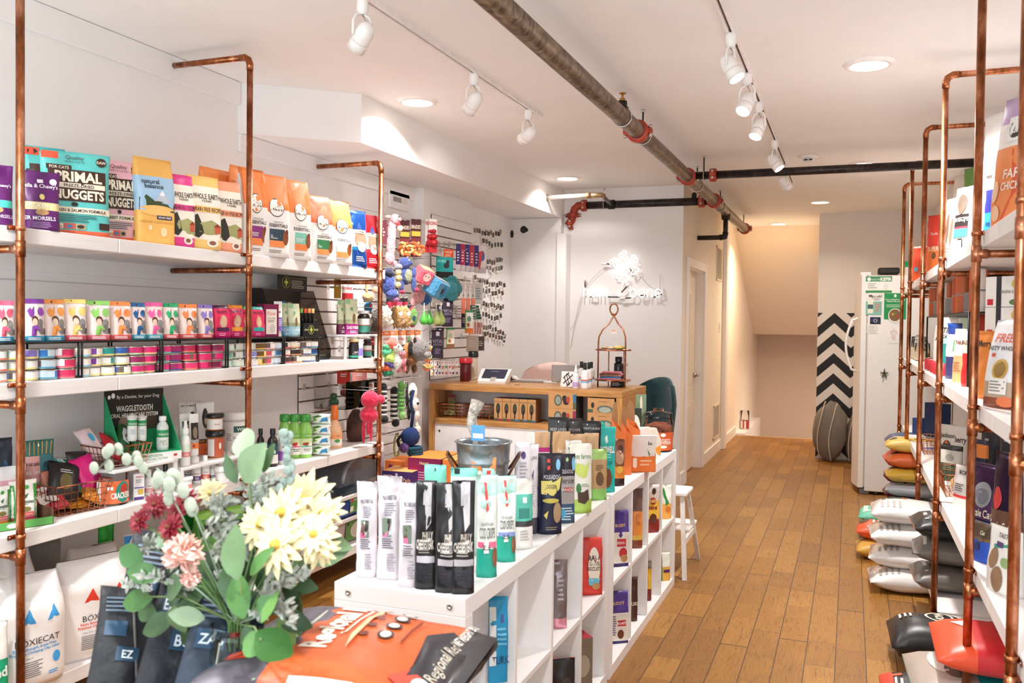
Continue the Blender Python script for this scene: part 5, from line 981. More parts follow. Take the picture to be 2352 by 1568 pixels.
# pink long-necked plush
plush('long_plush','long pink fleece plush animal hanging highest, beside the last copper post',900,550,-2.86,118,[('body',[(0,0,.12,.085,.07,.30,'e9a8ab'),(-.02,0,-.14,.09,.075,.26,'e6a2a6'),(-.04,0,-.36,.10,.08,.14,'e9a8ab'),(.06,-.02,-.46,.05,.04,.06,'e29aa0')]),('head',[(.05,-.03,.40,.10,.09,.10,'ebadb0'),(.12,-.08,.39,.05,.05,.04,'e39aa0')]),('ear',[(-.07,0,.44,.07,.02,.035,'eec0be')]),('eye',[(.10,-.11,.435,.012,.012,.012,'161212')]),('bow',[(.10,-.08,.30,.045,.03,.035,'c93040'),(.14,-.08,.22,.06,.04,.06,'f2d6b0')])])
for i,(u,c1,c2,X,nm) in enumerate(((929,'d96a2a','f0c27a',-2.88,'left'),(955,'f0b06a','e8763a',-2.84,'front'))):
    t,w,h = card('knot_toy',f'braided orange and cream dog knot toy on a dark card, the {"nearer" if i==0 else "farther"} one',u,505-i*2,590,X,24,[(.5,'7a2a30'),(1,'4a1a1c')],[('r',-.9,.55,.9,.68,'d8b23a'),('t','BRAIDED',0,.80,.10,'e8d8c0')])
    b = B(); r = sz(onX(u,570,X),17); 
    for k in range(5):
        a0 = 2*PI*k/5; b.tube([((r*.62+r*.38*math.cos(j*PI/4+k))*math.cos(a0+j*.31),-.02-.015*math.sin(j*1.3+k),r*1.15+(r*.62+r*.38*math.cos(j*PI/4+k))*math.sin(a0+j*.31)) for j in range(9)],r*.19,CLOTH(c1 if k%2 else c2),8)
    b.build('braided_knot', t)
for i,(u,v) in enumerate(((986,515),(994,518))):
    t,w,h = card('rubber_toy',f'red stacked rubber dog toy on white card, {("left","right")[i]} one of two beside the pretzel knots',u,503,580,-2.84+.03*i,20,[(.25,'c82a34'),(1,'efe9e4')],[('t','KONG',0,.88,.10,'c82a34',2)])
    b = B(); s = sz(onX(u,560,-2.84),1); R_ = PLASTIC('b8202a')
    for z,r in ((22,10.5),(36,8.5),(48,6)): b.ball((0,-.02,z*s),(r*s,r*s,r*s*.8),R_,14)
    b.build('rubber_body', t)
plush('blue_plush','blue plush dragon with pale belly hanging under the pink long plush',932,632,-2.78,92,[('body',[(0,0,0,.17,.14,.24,'3f4f8a'),(.03,-.12,-.02,.10,.05,.17,'8f9478')]),('head',[(-.05,-.04,.30,.16,.14,.15,'43548f'),(.06,-.12,.30,.08,.07,.07,'3a4a84')]),('leg',[(.20,-.04,-.22,.07,.07,.20,'43548f'),(.26,-.08,-.36,.07,.07,.06,'b03058')]),('leg',[(-.12,-.02,-.26,.07,.07,.16,'3f4f8a'),(-.10,-.05,-.42,.08,.07,.05,'b03058')]),('arm',[(.2,-.05,.08,.06,.06,.14,'4a5a98')]),('eye',[(.02,-.17,.36,.02,.02,.02,'f0ece4')])])
plush('blue_plush','darker curly blue plush hanging lower left of the dragon',893,655,-2.74,80,[('body',[(0,0,0,.2,.16,.30,'3c4c90'),(.08,-.05,-.25,.2,.14,.16,'46579a'),(-.12,0,.2,.16,.13,.16,'353f78')]),('paw',[(.18,-.08,-.40,.12,.09,.07,'a86a9a')]),('head',[(0,-.02,.36,.17,.15,.14,'2a2f4a')])],fuzz=.5)
plush('yellow_plush','small beige bead-necked plush between the two blue plush toys',915,640,-2.72,62,[('body',[(0,0,.25,.12,.1,.14,'d8c48c'),(.02,-.02,.02,.13,.1,.13,'c9b47c'),(-.01,0,-.22,.12,.1,.13,'d8c48c')]),('head',[(0,0,.44,.16,.13,.12,'8a8a98')])])
def cube(nm,lab,u,v,X,px,c,top,side,rz=.4,items=()):
    t,P = T0(nm,lab,'plush toy',u,v,X,None,FZ+rz); s = sz(P,px)/2; b = B(); b.rbox(-s,-s,-s,s,s,s,CLOTH(c),s*.25); b.build('cube_body', t); b = B(); b.rbox(-s*.8,-s*.8,s*.98,s*.8,s*.8,s*1.03,CLOTH(top),s*.02); b.build('top_patch', t)
    p = B(); decals(p,items,lambda a,q,o=0: Vector((a*s,-s-.001-o,(q-.5)*2*s)),2*s,2*s,.001); 
    if items: p.build('face_patch', t)
    t.rotation_euler = (.45,.25,FZ+rz); return t
cube('cube_plush','coral and yellow plush cube with pig face on one side',973,632,-2.72,36,'e8566a','f2c58a',0,.2,[('e',0,.55,.55,.28,'f4c0b8'),('e',-.25,.62,.07,.05,'2a2020'),('e',.2,.62,.07,.05,'2a2020')])
cube('cube_plush','large blue plush cube with grey face, in front of the teal flower',1002,660,-2.66,44,'3a82a8','8f8f90',0,.5,[('e',.2,.5,.35,.3,'2f6f98'),('e',0,.5,.18,.16,'3a2a20')])
b = B(); t,P = T0('flower_plush','flat teal flower shaped plush behind the blue cube','plush toy',1034,662,-2.80); s = sz(P,29)
for k in range(5): a = 2*PI*k/5; b.ball((s*.55*math.cos(a),0,s*.55*math.sin(a)),(s*.52,s*.18,s*.52),CLOTH('1f6a72'),12)
b.ball((0,-.01,0),(s*.6,s*.2,s*.6),CLOTH('26767e'),12); b.build('petal_body', t); B().ball((0,.02,0),(s*1.05,s*.1,s*1.05),CLOTH('16181c'),14).build('backing', t)
plush('pink_plush','pale pink plush with blue side below the blue dragon',962,680,-2.82,60,[('body',[(0,0,0,.28,.2,.3,'e0a0a0'),(-.22,0,-.25,.12,.1,.2,'e6aaa8'),(.25,.05,-.1,.3,.2,.25,'2f5f98')]),('head',[(-.05,-.05,.32,.2,.17,.17,'e8b0ae')])])
card('teal_card','teal toy card with black cat silhouette above the blue cube',1021,590,642,-2.84,42,[(.35,'161616'),(1,'1f9a98')],[('e',.2,.62,.35,.12,'20282a'),('e',.35,.78,.2,.09,'20282a'),('t','ME MEW',-.35,.82,.12,'8fe0d8',1,.5)])
for i in range(6):
    u = 1052+i*10.5; c = ('3a2a6a','b02a4a','3a2f78','c0384a','4a3a80','efe4e2')[i]; t,w,h = card('toothbrush_pack',f'hanging clear pack with {("violet","red","indigo","crimson","purple","white and red")[i]} insert, {("nearest","second","third","fourth","fifth","last")[i]} in the toothbrush row',u,556+i*1.0,620+i*1.5,-2.80,11 if i < 5 else 26,[(.2,'cfc4c8'),(.95,c),(1,'d8d0d0')],[('l',-.5,.5,.3,.7,4,'e8d8d8')]+([('e',.2,.6,.5,.18,'5a6ab0'),('p',[(-.9,.15),(-.2,.15),(.3,.75),(-.9,.75)],'e0483c')] if i == 5 else []),cat='pet toothbrush')
card('orange_card_pack','small orange card packs hanging above the teal card',1030,572,595,-2.86,24,[(1,'e8552f')],[('t','TREAT',0,.7,.2,'f2e4c8'),('l',-.7,.7,.1,.5,3,'f2d8a8')],cat='packaged treat')
for i,(u,c) in enumerate(((893,'c8304a'),(906,'d83a58'),(918,'e04868'),(930,'c02848'))):
    card('red_clicker_pack',f'small black card with pink box in the row under the dragon, {("nearest","second","third","farthest")[i]} of four',u,684,706,-2.80,12,[(.6,c),(1,'2a2426')],cat='packaged toy')
for i,(u,c,nm) in enumerate(((884,'d8cdb8','off-white'),(910,'b98f58','golden, left'),(928,'c49a62','golden, right'))):
    plush('fluffy_plush',f'{nm} fluffy round plush with tag in the second toy row',u,727,-2.74,52,[('body',[(0,0,0,.28,.25,.42,c),(-.05,-.05,.25,.2,.18,.2,c),(.1,-.1,-.25,.22,.15,.2,c)]),('paw',[(.15,-.2,-.05,.10,.08,.1,c)]),('tag',[(.12,-.27,.12,.09,.01,.09,INK('efe9e2'))])],fuzz=.7)
plush('black_poodle_plush','curly black and grey plush right at the last copper post',880,722,-2.78,60,[('body',[(-.15,0,-.1,.25,.2,.4,'6a625c')]),('head',[(.02,-.05,.15,.2,.2,.22,'141214')])],fuzz=.6)
plush('avocado_plush','green avocado shaped plush with pink edge',948,728,-2.74,48,[('edge',[(0,.02,0,.26,.1,.5,'b8284a')]),('body',[(.02,-.06,0,.22,.1,.43,'6f9a4e')]),('patch',[(.02,-.15,-.05,.09,.03,.13,'1f4a5a')])],fuzz=.05)
for i,(u,c,nm) in enumerate(((974,'58b848','bright green'),(986,'4aa83e','deep green'),(1002,'cfe08a','pale lime'),(1013,'b8d070','lime, rightmost'))):
    t,P = T0('drop_ball',f'{nm} teardrop squeaker ball on a hook','ball toy',u,735,-2.74); s = sz(P,11); b = B(); b.lathe([(.001,-s,PLASTIC(c)),(s*.6,-s*.85),(s*.95,-s*.3),(s*.9,.2*s),(s*.5,s*1.0),(s*.15,s*1.9),(.001,s*2.1)],16); b.build('ball_body', t); B().box(-s*.1,-.001,s*2,s*.1,.001,s*3.6,PAPER('e8e6e0')).build('hang_strip', t)
for i,(u,vt,vb,w,X) in enumerate(((1028,690,750,26,-2.82),(1004,757,822,30,-2.76),(1010,700,748,22,-2.90),(1150-140,752,800,20,-2.9))):
    bag('hanging_treat_bag',f'dark purple treat bag on a hook, {("upper right","large lower","one half behind the green balls","hidden behind the large lower")[i]} one','treat bag',onX(u,vb,X),FZ,sz(onX(u,vb,X),w),sz(onX(u,vb,X),vb-vt),.03,'pouch',[(1,'2f2436')],[('t','VITAL',0,.6,.12,'a89ab0'),('t','ESSENTIALS',0,.48,.07,'a89ab0',0,.8),('l',-.5,.5,.15,.35,4,'8a7a98'),('r',-.3,.78,.3,.93,'d8d0dc')],seed=i,nv=8)
for i,(u,vt,vb,c,nm) in enumerate(((1034,752,800,'f0e8d8','cream card with orange biscuit picture beside the purple bags'),(1077,712,765,'eff0ea','white and green treat card with orange foot'))):
    t,w,h = card('treat_card',nm,u,vt,vb,-2.84,20,[(.22,'e87a3a' if i else '8a5a3a'),(.9,c),(1,'3f8f5a')],[('e',0,.62,.5,.12,'6a9a7a' if i else 'c8d0b0'),('e',-.2,.36,.4,.09,'b9733a'),('r',-1,.1,-.8,.95,'3f9a4a')] ,cat='packaged treat')
for i in range(3):
    card('orange_syringe_pack',f'slim coral and clear grooming tool pack, {("nearest","middle","farthest")[i]} of three near the photo strings',1064+i*11,648+i,720,-2.86,10,[(.5,'ef8a72'),(.96,'e8e0de'),(1,'f2ece8')],[('r',-.3,.5,.3,.9,'c8c4c8'),('r',-.2,.55,.2,.62,'2a2a2e')],cat='grooming tool')
card('small_white_pack','white printed card hanging right of the coral packs',1099,650,698,-2.90,22,[(1,'e4e8e6')],[('l',-.7,.7,.2,.8,5,'8aa0b0')],cat='packaged toy')
for i in range(5): card('green_label_pack',f'dark green and white small box, {("lowest","second","middle","fourth","highest")[i]} of five by the photo strings',1090,727-i*6.5,733-i*6.5,-2.84+.006*i,34-i*3,[(1,'1f5a3c')],[('l',-.6,.4,.2,.8,1,'d8e4dc')],cat='packaged treat')
for i in range(5): card('stick_treat_pack',f'pink and white striped slim pack, {("nearest","second","third","fourth","farthest")[i]} of five under the green boxes',1079+i*6,728,768,-2.88,5,[(.7,'d8a09a'),(1,'efe6e2')],cat='packaged treat')
for i,(u,vt,vb,w,c) in enumerate(((1066,718,752,14,'3a2a4a'),(1085,770,808,30,'c8bcae'),(1104,772,805,18,'5a5048'),(906,640,700,18,'2a2624'),(1004,832,856,16,'2a3a38'),(878,505,560,22,'6a2a3a'),(940,700,740,20,'3a3f4a'))):
    card('hanging_pack',('dark violet pack beside the green treat card','clear box with printed card below the slat hooks','brown patterned pack next to the clear box','black card behind the small beige plush','dark fabric pack above the small charms','maroon and gold boxed card behind the pink plush','slate coloured pack behind the avocado plush')[i],u,vt,vb,-2.90,w,[(1,c)],[('l',-.6,.6,.3,.7,3,'d8d0c8')],cat='packaged toy')
# third row
plush('rainbow_plush','rainbow tie-dye fluffy plush dog with white muzzle',900,820,-2.66,84,[('body',[(-.10,0,-.02,.20,.17,.22,'c8e070'),(-.16,-.02,.14,.16,.15,.14,'5ac08a'),(-.12,0,-.20,.20,.17,.14,'5a4a8a'),(-.18,-.02,-.30,.16,.14,.12,'e8683a'),(-.12,.0,-.42,.17,.14,.10,'2a9a6a')]),('head',[(-.02,-.03,.34,.20,.17,.15,'e86a58'),(-.12,-.03,.26,.16,.15,.12,'58b880'),(.1,-.08,.26,.13,.13,.13,'efe8dc')]),('muzzle',[(.2,-.14,.20,.09,.09,.07,'f0ece2'),(.27,-.2,.22,.03,.03,.02,'1a1614')]),('belly',[(.12,-.1,-.12,.12,.1,.22,'ece8e0')]),('eye',[(.12,-.22,.30,.02,.02,.02,'161414')])],fuzz=.6)
plush('pink_plush','small pink fluffy plush pig beside the rainbow dog',921,828,-2.64,56,[('body',[(0,0,-.05,.22,.2,.25,'e0808c')]),('head',[(-.02,-.05,.3,.2,.18,.18,'e8929c')]),('leg',[(.12,-.05,-.36,.09,.09,.14,'d87480')]),('leg',[(-.12,-.05,-.36,.09,.09,.14,'d87480')])],fuzz=.4)
plush('bison_plush','orange plush with brown feet and dark head tuft',941,815,-2.70,84,[('body',[(0,0,.05,.22,.18,.30,'d8813a'),(.02,-.1,-.12,.18,.14,.16,'8a5a30')]),('leg',[(-.10,-.05,-.36,.08,.08,.14,'6a4226')]),('leg',[(.12,-.05,-.36,.08,.08,.14,'6a4226')]),('head',[(.04,-.14,-.0,.13,.12,.12,'8f5c30')]),('ear',[(-.02,0,.4,.05,.04,.12,'4a7a3a')])],fuzz=.3)
plush('hippo_plush','round grey plush animal with black ears in front of the tennis balls',966,803,-2.62,56,[('body',[(0,0,0,.38,.32,.42,'7a7674')]),('muzzle',[(.2,-.2,-.2,.2,.18,.16,'8a8684')]),('ear',[(-.25,.0,.38,.08,.05,.13,'1c1a1a')]),('wing',[(-.42,0,.05,.14,.08,.3,'1a1818')]),('eye',[(.1,-.3,.12,.03,.03,.03,'121010')])],fuzz=.35)
for i,v in enumerate((800,822,843)):
    t,P = T0('tennis_ball',f'orange and green tennis ball, {("top","middle","bottom")[i]} of the hanging three','tennis ball',983-i,v,-2.70); s = sz(P,9.5); B().ball((0,0,0),s,CLOTH('ec8a4a'),16).build('ball_body', t)
    b = B(); b.tube([(s*1.0*math.cos(a),s*.99*math.sin(a)*.95,s*.35*math.cos(2*a)+s*.18) for a in [k*PI/8 for k in range(17)]],s*.16,CLOTH('9ac88a'),6); b.build('seam', t)
for i,(u,w) in enumerate(((888,20),(903,22),(922,20),(940,22),(957,18))):
    card('toy_header_card',f'orange header card of a hanging toy, {("nearest","second","third","fourth","farthest")[i]} in the third row',u,760-i*.6,790,-2.74,w,[(.65,'efe8e0'),(1,'ee7a3a')],[('l',-.5,.5,.75,.92,2,'f6ece0'),('t','KONG',0,.4,.2,'c8303a',1,.7)],cat='packaged toy')
# small charms
random.seed(3)
for i in range(16):
    u = 992+ (i%8)*8+random.uniform(-1,1); v = 838+(i//8)*14; c = random.choice(['b02a3a','2a3a7a','e0b03a','2a8a5a','d05a8a','e8e4de','5a2a6a','e8703a'])
    t,w,h = card('collar_charm',f'small white charm card with coloured pendant, spot {("one","two","three","four","five","six","seven","eight")[i%8]} along the {"upper" if i < 8 else "lower"} charm hook',u,v-10,v+10,-2.78+.01*(i%2),6.5,[(1,'f0ece8')],[('r',-.4,.7,.4,.85,'b8485a')],cat='collar charm')
    B().ball((0,-.012,h*.3),(w*.3,w*.3,w*.5),PLASTIC(c),8).build('pendant', t)
# bottom row of long toys
for i,(u,v,h) in enumerate(((880,930,96),(905,938,96))):
    L = [(0,0,.38-.055*k,.10,.085,.048,'e8e4e0' if k%2 else '141214') for k in range(12)]
    plush('striped_plush',f'black and white striped stuffingless dog toy, {("left one half behind the copper post","right one")[i]}',u,v,-2.70,h,[('striped_body',L),('head',[(0,0,.44,.10,.09,.09,'161416')]),('foot',[(.03,-.04,-.34,.10,.10,.10,'141214')])],fuzz=.05)
plush('green_rope_plush','light green rope bodied toy with goggle eye',921,915,-2.66,88,[('body',[(0,0,.25-.1*k,.10+.02*(k%2),.09,.06,'6fae58' if k%2 else '5f9e4c') for k in range(6)]),('tassel',[(.03,0,-.42,.10,.08,.14,'8fc878')]),('head',[(.02,-.03,.36,.12,.11,.11,'6aa850')]),('eye',[(.06,-.13,.42,.04,.03,.04,INK('f2f0ec')),(.07,-.16,.42,.02,.02,.02,INK('141212'))])],fuzz=.2)
plush('spotted_plush','white dalmatian style toy with black edging and rope tassel',947,935,-2.68,118,[('body',[(0,0,.28,.10,.08,.20,'e8e2da'),(.03,-.02,.05,.11,.09,.16,'e2dcd4'),(.05,-.02,-.14,.10,.08,.12,'e8e2da')]),('spot',[(-.05,-.06,.28,.03,.03,.05,'161414'),(.08,-.09,.08,.03,.03,.03,'161414'),(.0,-.09,-.08,.03,.03,.03,'161414')]),('edge',[(-.10,.03,.25,.03,.05,.24,'18181a'),(-.06,.03,-.05,.04,.05,.2,'18181a')]),('tassel',[(.08,-.02,-.33,.04,.04,.06,'efe4d6'),(.10,-.02,-.43,.07,.05,.09,'e8dccc')])],fuzz=.15)
t,P = T0('rope_toy','navy and turquoise knotted rope toy hanging lowest','rope toy',950,1030,-2.66); s = sz(P,1); b = B(); ND = mat('16305a',.9,0,.5,160,.9)
b.ball((-8*s,0,28*s),(22*s,19*s,22*s),mat('173468',.9,0,.45,140,.9),16,None,.1,3)
for k in range(5): b.tube([((18-1.5*k)*s*math.cos(a)+2*s*k,(14-k)*s*math.sin(a),(2-6.5*k)*s) for a in [q*PI/8 for q in range(17)]],4.2*s,mat('1c5068',.9,0,.5,160,.9),7)
b.build('knot', t); b = B(); b.tube([(8*s,0,-28*s),(2*s,0,-45*s),(4*s,0,-62*s),(16*s,0,-66*s),(24*s,0,-58*s),(20*s,0,-42*s),(12*s,0,-28*s)],4.2*s,ND,8); b.build('loop', t)
b = B(); b.tube([(-6*s,0,50*s),(-2*s,0,80*s),(-8*s,0,110*s),(-2*s,0,135*s)],4*s,ND,8); b.build('top_rope', t)
t,P = T0('rope_ball','purple tennis ball in black rope beside the navy knot','rope toy',928,1028,-2.70); s = sz(P,1); B().ball((0,0,0),12*s,CLOTH('5a3478'),14).build('ball_body', t); b = B(); b.tube([(-12*s,0,4*s),(-16*s,0,18*s),(-6*s,0,30*s)],3.5*s,mat('141018',.9,0,.3,90,.6),8); b.build('rope', t)
t,P = T0('rope_loop','yellow and black twisted rope loop hanging on the wall','rope toy',911,1020,-2.90); s = sz(P,1); b = B(); b.tube([(0,0,26*s),(-5*s,0,10*s),(-6*s,0,-12*s),(-3*s,0,-26*s),(3*s,0,-26*s),(7*s,0,-12*s),(6*s,0,10*s),(2*s,0,26*s)],2.6*s,mat('b8a860',.9,0,.75,220,.9),8); b.build('loop', t)
plush('pink_wubba','hot pink hanging octopus toy with two ball segments and long tails',855,950,-2.62,130,[('head',[(-.04,0,.25,.17,.15,.16,'e0284e'),(.14,-.05,.26,.08,.07,.08,'e83a5c')]),('body',[(-.06,0,-.02,.17,.15,.15,'d8244a')]),('tail',[(-.08,-.02,-.22,.035,.03,.16,'d8284c')]),('tail',[(-.16,-.02,-.30,.035,.03,.22,'c82044')]),('tail',[(-.02,0,-.28,.03,.03,.22,'e0305a')])],fuzz=.05)
plush('giraffe_plush','giraffe patterned plush partly behind the hot pink toy',817,985,-2.84,110,[('body',[(0,0,.0,.20,.14,.42,mat('4a2e24',.9,0,.6,14,.5))]),('leg',[(-.12,0,-.32,.07,.07,.16,'6a4a3a')]),('leg',[(.12,0,-.32,.08,.07,.16,'5a3c30')])],fuzz=.1)
plush('wooden_toned_plush','beige stuffed toy with long arm by the copper post',849,672,-2.84,70,[('arm',[(-.10,0,.22,.05,.05,.3,'d8b88c')]),('body',[(-.05,0,-.15,.2,.16,.16,'cbaa7c')]),('head',[(.2,0,.1,.12,.1,.12,'d0a884')])],fuzz=.1)
plush('parrot_plush','blue parrot plush with red beak behind the supplement bottle',846,705,-2.88,34,[('body',[(0,0,0,.3,.25,.4,'2a7aa0')]),('beak',[(.1,-.25,.1,.1,.1,.1,'d0303a')])])
plush('parrot_plush','red parrot plush with white face next to the lower supplement bottle',862,797,-2.86,50,[('body',[(0,0,-.1,.28,.25,.35,'5a4038')]),('head',[(-.05,-.05,.25,.25,.22,.2,'d8382e'),(0,-.22,.2,.12,.06,.1,'efe6da')])])
plush('grey_goat_plush','grey brown plush hanging between supplement bottles and the post',862,745,-2.86,74,[('body',[(0,0,-.1,.24,.2,.38,'6f635a')]),('head',[(.05,-.05,.3,.18,.15,.15,'7a6e64')])],fuzz=.4)
kc = [('r',-.9,.0,.9,.35,'d8302e'),('t','KONG',0,.82,.14,'c8282e',2,.8)]
card('kong_card','white and red dog toy card behind the dark acrylic display',798,655,700,-2.95,26,[(.6,'d0282e'),(1,'efe9e4')],[('t','KONG',0,.85,.13,'c8282e',2,.8)])
card('boxed_toy_card','white toy card with red foot and logo lettering under the shelf',844,878,930,-2.88,30,[(.3,'d8382e'),(1,'efe8e2')],[('t','KONG',0,.85,.14,'c8282e',2,.8),('t','Wubba',.1,.66,.12,'3a3230',0,.6),('e',0,.5,.35,.12,'8a5a44')])
for i,(u,v,w,h,c,nm) in enumerate(((789,866,30,30,'d8362c','orange red card pack under the second shelf board'),(826,864,34,24,'ec9a94','pink bow shaped card pack under the second shelf board'),(775,660,16,50,'b98a2a','golden card at the back of the display'),(818,690,12,50,'efe6e0','slim white card beside the pale green pouches'),(829,690,12,50,'eae2dc','second slim white card beside the pale green pouches'))):
    card('hanging_pack',nm,u,v-h/2,v+h/2,-2.97,w,[(1,c)],[('l',-.5,.5,.5,.8,2,'f2ece6')])
# clear plastic bin of rubber toys
a, c = onX(757,860,-2.98), onX(838,926,-2.98); t = thing('clear_toy_bin','clear plastic wall bin holding rubber toys under the second left shelf','bin',(-2.98,(a.y+c.y)/2,c.z)); hy = (c.y-a.y)/2; hh = a.z-c.z
b = B(); b.box(-.12,-hy,0,.12,hy,.004,CLEAR).box(.116,-hy,0,.12,hy,hh*.8,CLEAR).box(-.12,-hy,0,.12,-hy+.004,hh,CLEAR).box(-.12,hy-.004,0,.12,hy,hh,CLEAR); b.build('bin_body', t)
for i,(dy,c1,nm) in enumerate(((-.10,'3a6a4a','green'),(-.02,'d88a4a','tan'),(.06,'2a5a4a','dark green'),(.10,'b8582a','rust'),(.0,'8a3a2a','brick red'))):
    b = B(); b.ball((0,0,.03),(.032,.032,.028),PLASTIC(c1),12).ball((0,0,.068),(.022,.022,.02),PLASTIC(c1),12); b.build('rubber_toy',None,(-2.98+.05*(i%2)-.02,(a.y+c.y)/2+dy*1.3,c.z+.005+.05*(i==4)),label=f'{nm} rubber dog toy inside the clear wall bin',cat='rubber toy')
# hooks
HK = mat('c4bdb8',.4,.2)
b = B(); b.tube([(0,0,0),(.20,0,-.004),(.225,0,.012)],.0024,HK,6); b.box(-.006,-.014,-.02,.0,.014,.02,HK); hk = b.build('display_hook',None,label='white metal peg hook on the slatwall',cat='hook',group='white peg hooks on the slatwalls')
hs = [(985,510,-3.09),(905,600,-3.09),(960,588,-3.09),(1040,575,-3.0),(930,686,-3.09),(965,692,-3.09),(1000,690,-3.05),(1025,688,-3.0),(900,762,-3.09),(945,758,-3.09),(1070,645,-3.0),(1095,640,-3.0),(1075,708,-3.0),(905,868,-3.09),(930,865,-3.09),(1010,825,-3.0),(1015,842,-3.0),(870,870,-3.09),(1060,560,-3.0),(880,500,-3.09)]
for i,(u,v,X) in enumerate(hs):
    P = onX(u,v,X+.12); o = hk if i == 0 else hk.copy()
    if i: C.objects.link(o)
    o.location = (X+.02,P.y,P.z)
hs = [tuple(o.location) for o in bpy.data.objects if o.name.startswith('display_hook')]; hs = [(h[1],h[2]) for h in hs]
for i in range(3): P = onX(983-i,(800,822,843)[i],-2.70); HANG.append((P.x,P.y,P.z+.035))
for u,v,X in ((911,996,-2.90),(950,985,-2.66),(928,1000,-2.70),(974,715,-2.74),(986,715,-2.74),(1002,715,-2.74),(1013,715,-2.74),(1028,692,-2.82),(1004,760,-2.76),(1010,702,-2.90)): HANG.append(tuple(onX(u,v,X)))
for x,y,z in HANG:
    wx = -3.0 if 6.08 < y < 6.87 else (-3.09 if 4.5 < y < 5.95 else XL)
    if any(abs(y-a) < .014 and abs(z-c) < .02 for a, c in hs): continue
    hs.append((y,z)); o = hk.copy(); C.objects.link(o); o.location = (wx+.0,y,z); o.scale = (max(.05,(x+.004-wx))/.215,1,1)
# strings of small photographs
b = B(); b.box(-.022,-.0006,-.07,.022,.0006,0,PAPER('ece7e2')); ph = None
def photo(c):
    b = B(); b.box(0,-.021,-.062,.0008,.021,0,PAPER('f0ece8')); b.box(.0009,-.017,-.048,.0012,.017,-.006,INK(c)); return b
kinds = [photo(c) for c in ('3a302c','5a4a42','2a2624','7a6a5e','4a4a3e','6a4a3a')]
ms = [k.build('photo_print') for k in kinds]; used = set(); random.seed(11); cnt = 0
rows = [(1088,1152,532,536,2),(1106,1155,556,566,1),(1090,1155,595,600,2),(1096,1156,612,618,1),(1088,1160,642,655,2),(1098,1156,665,672,1),(1108,1158,697,706,2),(1106,1152,722,730,1),(1098,1162,750,778,2),(1110,1162,768,792,1)]
for ri,(u0,u1,va,vb_,dens) in enumerate(rows):
    n = int((u1-u0)/(5.2 if dens==2 else 6.5))
    for i in range(n):
        u = u0+(u1-u0)*(i+.5)/n; v = va+(vb_-va)*i/n+10*math.sin(PI*i/n)*(.6 if ri < 8 else -.5)+random.uniform(-3,3); X = (-3.10 if u > 1088 else -3.01)+random.uniform(.002,.014)
        P = onX(u,v-10,X); k = random.randrange(6); o = ms[k] if k not in used else ms[k].copy()
        if k in used: C.objects.link(o)
        used.add(k); o.location = P; o.rotation_euler = (random.uniform(-.35,.35),0,random.uniform(-.5,-.1)); cnt += 1
        o['label'] = f'tiny dog photo print hung on the white wall, {("top","top","second","second","third","third","fourth","fourth","lowest","lowest")[ri]} string'; o['category'] = 'photo print'; o['group'] = f'photo prints on the {("top","top","second","second","third","third","fourth","fourth","lowest","lowest")[ri]} string'
for ri,(u0,u1,va,vb_) in enumerate(((1086,1158,522,528),(1088,1158,586,592),(1086,1162,632,646),(1104,1160,688,698),(1096,1164,738,768))):
    A_, B_ = onX(u0,va,-3.09), onX(u1,vb_,-3.09); b = B(); b.tube([A_.lerp(B_,q/8)+Vector((0,0,-.03*math.sin(PI*q/8))) for q in range(9)],.0012,mat('c8b8a0',.8),5); b.build('photo_string',None,label=f'thin cord carrying photo prints, {("highest","second","third","fourth","lowest")[ri]} of five on the white wall',cat='string')
# boxes on the floor and low shelf end
def fbox(u0,u1,vt,vb,Y,lab,c,top,items=(),dz=.3,rz=.1,dd=.22):
    P = onY((u0+u1)/2,vb,Y); w = sz(P,u1-u0); h = onY((u0+u1)/2,vt,Y).z-P.z
    return carton('pee_pad_carton' if 'pad' in lab else 'product_carton',lab,'carton',(P.x,P.y,max(P.z,0)),rz,w,dd,h,c,items,faces=[c,top,c,c,c,c])
# ================================================================= sales counter, neon sign, refrigerator
OAK = wood('oak_counter','a06c38','c99658',(1.5,16,16),.42,.6); OAKV = wood('oak_counter_side','9c6632','c48f50',(16,16,1.5),.42,.6)
cz = 1.05; ct = thing('sales_counter','oak and white sales counter with open shelf, at the back under the neon sign','counter',(-2.935,5.925,0),-.030)
CW, CD = 1.49, .66; PAN = mat('ece8e6',.45)
B().rbox(0,0,cz-.045,CW,CD,cz,OAK,.003).build('counter_top', ct)
B().rbox(0,0,0,.045,CD,cz-.046,OAKV,.003).build('side_panel', ct); B().rbox(CW-.045,0,0,CW,CD,cz-.046,OAKV,.003).build('side_panel', ct)
B().rbox(.046,0,.755,CW-.046,.40,.795,OAK,.003).build('shelf', ct)
B().box(.046,.30,.796,CW-.046,.31,cz-.046,PAN).build('back_panel', ct)
B().box(.046,.015,.0,CW-.046,.025,.754,PAN).build('front_panel', ct)
B().lathe([(.001,0,mat('5a3a2c',.5)),(.008,0),(.008,.004),(.001,.004)],12,Matrix.Translation((.085,.014,.70))@Matrix.Rotation(PI/2,4,'X')).build('cable_hole', ct)
CR_ = -.03
def onC(u0,u1,vb,vt,z=cz): return spec(u0,u1,vt,CR_,z,vb=vb)
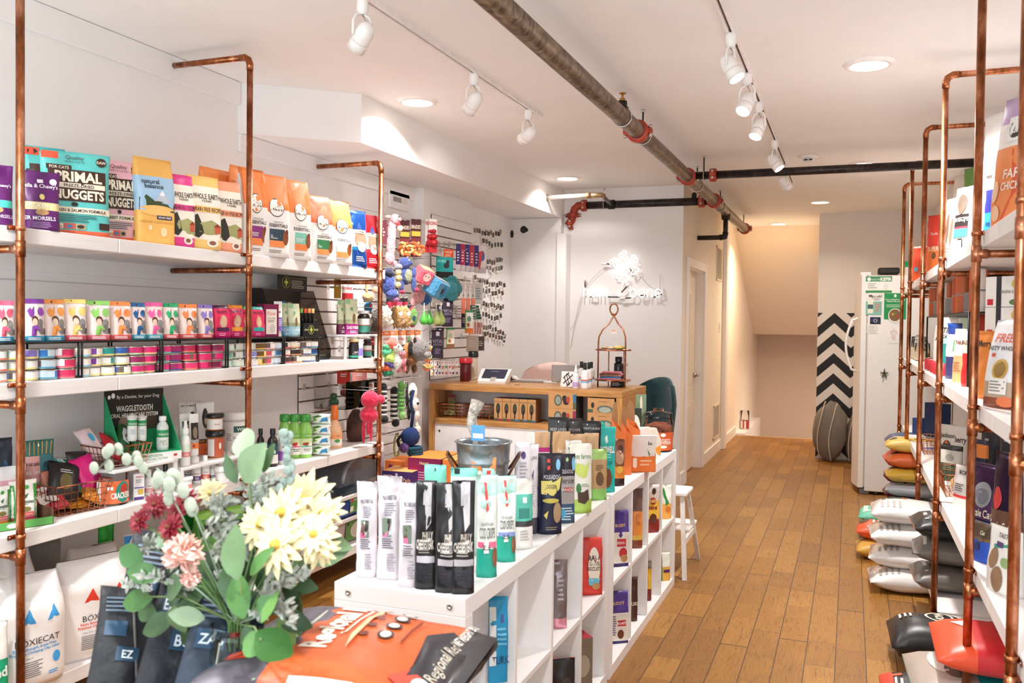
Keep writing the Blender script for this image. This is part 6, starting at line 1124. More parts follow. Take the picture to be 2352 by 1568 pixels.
# compartment goods
KR = 'b98a58'
def ctlx(u, y=5.90): return onY(u,940,y).x
for i in range(5):
    x0, x1 = ctlx(1131+i*19.3), ctlx(1150+i*19.3); w = (x1-x0)*.98
    carton('waste_bag_carton',f'kraft carton with dark dog cutout and {("magenta","magenta","blue","blue","blue")[i]} top, {("leftmost","second","middle","fourth","rightmost")[i]} of five on the counter shelf','carton',((x0+x1)/2,5.99,.797),CR_,w,.11,.165,KR,
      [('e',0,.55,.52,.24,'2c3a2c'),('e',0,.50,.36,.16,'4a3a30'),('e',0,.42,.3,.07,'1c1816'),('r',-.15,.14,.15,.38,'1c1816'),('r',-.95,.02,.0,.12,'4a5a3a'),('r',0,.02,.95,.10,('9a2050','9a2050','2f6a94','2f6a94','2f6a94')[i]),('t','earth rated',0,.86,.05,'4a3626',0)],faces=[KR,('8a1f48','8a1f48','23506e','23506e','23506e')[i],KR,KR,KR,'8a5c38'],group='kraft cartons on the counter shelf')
for k,(u0,u1,nm,hh,y) in enumerate(((1261,1325,'beside the row of five',.115,5.97),(1351,1427,'next to the right counter side',.10,5.97))):
    x0, x1 = ctlx(u0), min(ctlx(u1),-1.50); w = x1-x0
    for j in range(2):
        it = [('e',-.30,.5,.28,.34,'4a5248'),('e',-.3,.5,.2,.26,'8a9084'),('e',.16,.62,.17,.2,'2a2220'),('e',.28,.38,.2,.14,'241c1a'),('e',.42,.56,.14,.2,'a84030'),('r',.78,.0,.99,.4,'4a5a3a'),('r',.78,.42,.99,.9,('2f6a94','8a1f48')[1-j])] if k == 0 else [('e',.3,.25,.6,.26,'5a6258'),('e',.3,.2,.45,.2,'9aa092'),('e',-.62,.5,.12,.2,'241c1a'),('t','earth rated',.1,.78,.09,'4a3626',0,.5),('r',-.98,.0,-.6,.22,'4a5a3a')]
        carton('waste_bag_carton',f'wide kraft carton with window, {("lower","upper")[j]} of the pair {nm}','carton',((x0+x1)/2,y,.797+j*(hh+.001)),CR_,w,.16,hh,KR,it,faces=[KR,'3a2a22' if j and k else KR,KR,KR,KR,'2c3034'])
for k,(u0,u1) in enumerate(((996,1058),(1062,1121))):
    x0, x1 = ctlx(u0), ctlx(u1)
    wire_basket('copper_basket',f'rose copper wire basket on the counter shelf, {("left","right")[k]} one',((x0+x1)/2,6.02,.7975),CR_,(x1-x0)*.85,.13,.10,'rose copper wire baskets on the counter shelf',n=7,rows=4,flare=1.15)
    for j in range(2+k*2): B().ball((0,0,.02),(.028,.022,.02),PLASTIC('5a6a3a' if not k else '3f3a30'),10,None,.3,j).build('chew_toy',None,((x0+x1)/2-.06+.05*j,6.01,.803),label=f'small olive brown chew toy in the {("left","right")[k]} rose copper basket',cat='toy',group=f'chew toys in the {("left","right")[k]} rose copper basket')
card_ = carton('toy_card','brown card with green avocado toy leaning in the left rose copper basket','packaged toy',(ctlx(1018),6.05,.805),CR_,.06,.01,.16,'8a6a48',[('e',0,.45,.7,.3,'6a7a3a'),('e',-.1,.42,.35,.16,'4a5a2a'),('r',-.9,.86,.9,.98,'7a1f3a')])
# things on the counter
loc,w,h = onC(1102,1160,880,850); loc = (loc[0],loc[1]+.03,cz)
t = thing('payment_terminal','white tablet payment terminal with dark slanted screen on the counter','payment terminal',loc,.12); TW = PLASTIC('efecea'); a = .95
b = B(); b.add([(-.105,-.07,0),(.105,-.07,0),(.105,.08,0),(-.105,.08,0),(-.11,-.075,.018),(.11,-.075,.018),(.12,.085,.105),(-.12,.085,.105)],[(3,2,1,0),(0,1,5,4),(1,2,6,5),(2,3,7,6),(3,0,4,7),(4,5,6,7)],TW); b.build('terminal_body', t)
P = lambda u,v,o=0: Vector((u*.115,-.075+.16*v-o*.48,.018+.087*v+o*.88)); p = B(); decals(p,[('r',-.78,.22,.80,.95,'252a40')],P,.22,.18,.001); p.build('screen', t); p = B(); decals(p,[('l',-.3,.3,.7,.8,2,'8a90a8'),('r',-.12,.02,.25,.3,'b8b0a4')],P,.22,.18,.0022); p.build('screen_text', t)
b = B(); Q = Vector(loc); b.tube([Q+Vector((-.11,.06,.012)),Q+Vector((-.15,.1,.035)),Q+Vector((-.2,.11,.03)),Q+Vector((-.24,.08,.006)),Q+Vector((-.22,.05,.005)),Q+Vector((-.17,.05,.005))],.003,mat('d8cdb8',.5),6); b.build('cable',None,label='thin pale cable curling beside the payment terminal',cat='cable')
t = thing('barcode_scanner','black and white handheld barcode scanner lying right of the payment terminal','scanner',onZ(1172,876,cz),.1); b = B(); b.tube([(-.05,0,.022),(0,0,.026),(.035,0,.024)],[.016,.018,.014],PLASTIC('1a1a1c'),10); b.build('scanner_body', t); b = B(); b.tube([(.02,.0,.032),(.045,0,.028),(.07,0,.010)],[.018,.016,.01],PLASTIC('eceae8'),10); b.build('handle', t)
t = thing('laptop','closed silver laptop lying on the counter','laptop',onZ(1208,877,cz)+Vector((0,.02,0)),-.05); B().rbox(-.15,-.05,.002,.15,.10,.010,mat('b8b6b6',.35,.6),.002).build('base', t); B().rbox(-.15,-.05,.0105,.15,.10,.016,mat('c4c2c1',.3,.7),.002).build('lid', t)
t = thing('keyboard','thin white keyboard in front of the monitor','keyboard',onZ(1258,879,cz)+Vector((0,.02,0)),-.05); B().rbox(-.11,-.03,.0,.08,.04,.012,PLASTIC('f0eeec'),.002).build('keyboard_body', t)
loc,w,h = onC(1264,1336,884,838); t = thing('monitor','silver tablet monitor seen from behind on the counter','monitor',(loc[0],loc[1]+.05,cz),.30); AL = mat('8f8680',.45,.35)
b = B(); T = Matrix.Rotation(-.22,4,'X'); b.rbox(-w/2,0,.02,w/2*1.0,.012,h*1.02,AL,.004,T); b.build('screen_back', t); b = B(); b.add([(-.05,-.0,0),(.05,0,0),(.04,.01,h*.6),(-.04,.01,h*.6),(-.06,-.07,0),(.06,-.07,0)],[(0,1,2,3),(4,5,2,3),(0,4,3),(1,5,2)],mat('cfcac6',.4,.2)); b.build('stand', t)
loc,w,h = onC(1288,1318,888,853); t = thing('bone_logo_card','small white tent card with crossed black bones emblem','sign',loc,.0); b = B(); b.add([(-w/2,0,0),(w/2,0,0),(w/2,.02,h),(-w/2,.02,h),(-w/2,.05,0),(w/2,.05,0)],[(0,1,2,3),(5,4,3,2),(0,3,4),(1,5,2)],PAPER('efebe7')); b.build('card_body', t)
p = B()
def boneP(a, c, r=.05):
    out = []; ax, ay = a; cx_, cy_ = c; L = math.hypot(cx_-ax,cy_-ay); dx, dy = (cx_-ax)/L, (cy_-ay)/L; return [(ax-dy*r,ay+dx*r*.8),(cx_-dy*r,cy_+dx*r*.8),(cx_+dy*r,cy_-dx*r*.8),(ax+dy*r,ay-dx*r*.8)]
its = []
for a, c in (((-.5,.28),(.55,.72)),((-.25,.78),(.25,.18)),((-.55,.62),(-.0,.12)),((.0,.85),(.6,.35))):
    its += [('p',boneP(a,c),'1a1818')]+[('e',q[0]+e,q[1]+e*.7,.09,.06,'1a1818') for q in (a,c) for e in (-.05,.07)]
decals(p,its,lambda u,v,o=0: Vector((u*w/2,.02*v-o,h*v)),w,h,.0006); p.build('emblem', t)
def CB(u0,u1,vb,vt,**k):
    loc,w,h = onC(u0,u1,vb,vt); return bottle((loc[0],loc[1]+w/2,cz),w/2,h,**k)
CB(1313,1327,892,838,body='e4e2e6',cap='f4f2f0',lab='clear lotion bottle with white pump and violet label on the counter',label=[(.45,'b8a0cc'),(1,'eceaf0')],neck=.4,caph=.3,tip=True,nm='lotion_bottle')
for i,(u0,u1,vb,vt) in enumerate(((1325,1340,884,830),(1350,1362,884,831),(1333,1348,893,833),(1343,1356,890,832))):
    CB(u0-1,u1+1,vb,vt,body='e8e6e6',cap='161414',lab=f'white spray bottle with black cap and blue band, {("back left","back right","front left","front right")[i]} of the group of four',label=[(.3,'eceaea'),(.45,'7ab8d8'),(.55,'d86a5a'),(1,'f0eeee')],neck=.35,caph=.26,nm='spray_bottle',shoulder=.85)
CB(1052,1076,876,822,body='5a1018',cap='c82430',lab='dark red shaker bottle with red lid at the left counter end',neck=.92,caph=.22,shoulder=.95,nm='shaker_bottle')
CB(1073,1092,873,806,body='d8ccb8',cap='1c1a1a',lab='cream shaker bottle with black lid at the left counter end',neck=.9,caph=.2,shoulder=.95,nm='shaker_bottle')
# copper tiered stand
PC = onZ(1402,890,cz)+Vector((0,.07,0)); t = thing('tiered_stand','copper two tier stand with looped handle on the counter','tiered stand',PC,0); R_ = .115; k = (M @ (PC-Vector((0,0,EYE)))).z/F
z = lambda v: (890-v)*k
z1, z2 = z(878)+.01, z(810)+.012
b = B()
for sx in (-1,1): b.tube([(sx*R_*.88,-.045,0),(sx*R_*.88,-.045,z2+.05),(sx*R_*.86,-.04,z(775)),(sx*R_*.66,-.02,z(758)),(sx*R_*.30,0,z(745)),(sx*R_*.08,0,z(731)),(-sx*R_*.16,0,z(722))],.0055,COPPER,10)
for sx in (-1,1): b.tube([(sx*R_*.5,.09,0),(sx*R_*.5,.09,z2)],.004,COPPER,8)
b.build('handle_frame', t)
B().tube([(R_*.26*math.cos(a),0,z(722)+.0+R_*.30+R_*.34*math.sin(a)) for a in [q*PI/10 for q in range(21)]],.0055,COPPER,10).build('top_ring', t)
for zz in (z1,z2): B().lathe([(.001,zz,COPPER),(R_*1.12,zz),(R_*1.16,zz+.006),(R_*1.12,zz+.010),(R_*1.10,zz+.006),(.001,zz+.006)],32).build('tier', t)
PCv = Vector(PC); top1 = PC.z+z1+.0075; top2 = PC.z+z2+.0075
bottle((PC.x+.03,PC.y+.045,top1),.034,.165,'161516','161516','matte black insulated flask standing on the lower copper tier',None,neck=.62,caph=.22,shoulder=.86,nm='flask')
for i,(c,w_,nm) in enumerate((('d8737c',.16,'pink knitted one at the bottom'),('2a6a9a',.14,'blue one with brown edge'),('8a5a3a',.15,'brown and blue one in the middle'),('6a4030',.16,'brown one with pink trim'),('c8606c',.13,'rose one on top'))):
    b = B(); b.rbox(-w_/2,-.028,0,w_/2,.028,.011,CLOTH(c),.004); b.rbox(w_/2-.03,-.026,.001,w_/2+.01,.026,.0115,CLOTH('d8808a' if i != 1 else '2a7ab0'),.003); b.build('dog_sock',None,(PC.x-.015+.004*i,PC.y-.055,top1+i*.0125),(0,0,.05*(i-2)),label=f'folded knitted pet sock, {nm} of the pile',cat='sock')
for i,(dx,c,r,nm) in enumerate(((-.055,'c8a078',.026,'tan cookie shaped chew at the left of the upper tier'),(-.015,'e0c8a8',.026,'pale pink and tan chew in the middle of the upper tier'),(.045,'e8c86a',.036,'yellow chew at the right of the upper tier'))):
    B().ball((0,0,r*.42),(r*1.2,r*.9,r*.42),PLASTIC(c),12,None,.35,i).build('chew_toy',None,(PC.x+dx,PC.y-.01,top2),label=nm,cat='toy')
t = thing('price_tag','small white hanging tag inside the copper stand','tag',(PC.x,PC.y,PC.z+z(768))); B().box(-.022,-.0005,0,.022,.0005,.035,PAPER('efe6de')).box(-.018,-.0008,.018,.018,-.0005,.03,INK('d8a890')).build('tag_card', t); B().tube([(0,0,0),(0,0,-.05)],.0008,mat('cfc6bc',.6),5).build('cord', t)
CB(1427,1441,880,832,body='d8d4ce',cap='c8c4be',lab='clear glass jar with dark label behind the copper stand',label=[(.5,'e4e0dc'),(1,'dcd8d4')],neck=.7,caph=.15,nm='glass_jar')
carton('small_carton','small black patterned carton under the copper stand','carton',(PC.x+.03,PC.y+.02,cz+.0),0,.09,.05,z1-.003,'1c1a1a',[('l',-.8,.8,.2,.8,3,'d8d4cc')])
for i,(u,v) in enumerate(((1188,884),(1316,890))):
    B().rbox(-.02,-.008,0,.02,.008,.004,mat('8a7a60',.4,.6),.0015).build('key',None,onZ(u,v,cz),(0,0,.4),label=('small metal clip lying on the counter by the scanner','small metal keys lying on the counter by the bone card')[i],cat='key')
b = B(); b.rbox(-.12,-.05,0,.12,.05,.003,PAPER('d8dcd8'),.001); b.build('paper_sheet',None,onZ(1370,888,cz)+Vector((.02,.02,0)),(0,0,.2),label='pale paper sheet under the copper stand feet',cat='paper') if False else None
# chairs
def shell_chair(nm,lab,P,rz,c,w,hb,zs):
    t = thing(nm,lab,'chair',P,rz); m = mat(c,.9,0,.06,40,.3,sheen=.3); b = B(); n = 10; V = []
    for j in range(9):
        q = j/8; zz = zs+.05+(hb-zs-.05)*q; ww = w/2*(1-.35*max(0,q-.6)/.4*(q))
        for i in range(n+1):
            a = -1+2*i/n; V.append((ww*a, .22-.10*a*a*(1-.3*q)+.06*q, zz-(.05*a*a if j == 8 else 0)))
    o = len(V); V += [(x,y+.045,z) for x,y,z in V]; f = []
    for j in range(8):
        for i in range(n): k = j*(n+1)+i; f += [(k,k+1,k+n+2,k+n+1),(o+k,o+k+n+1,o+k+n+2,o+k+1)]
    for i in range(n): k = 8*(n+1)+i; f.append((k,k+1,o+k+1,o+k)); f.append((i+1,i,o+i,o+i+1))
    for j in range(8): k = j*(n+1); f.append((k,k+n+1,o+k+n+1,o+k)); k += n; f.append((k+n+1,k,o+k,o+k+n+1))
    b.add(V,f,m,True); b.build('backrest', t)
    B().rbox(-w/2,-.24,zs-.03,w/2,.24,zs+.06,m,.03).build('seat', t)
    for sx in (-1,1):
        for sy in (-1,1): B().tube([(sx*w*.3,sy*.16,zs-.03),(sx*w*.42,sy*.23,0)],.014,mat('241c18',.4),10).build('leg', t)
    return t
pc = onY(1228,842,6.85); shell_chair('pink_chair','pale pink fabric chair whose back rises behind the counter',(pc.x+.02,7.02,0),0.0,'f0cdc2',.62,pc.z+.02,.48)
tc = onY(1500,868,6.95); shell_chair('teal_chair','dark teal velvet chair behind the right end of the counter',(tc.x-.10,6.88,0),-.5,'123c42',.42,tc.z,.48)
# neon sign ------------------------------------------------------------
NE = mat('ffffff',.4,0,0,emit=1.1); nx0 = onY(1341,672,YB-.04).x; nx1 = onY(1519,672,YB-.04).x; ny = YB-.045; zb = onY(1342,682,ny).z; zx = onY(1342,664,ny).z
t = thing('neon_sign','white neon sign with crossed bones above the words ham + bone','neon sign',(0,ny,0)); xh = zx-zb; S_ = xh
asc = onY(1342,657,ny).z-zb
def st(x, pts): return [(x+px*S_, 0, zb+py*S_) for px,py in pts]
A_ = asc/S_
arch = lambda w,x=0: [(x,0),(x,.55)]+[(x+w/2-w/2*math.cos(a),.62+.38*math.sin(a)) for a in [q*PI/6 for q in range(7)]]+[(x+w,.55),(x+w,0)]
oo = [( .45+.45*math.cos(a),.5+.5*math.sin(a)) for a in [q*PI/8 for q in range(17)]]
ee = [(0.02,.5),(.9,.5)]+[(.45+.45*math.cos(a),.5+.5*math.sin(a)) for a in [q*PI/8 for q in range(1,14)]]
G = {'h':([[(0,0),(0,A_)],arch(.72)[1:]],.72),'a':([oo,[(.9,1),(.9,0)]],.9),'m':([[(0,0),(0,1)],arch(.6)[1:],arch(.6,.6)[1:]],1.2),'+':([[(0,.5),(.95,.5)],[(.47,0.05),(.47,1.0)]],.95),'b':([[(0,0),(0,A_)],oo],.9),'o':([oo],.9),'n':([[(0,0),(0,1)],arch(.72)[1:]],.72),'e':([ee],.9),' ':([],.5)}
word = 'ham + bone'; tw = sum(G[c][1] for c in word)+.38*(len(word)-1); xs = (nx1-nx0)/tw/1.0; x = nx0; S0 = S_
fx = (nx1-nx0)/(tw*S_)
for c in word:
    if G[c][0]:
        b = B()
        for s_ in G[c][0]: b.tube([(x+px*S_*fx,0,zb+py*S_) for px,py in s_],.0042,NE,8)
        b.build('letter_tube', t)
    x += (G[c][1]+.38)*S_*fx
def NP(u,v): P = onY(1160+u/3.565,460+v/3.565,ny); return Vector((P.x,0,P.z))
def bone(a, c, r=.0165):
    a, c = NP(*a), NP(*c); d = (c-a).normalized(); s_ = Vector((-d.z,0,d.x)); e = r*1.25; out = []
    def end(p, d, s_):
        return [p-s_*r, p-s_*e*1.7+d*.004, p-s_*e*1.9+d*e*.9, p-s_*e*1.1+d*e*1.9, p-s_*e*.3+d*e*1.5, p+d*e*.9, p+s_*e*.3+d*e*1.5, p+s_*e*1.1+d*e*1.9, p+s_*e*1.9+d*e*.9, p+s_*e*1.7+d*.004, p+s_*r]
    p1 = c-d*.045; p0 = a+d*.045
    pts = end(p1, d, s_)+end(p0, -d, -s_); pts.append(pts[0])
    b = B(); b.tube(pts,.0042,NE,8,False); b.build('bone_tube', t)
bone((880,612),(1082,462)); bone((950,418),(1080,598)); bone((872,478),(990,662))
BK3 = mat('1a1918',.4); b = B()
for p_ in ([(833,520),(880,522)],[(652,670),(653,712)],[(1000,700),(950,755)],[(695,790),(745,790)],[(840,790),(935,792)],[(985,800),(1030,797)],[(1150,775),(1100,780)],[(1265,735),(1280,775)],[(1215,795),(1250,780)],[(1022,545),(1040,600)]): b.tube([NP(*p_[0])+Vector((0,.008,0)),NP(*p_[1])+Vector((0,.008,0))],.006,BK3,8)
b.build('blackout_tube', t)
b = B()
for p_ in ([(790,522),(833,520)],[(655,625),(652,670)],[(1020,682),(1000,705)],[(942,805),(985,800)],[(1263,685),(1265,735)],[(1038,600),(1045,625)]): b.tube([NP(*p_[0])+Vector((0,.006,0)),NP(*p_[1])+Vector((0,.006,0))],.010,mat('f0eeec',.4),8)
b.build('electrode_cap', t)
b = B()
for L in ([(835,540),(770,580),(710,640),(655,712)],[(1085,600),(1140,660),(1190,710),(1250,738)],[(640,715),(600,900),(560,1010),(528,1060)],[(632,715),(590,880),(528,1210)],[(1265,690),(1266,600)]): b.tube([NP(*q)+Vector((0,.025,0)) for q in L],.0018,mat('b8b2ae',.5),5)
b.build('cord', t)
# refrigerator ------------------------------------------------------------
fx0 = .04; fy = 8.54; fz = 1.99; FW = mat('ece8e4',.35,0,.01)
t = thing('refrigerator','tall white refrigerator with magnets and posters on its side panel','refrigerator',(fx0,fy,0))
B().rbox(.10,0,.03,.80,.74,fz-.02,FW,.006).build('cabinet_body', t)
dr = B(); V = []; n = 10
for zz in (.06,fz): V += [(.088,0.004,zz),(.088,.736,zz)]+[(.045-.055*math.sin(PI*i/n),.736-.732*i/n,zz) for i in range(n+1)]
k = n+3; dr.add(V,[tuple(range(k-1,-1,-1)),tuple(range(k,2*k))]+[(i,(i+1)%k,k+(i+1)%k,k+i) for i in range(k)],FW,False); d_ = dr.build('door', t)
B().box(.088,.006,.07,.10,.734,fz-.01,mat('b8aea6',.6)).build('door_seal', t)
hb_ = B(); hz0, hz1 = onY(1950,853,fy).z, onY(1950,730,fy).z; hb_.tube([(.02,.04,hz1),(-.03,.035,hz1-.02)]+[(-.03-.05*math.sin(PI*i/8),.035,hz1-.02-(hz1-hz0-.04)*i/8) for i in range(9)]+[(.02,.04,hz0)],.011,mat('f2efec',.25),10); hb_.build('handle', d_)
B().box(.06,.01,.005,.14,.05,.05,mat('6a6662',.5)).build('hinge', t); B().tube([(.2,.03,.03),(.2,.03,.0)],.02,mat('2a2828',.5),10).tube([(.75,.03,.03),(.75,.03,.0)],.02,mat('2a2828',.5),10).build('foot', t)
B().rbox(.03,.02,fz-.019,.12,.10,fz+.012,FW,.003).build('hinge_cover', t)
def mag(u0,v0,u1,v1,nm,lab,c,items,cat='poster',k=0):
    a, c2 = onY(u0,v1,fy), onY(u1,v0,fy); w, h = c2.x-a.x, c2.z-a.z; t = thing(nm,lab,cat,((a.x+c2.x)/2,fy-.001-.001*k,a.z)); B().box(-w/2,-.001,0,w/2,0,h,PAPER(c)).build('sheet', t)
    p = B(); decals(p,items,lambda u,v,o=0: Vector((u*w/2,-.001-o,v*h)),w,h,.0008); p.build('printed_label', t)
mag(1988,634,2049,672,'poster','white and green kefir poster at the top of the refrigerator side','eceee8',[('r',-1,.68,1,1,'3a8a5a'),('r',-1,0,1,.14,'3a8a4a'),('e',-.75,.82,.14,.12,'eceee8'),('t','KEFIR',.55,.83,.2,'f0f2ec',2,.42),('t','GRASS-FED',-.2,.8,.1,'dfe8dc',0,.4),('l',-.85,-.1,.25,.6,3,'a8b0a0'),('e',.55,.35,.2,.2,'dfe0d8')])
mag(1988,673,2027,723,'poster','pale poster asking got milk, with milk bottle picture','e8e6e0',[('r',-1,0,0.95,.62,'7fb8a8'),('t',"got milk?",.35,.86,.13,'2a2826',1,.62),('e',.35,.72,.4,.06,'2a2826'),('e',.35,.72,.37,.05,'f0eee8'),('t','PRIMAL',.35,.72,.05,'2a2826',1,.3),('r',-.75,.08,-.1,.62,'e8e2cf'),('r',-.6,.62,-.25,.82,'e8e2cf'),('r',-.65,.82,-.2,.92,'5a4a3a'),('r',-.75,.28,-.1,.48,'3a5a5a'),('l',.1,.8,.15,.55,4,'d87a5a')])
mag(2030,673,2082,733,'poster','bright green poster with bowl of food picture, partly behind the copper post','1f8f4e',[('e',-.0,.90,.12,.06,'eef0e8'),('t','Home cooking for your dog.',0,.76,.05,'f2f4ec',1,.9),('t','Without the cooking.',0,.69,.05,'f2f4ec',1,.8),('l',-.8,.8,.45,.58,2,'b8d8b8'),('e',.0,.14,.62,.28,'e8e4da'),('e',.0,.16,.54,.23,'7a5a30'),('e',-.2,.2,.1,.05,'c89a4a'),('e',.2,.12,.12,.05,'a83a2a'),('e',.05,.24,.1,.04,'5a7a3a')])
mag(1998,728,2023,744,'fridge_magnet','small dark blue photo magnet with pale eye shape','232a48',[('e',0,.5,.4,.3,'8a90a8'),('e',0,.5,.15,.2,'1a1a28')],'magnet')
mag(1991,742,2017,766,'fridge_magnet','round faded line drawing sticker under the blue magnet','e6e2dc',[('e',0,.5,.8,.42,'c8c4bc'),('e',0,.5,.7,.36,'e6e2dc'),('l',-.5,.5,.25,.75,5,'b8b4ac')],'sticker')
mag(2038,750,2067,788,'poster','small white paw print sheet on the refrigerator side','eeeae6',[('e',-.4,.65,.16,.12,'d8c8c0'),('e',0,.75,.16,.12,'d8c8c0'),('e',.4,.65,.16,.12,'d8c8c0'),('e',0,.38,.35,.2,'dccdc6')])
P = onY(2031,858,fy); t = thing('starfish_magnet','greenish star shaped magnet hook low on the refrigerator side','magnet',(P.x,fy-.001,P.z)); b = B()
for k in range(5): a = 2*PI*k/5+.3; b.tube([(0,-.012,0),(.035*math.cos(a),-.012-.015*(k%2),.045*math.sin(a))],[.010,.003],mat('5a5a3a',.4,.5),8)
b.build('star_body', t)
B().rbox(-.09,0,0,.09,.25,.055,mat('1c1a1a',.6),.01).build('black_box',None,(onY(2042,620,fy+.1).x,fy+.1,fz+.001),label='black box lying on top of the refrigerator',cat='box')
# grey cushions / dog beds standing against the wall
def pouf(u0,u1,vt,vb,y,lean,lab):
    P = onZ((u0+u1)/2,vb,0); wpx = sz(P,u1-u0); hh = onY((u0+u1)/2,vt,P.y).z; t = thing('dog_bed',lab,'pet bed',(P.x,P.y+.12,0),-.5); b = B(); m = mat('7c756f',.9,0,.08,5,.5); T = Matrix.Rotation(lean,4,'Y'); H = hh/2
    b.ball((0,0,H),(wpx*.56,wpx*.36,H*1.0),m,20,T,.12,int(u0)); b.build('cushion_body', t)
    for s in (-1,1):
        b = B(); b.tube([T @ Vector((s*wpx*.20+wpx*.02*math.sin(q*.9), -wpx*.36*math.sin(PI*(q+1)/14)*.98-.004, H-H*.99*math.cos(PI*(q+1)/14))) for q in range(13)],.006,mat('d8c8b4',.8),6); b.build('piping', t)
pouf(1862,1935,922,1062,10.3,.10,'large grey dog bed cushion leaning against the chevron wall')
pouf(1938,1985,940,1068,10.3,.10,'second grey dog bed cushion half hidden by the refrigerator')
# step stool
sp_ = onZ(1577,1230,0); sq = .0; t = thing('step_stool','white wooden two step stool at the far end of the cube shelves','step stool',(-1.09,5.22,0),0); WW = wood('white_stool_wood','ded8d2','efeae5',(6,6,6),.5,.3)
B().rbox(-.20,.02,.49,.20,.26,.515,WW,.006).build('seat', t); B().rbox(-.19,.22,.235,.19,.50,.257,WW,.006).build('step', t)
for sx in (-1,1):
    B().tube([(sx*.17,.05,.49),(sx*.20,-.0,0)],.018,WW,4,smooth=False).build('leg', t); B().tube([(sx*.17,.23,.49),(sx*.20,.50,0)],.018,WW,4,smooth=False).build('leg', t)
    B().box(sx*.185-.01,.03,.20,sx*.185+.01,.40,.235,WW).build('side_rail', t)
t = thing('treat_jar','clear lidded jar with red label on the ledge by the stairs','jar',(XC+.07,12.9,.032)); b = B(); b.lathe([(.001,.002,CLEAR),(.06,.002),(.06,.26),(.001,.26)],16); b.build('jar_body', t); b = B(); b.lathe([(.0615,.01,INK('a8323a')),(.0615,.12)],16,None,True,lambda q,i: INK('efe8e0') if q in (9,10,12) else None); b.build('printed_label', t)
t.location.z = .032
# floor cartons between toy wall and counter
def flo(u0,u1,vt,vb,Y,dd,lab,c,top,items=(),rz=.05,z=None):
    P = onY((u0+u1)/2,vb,Y); w = sz(P,u1-u0); zz = P.z if z is None else z; h = onY((u0+u1)/2,vt,Y).z-zz
    return carton('pee_pad_carton',lab,'carton',(P.x,Y+dd/2,zz),rz,w,dd,h,c,items,faces=[c,top,c,c,c,c])
st_ = thing('low_stand','low white stand under the orange and purple cartons','stand',(-2.05,5.38,0)); B().rbox(-.62,-.42,.40,.55,.35,.43,PAN,.004).build('stand_top', st_)
for sx in (-.58,.51):
    for sy in (-.38,.31): B().box(sx-.02,sy-.02,0,sx+.02,sy+.02,.40,PAN).build('leg', st_)
flo(930,1012,1052,1125,5.05,.34,'orange topped magenta carton of training pads, nearest the bucket','8a1650','f08a3a',[('r',-.9,.1,.9,.7,'98185a'),('l',-.7,.5,.2,.6,5,'d8a8c0'),('t','Hartz',0,.85,.1,'f4d8b0')],z=.432)
flo(1012,1052,1056,1125,5.0,.30,'orange plastic wrapped pack at the end of the magenta carton','f0853a','f49a50',z=.432)
flo(880,926,1058,1110,5.30,.25,'orange striped carton behind the navy rope toy','e8762f','f08a40',[('r',-.6,.2,-.2,.8,'7a2a6a'),('l',0,.9,.2,.8,5,'f4c890')],z=.432)
flo(834,852,1048,1110,5.28,.2,'slim white and orange medicine carton by the last copper post','d8dce4','f08a3a',[('r',.3,0,1,1,'f0853a'),('e',.6,.6,.2,.1,'2a7ac0'),('l',-.9,.1,.1,.9,6,'6a7a9a')],z=.432)
flo(872,948,1082,1135,4.95,.16,'peach and purple carton in front of the striped one','4a2a6a','f4b06a',[('r',-.1,.1,.05,.9,'e8e0ea'),('t','Pee Pads',.4,.6,.2,'e8b070',1,.5),('r',-.9,.2,-.3,.8,'e8d8d0')],z=.432)
# ================================================================= white cube shelves in the middle, with goods
UX0, UX1, UH = -1.33, -.93, .79; UW = mat('ebe8e7',.4,0,.01); UE = mat('ddd5cf',.5,0,.02)
def unit(y0, lab):
    t = thing('cube_shelf_unit',lab,'shelf unit',(UX0,y0,0)); L = 1.485; D = UX1-UX0
    def pb(*a): 
        b = B(); b.rbox(*a,UW,.0015); return b
    pb(0,0,UH-.05,D,L,UH).build('top_panel', t); pb(0,0,0,D,L,.05).build('bottom_panel', t)
    pb(0,0,.0501,D,.05,UH-.0501).build('side_panel', t); pb(0,L-.05,.0501,D,L,UH-.0501).build('side_panel', t)
    w = (L-.1-.06)/4
    for i in range(1,4): y = .05+i*w+(i-1)*.02; pb(.004,y,.0501,D-.002,y+.02,UH-.0501).build('divider', t)
    for i in range(4): y = .05+i*(w+.02); pb(.004,y+.0005,.385,D-.002,y+w-.0005,.405).build('shelf', t)
    b = B()
    for x in (.045,D-.045): b.lathe([(.001,0,ZINC),(.008,0),(.008,-.003),(.004,-.003),(.004,-.001),(.001,-.001)],12,Matrix.Translation((x,0,UH-.025))@Matrix.Rotation(PI/2,4,'X')@Matrix.Scale(-1,4,(0,0,1)))
    if y0 < 3: b.build('cam_bolt', t)
    return t
unit(2.105,'white cube shelf unit nearest the viewer with empty cubes'); unit(3.625,'white cube shelf unit farther away, filled with treat bags')
def U(u0,u1,vt,vb,lab,bands,items=(),kind='pouch',d=.06,rz=.45,nm='treat_bag',mk=PR,dy=0,hpx=None,X=None,**k):
    """stands on the unit top; base front edge seen at v = vb"""
    loc,w,h = spec(u0,u1,vt,rz,UH+.001,vb=vb)
    loc = (min(max(loc[0],UX0+.05),UX1-.03),loc[1]+dy,loc[2])
    return bag(nm,lab,'treat bag',loc,rz,w,h,min(d,w*.5),kind,bands,items,mk=mk,**k)
WB = mat('e2dbe0',.22,0,.04,9,.3,coat=.6)
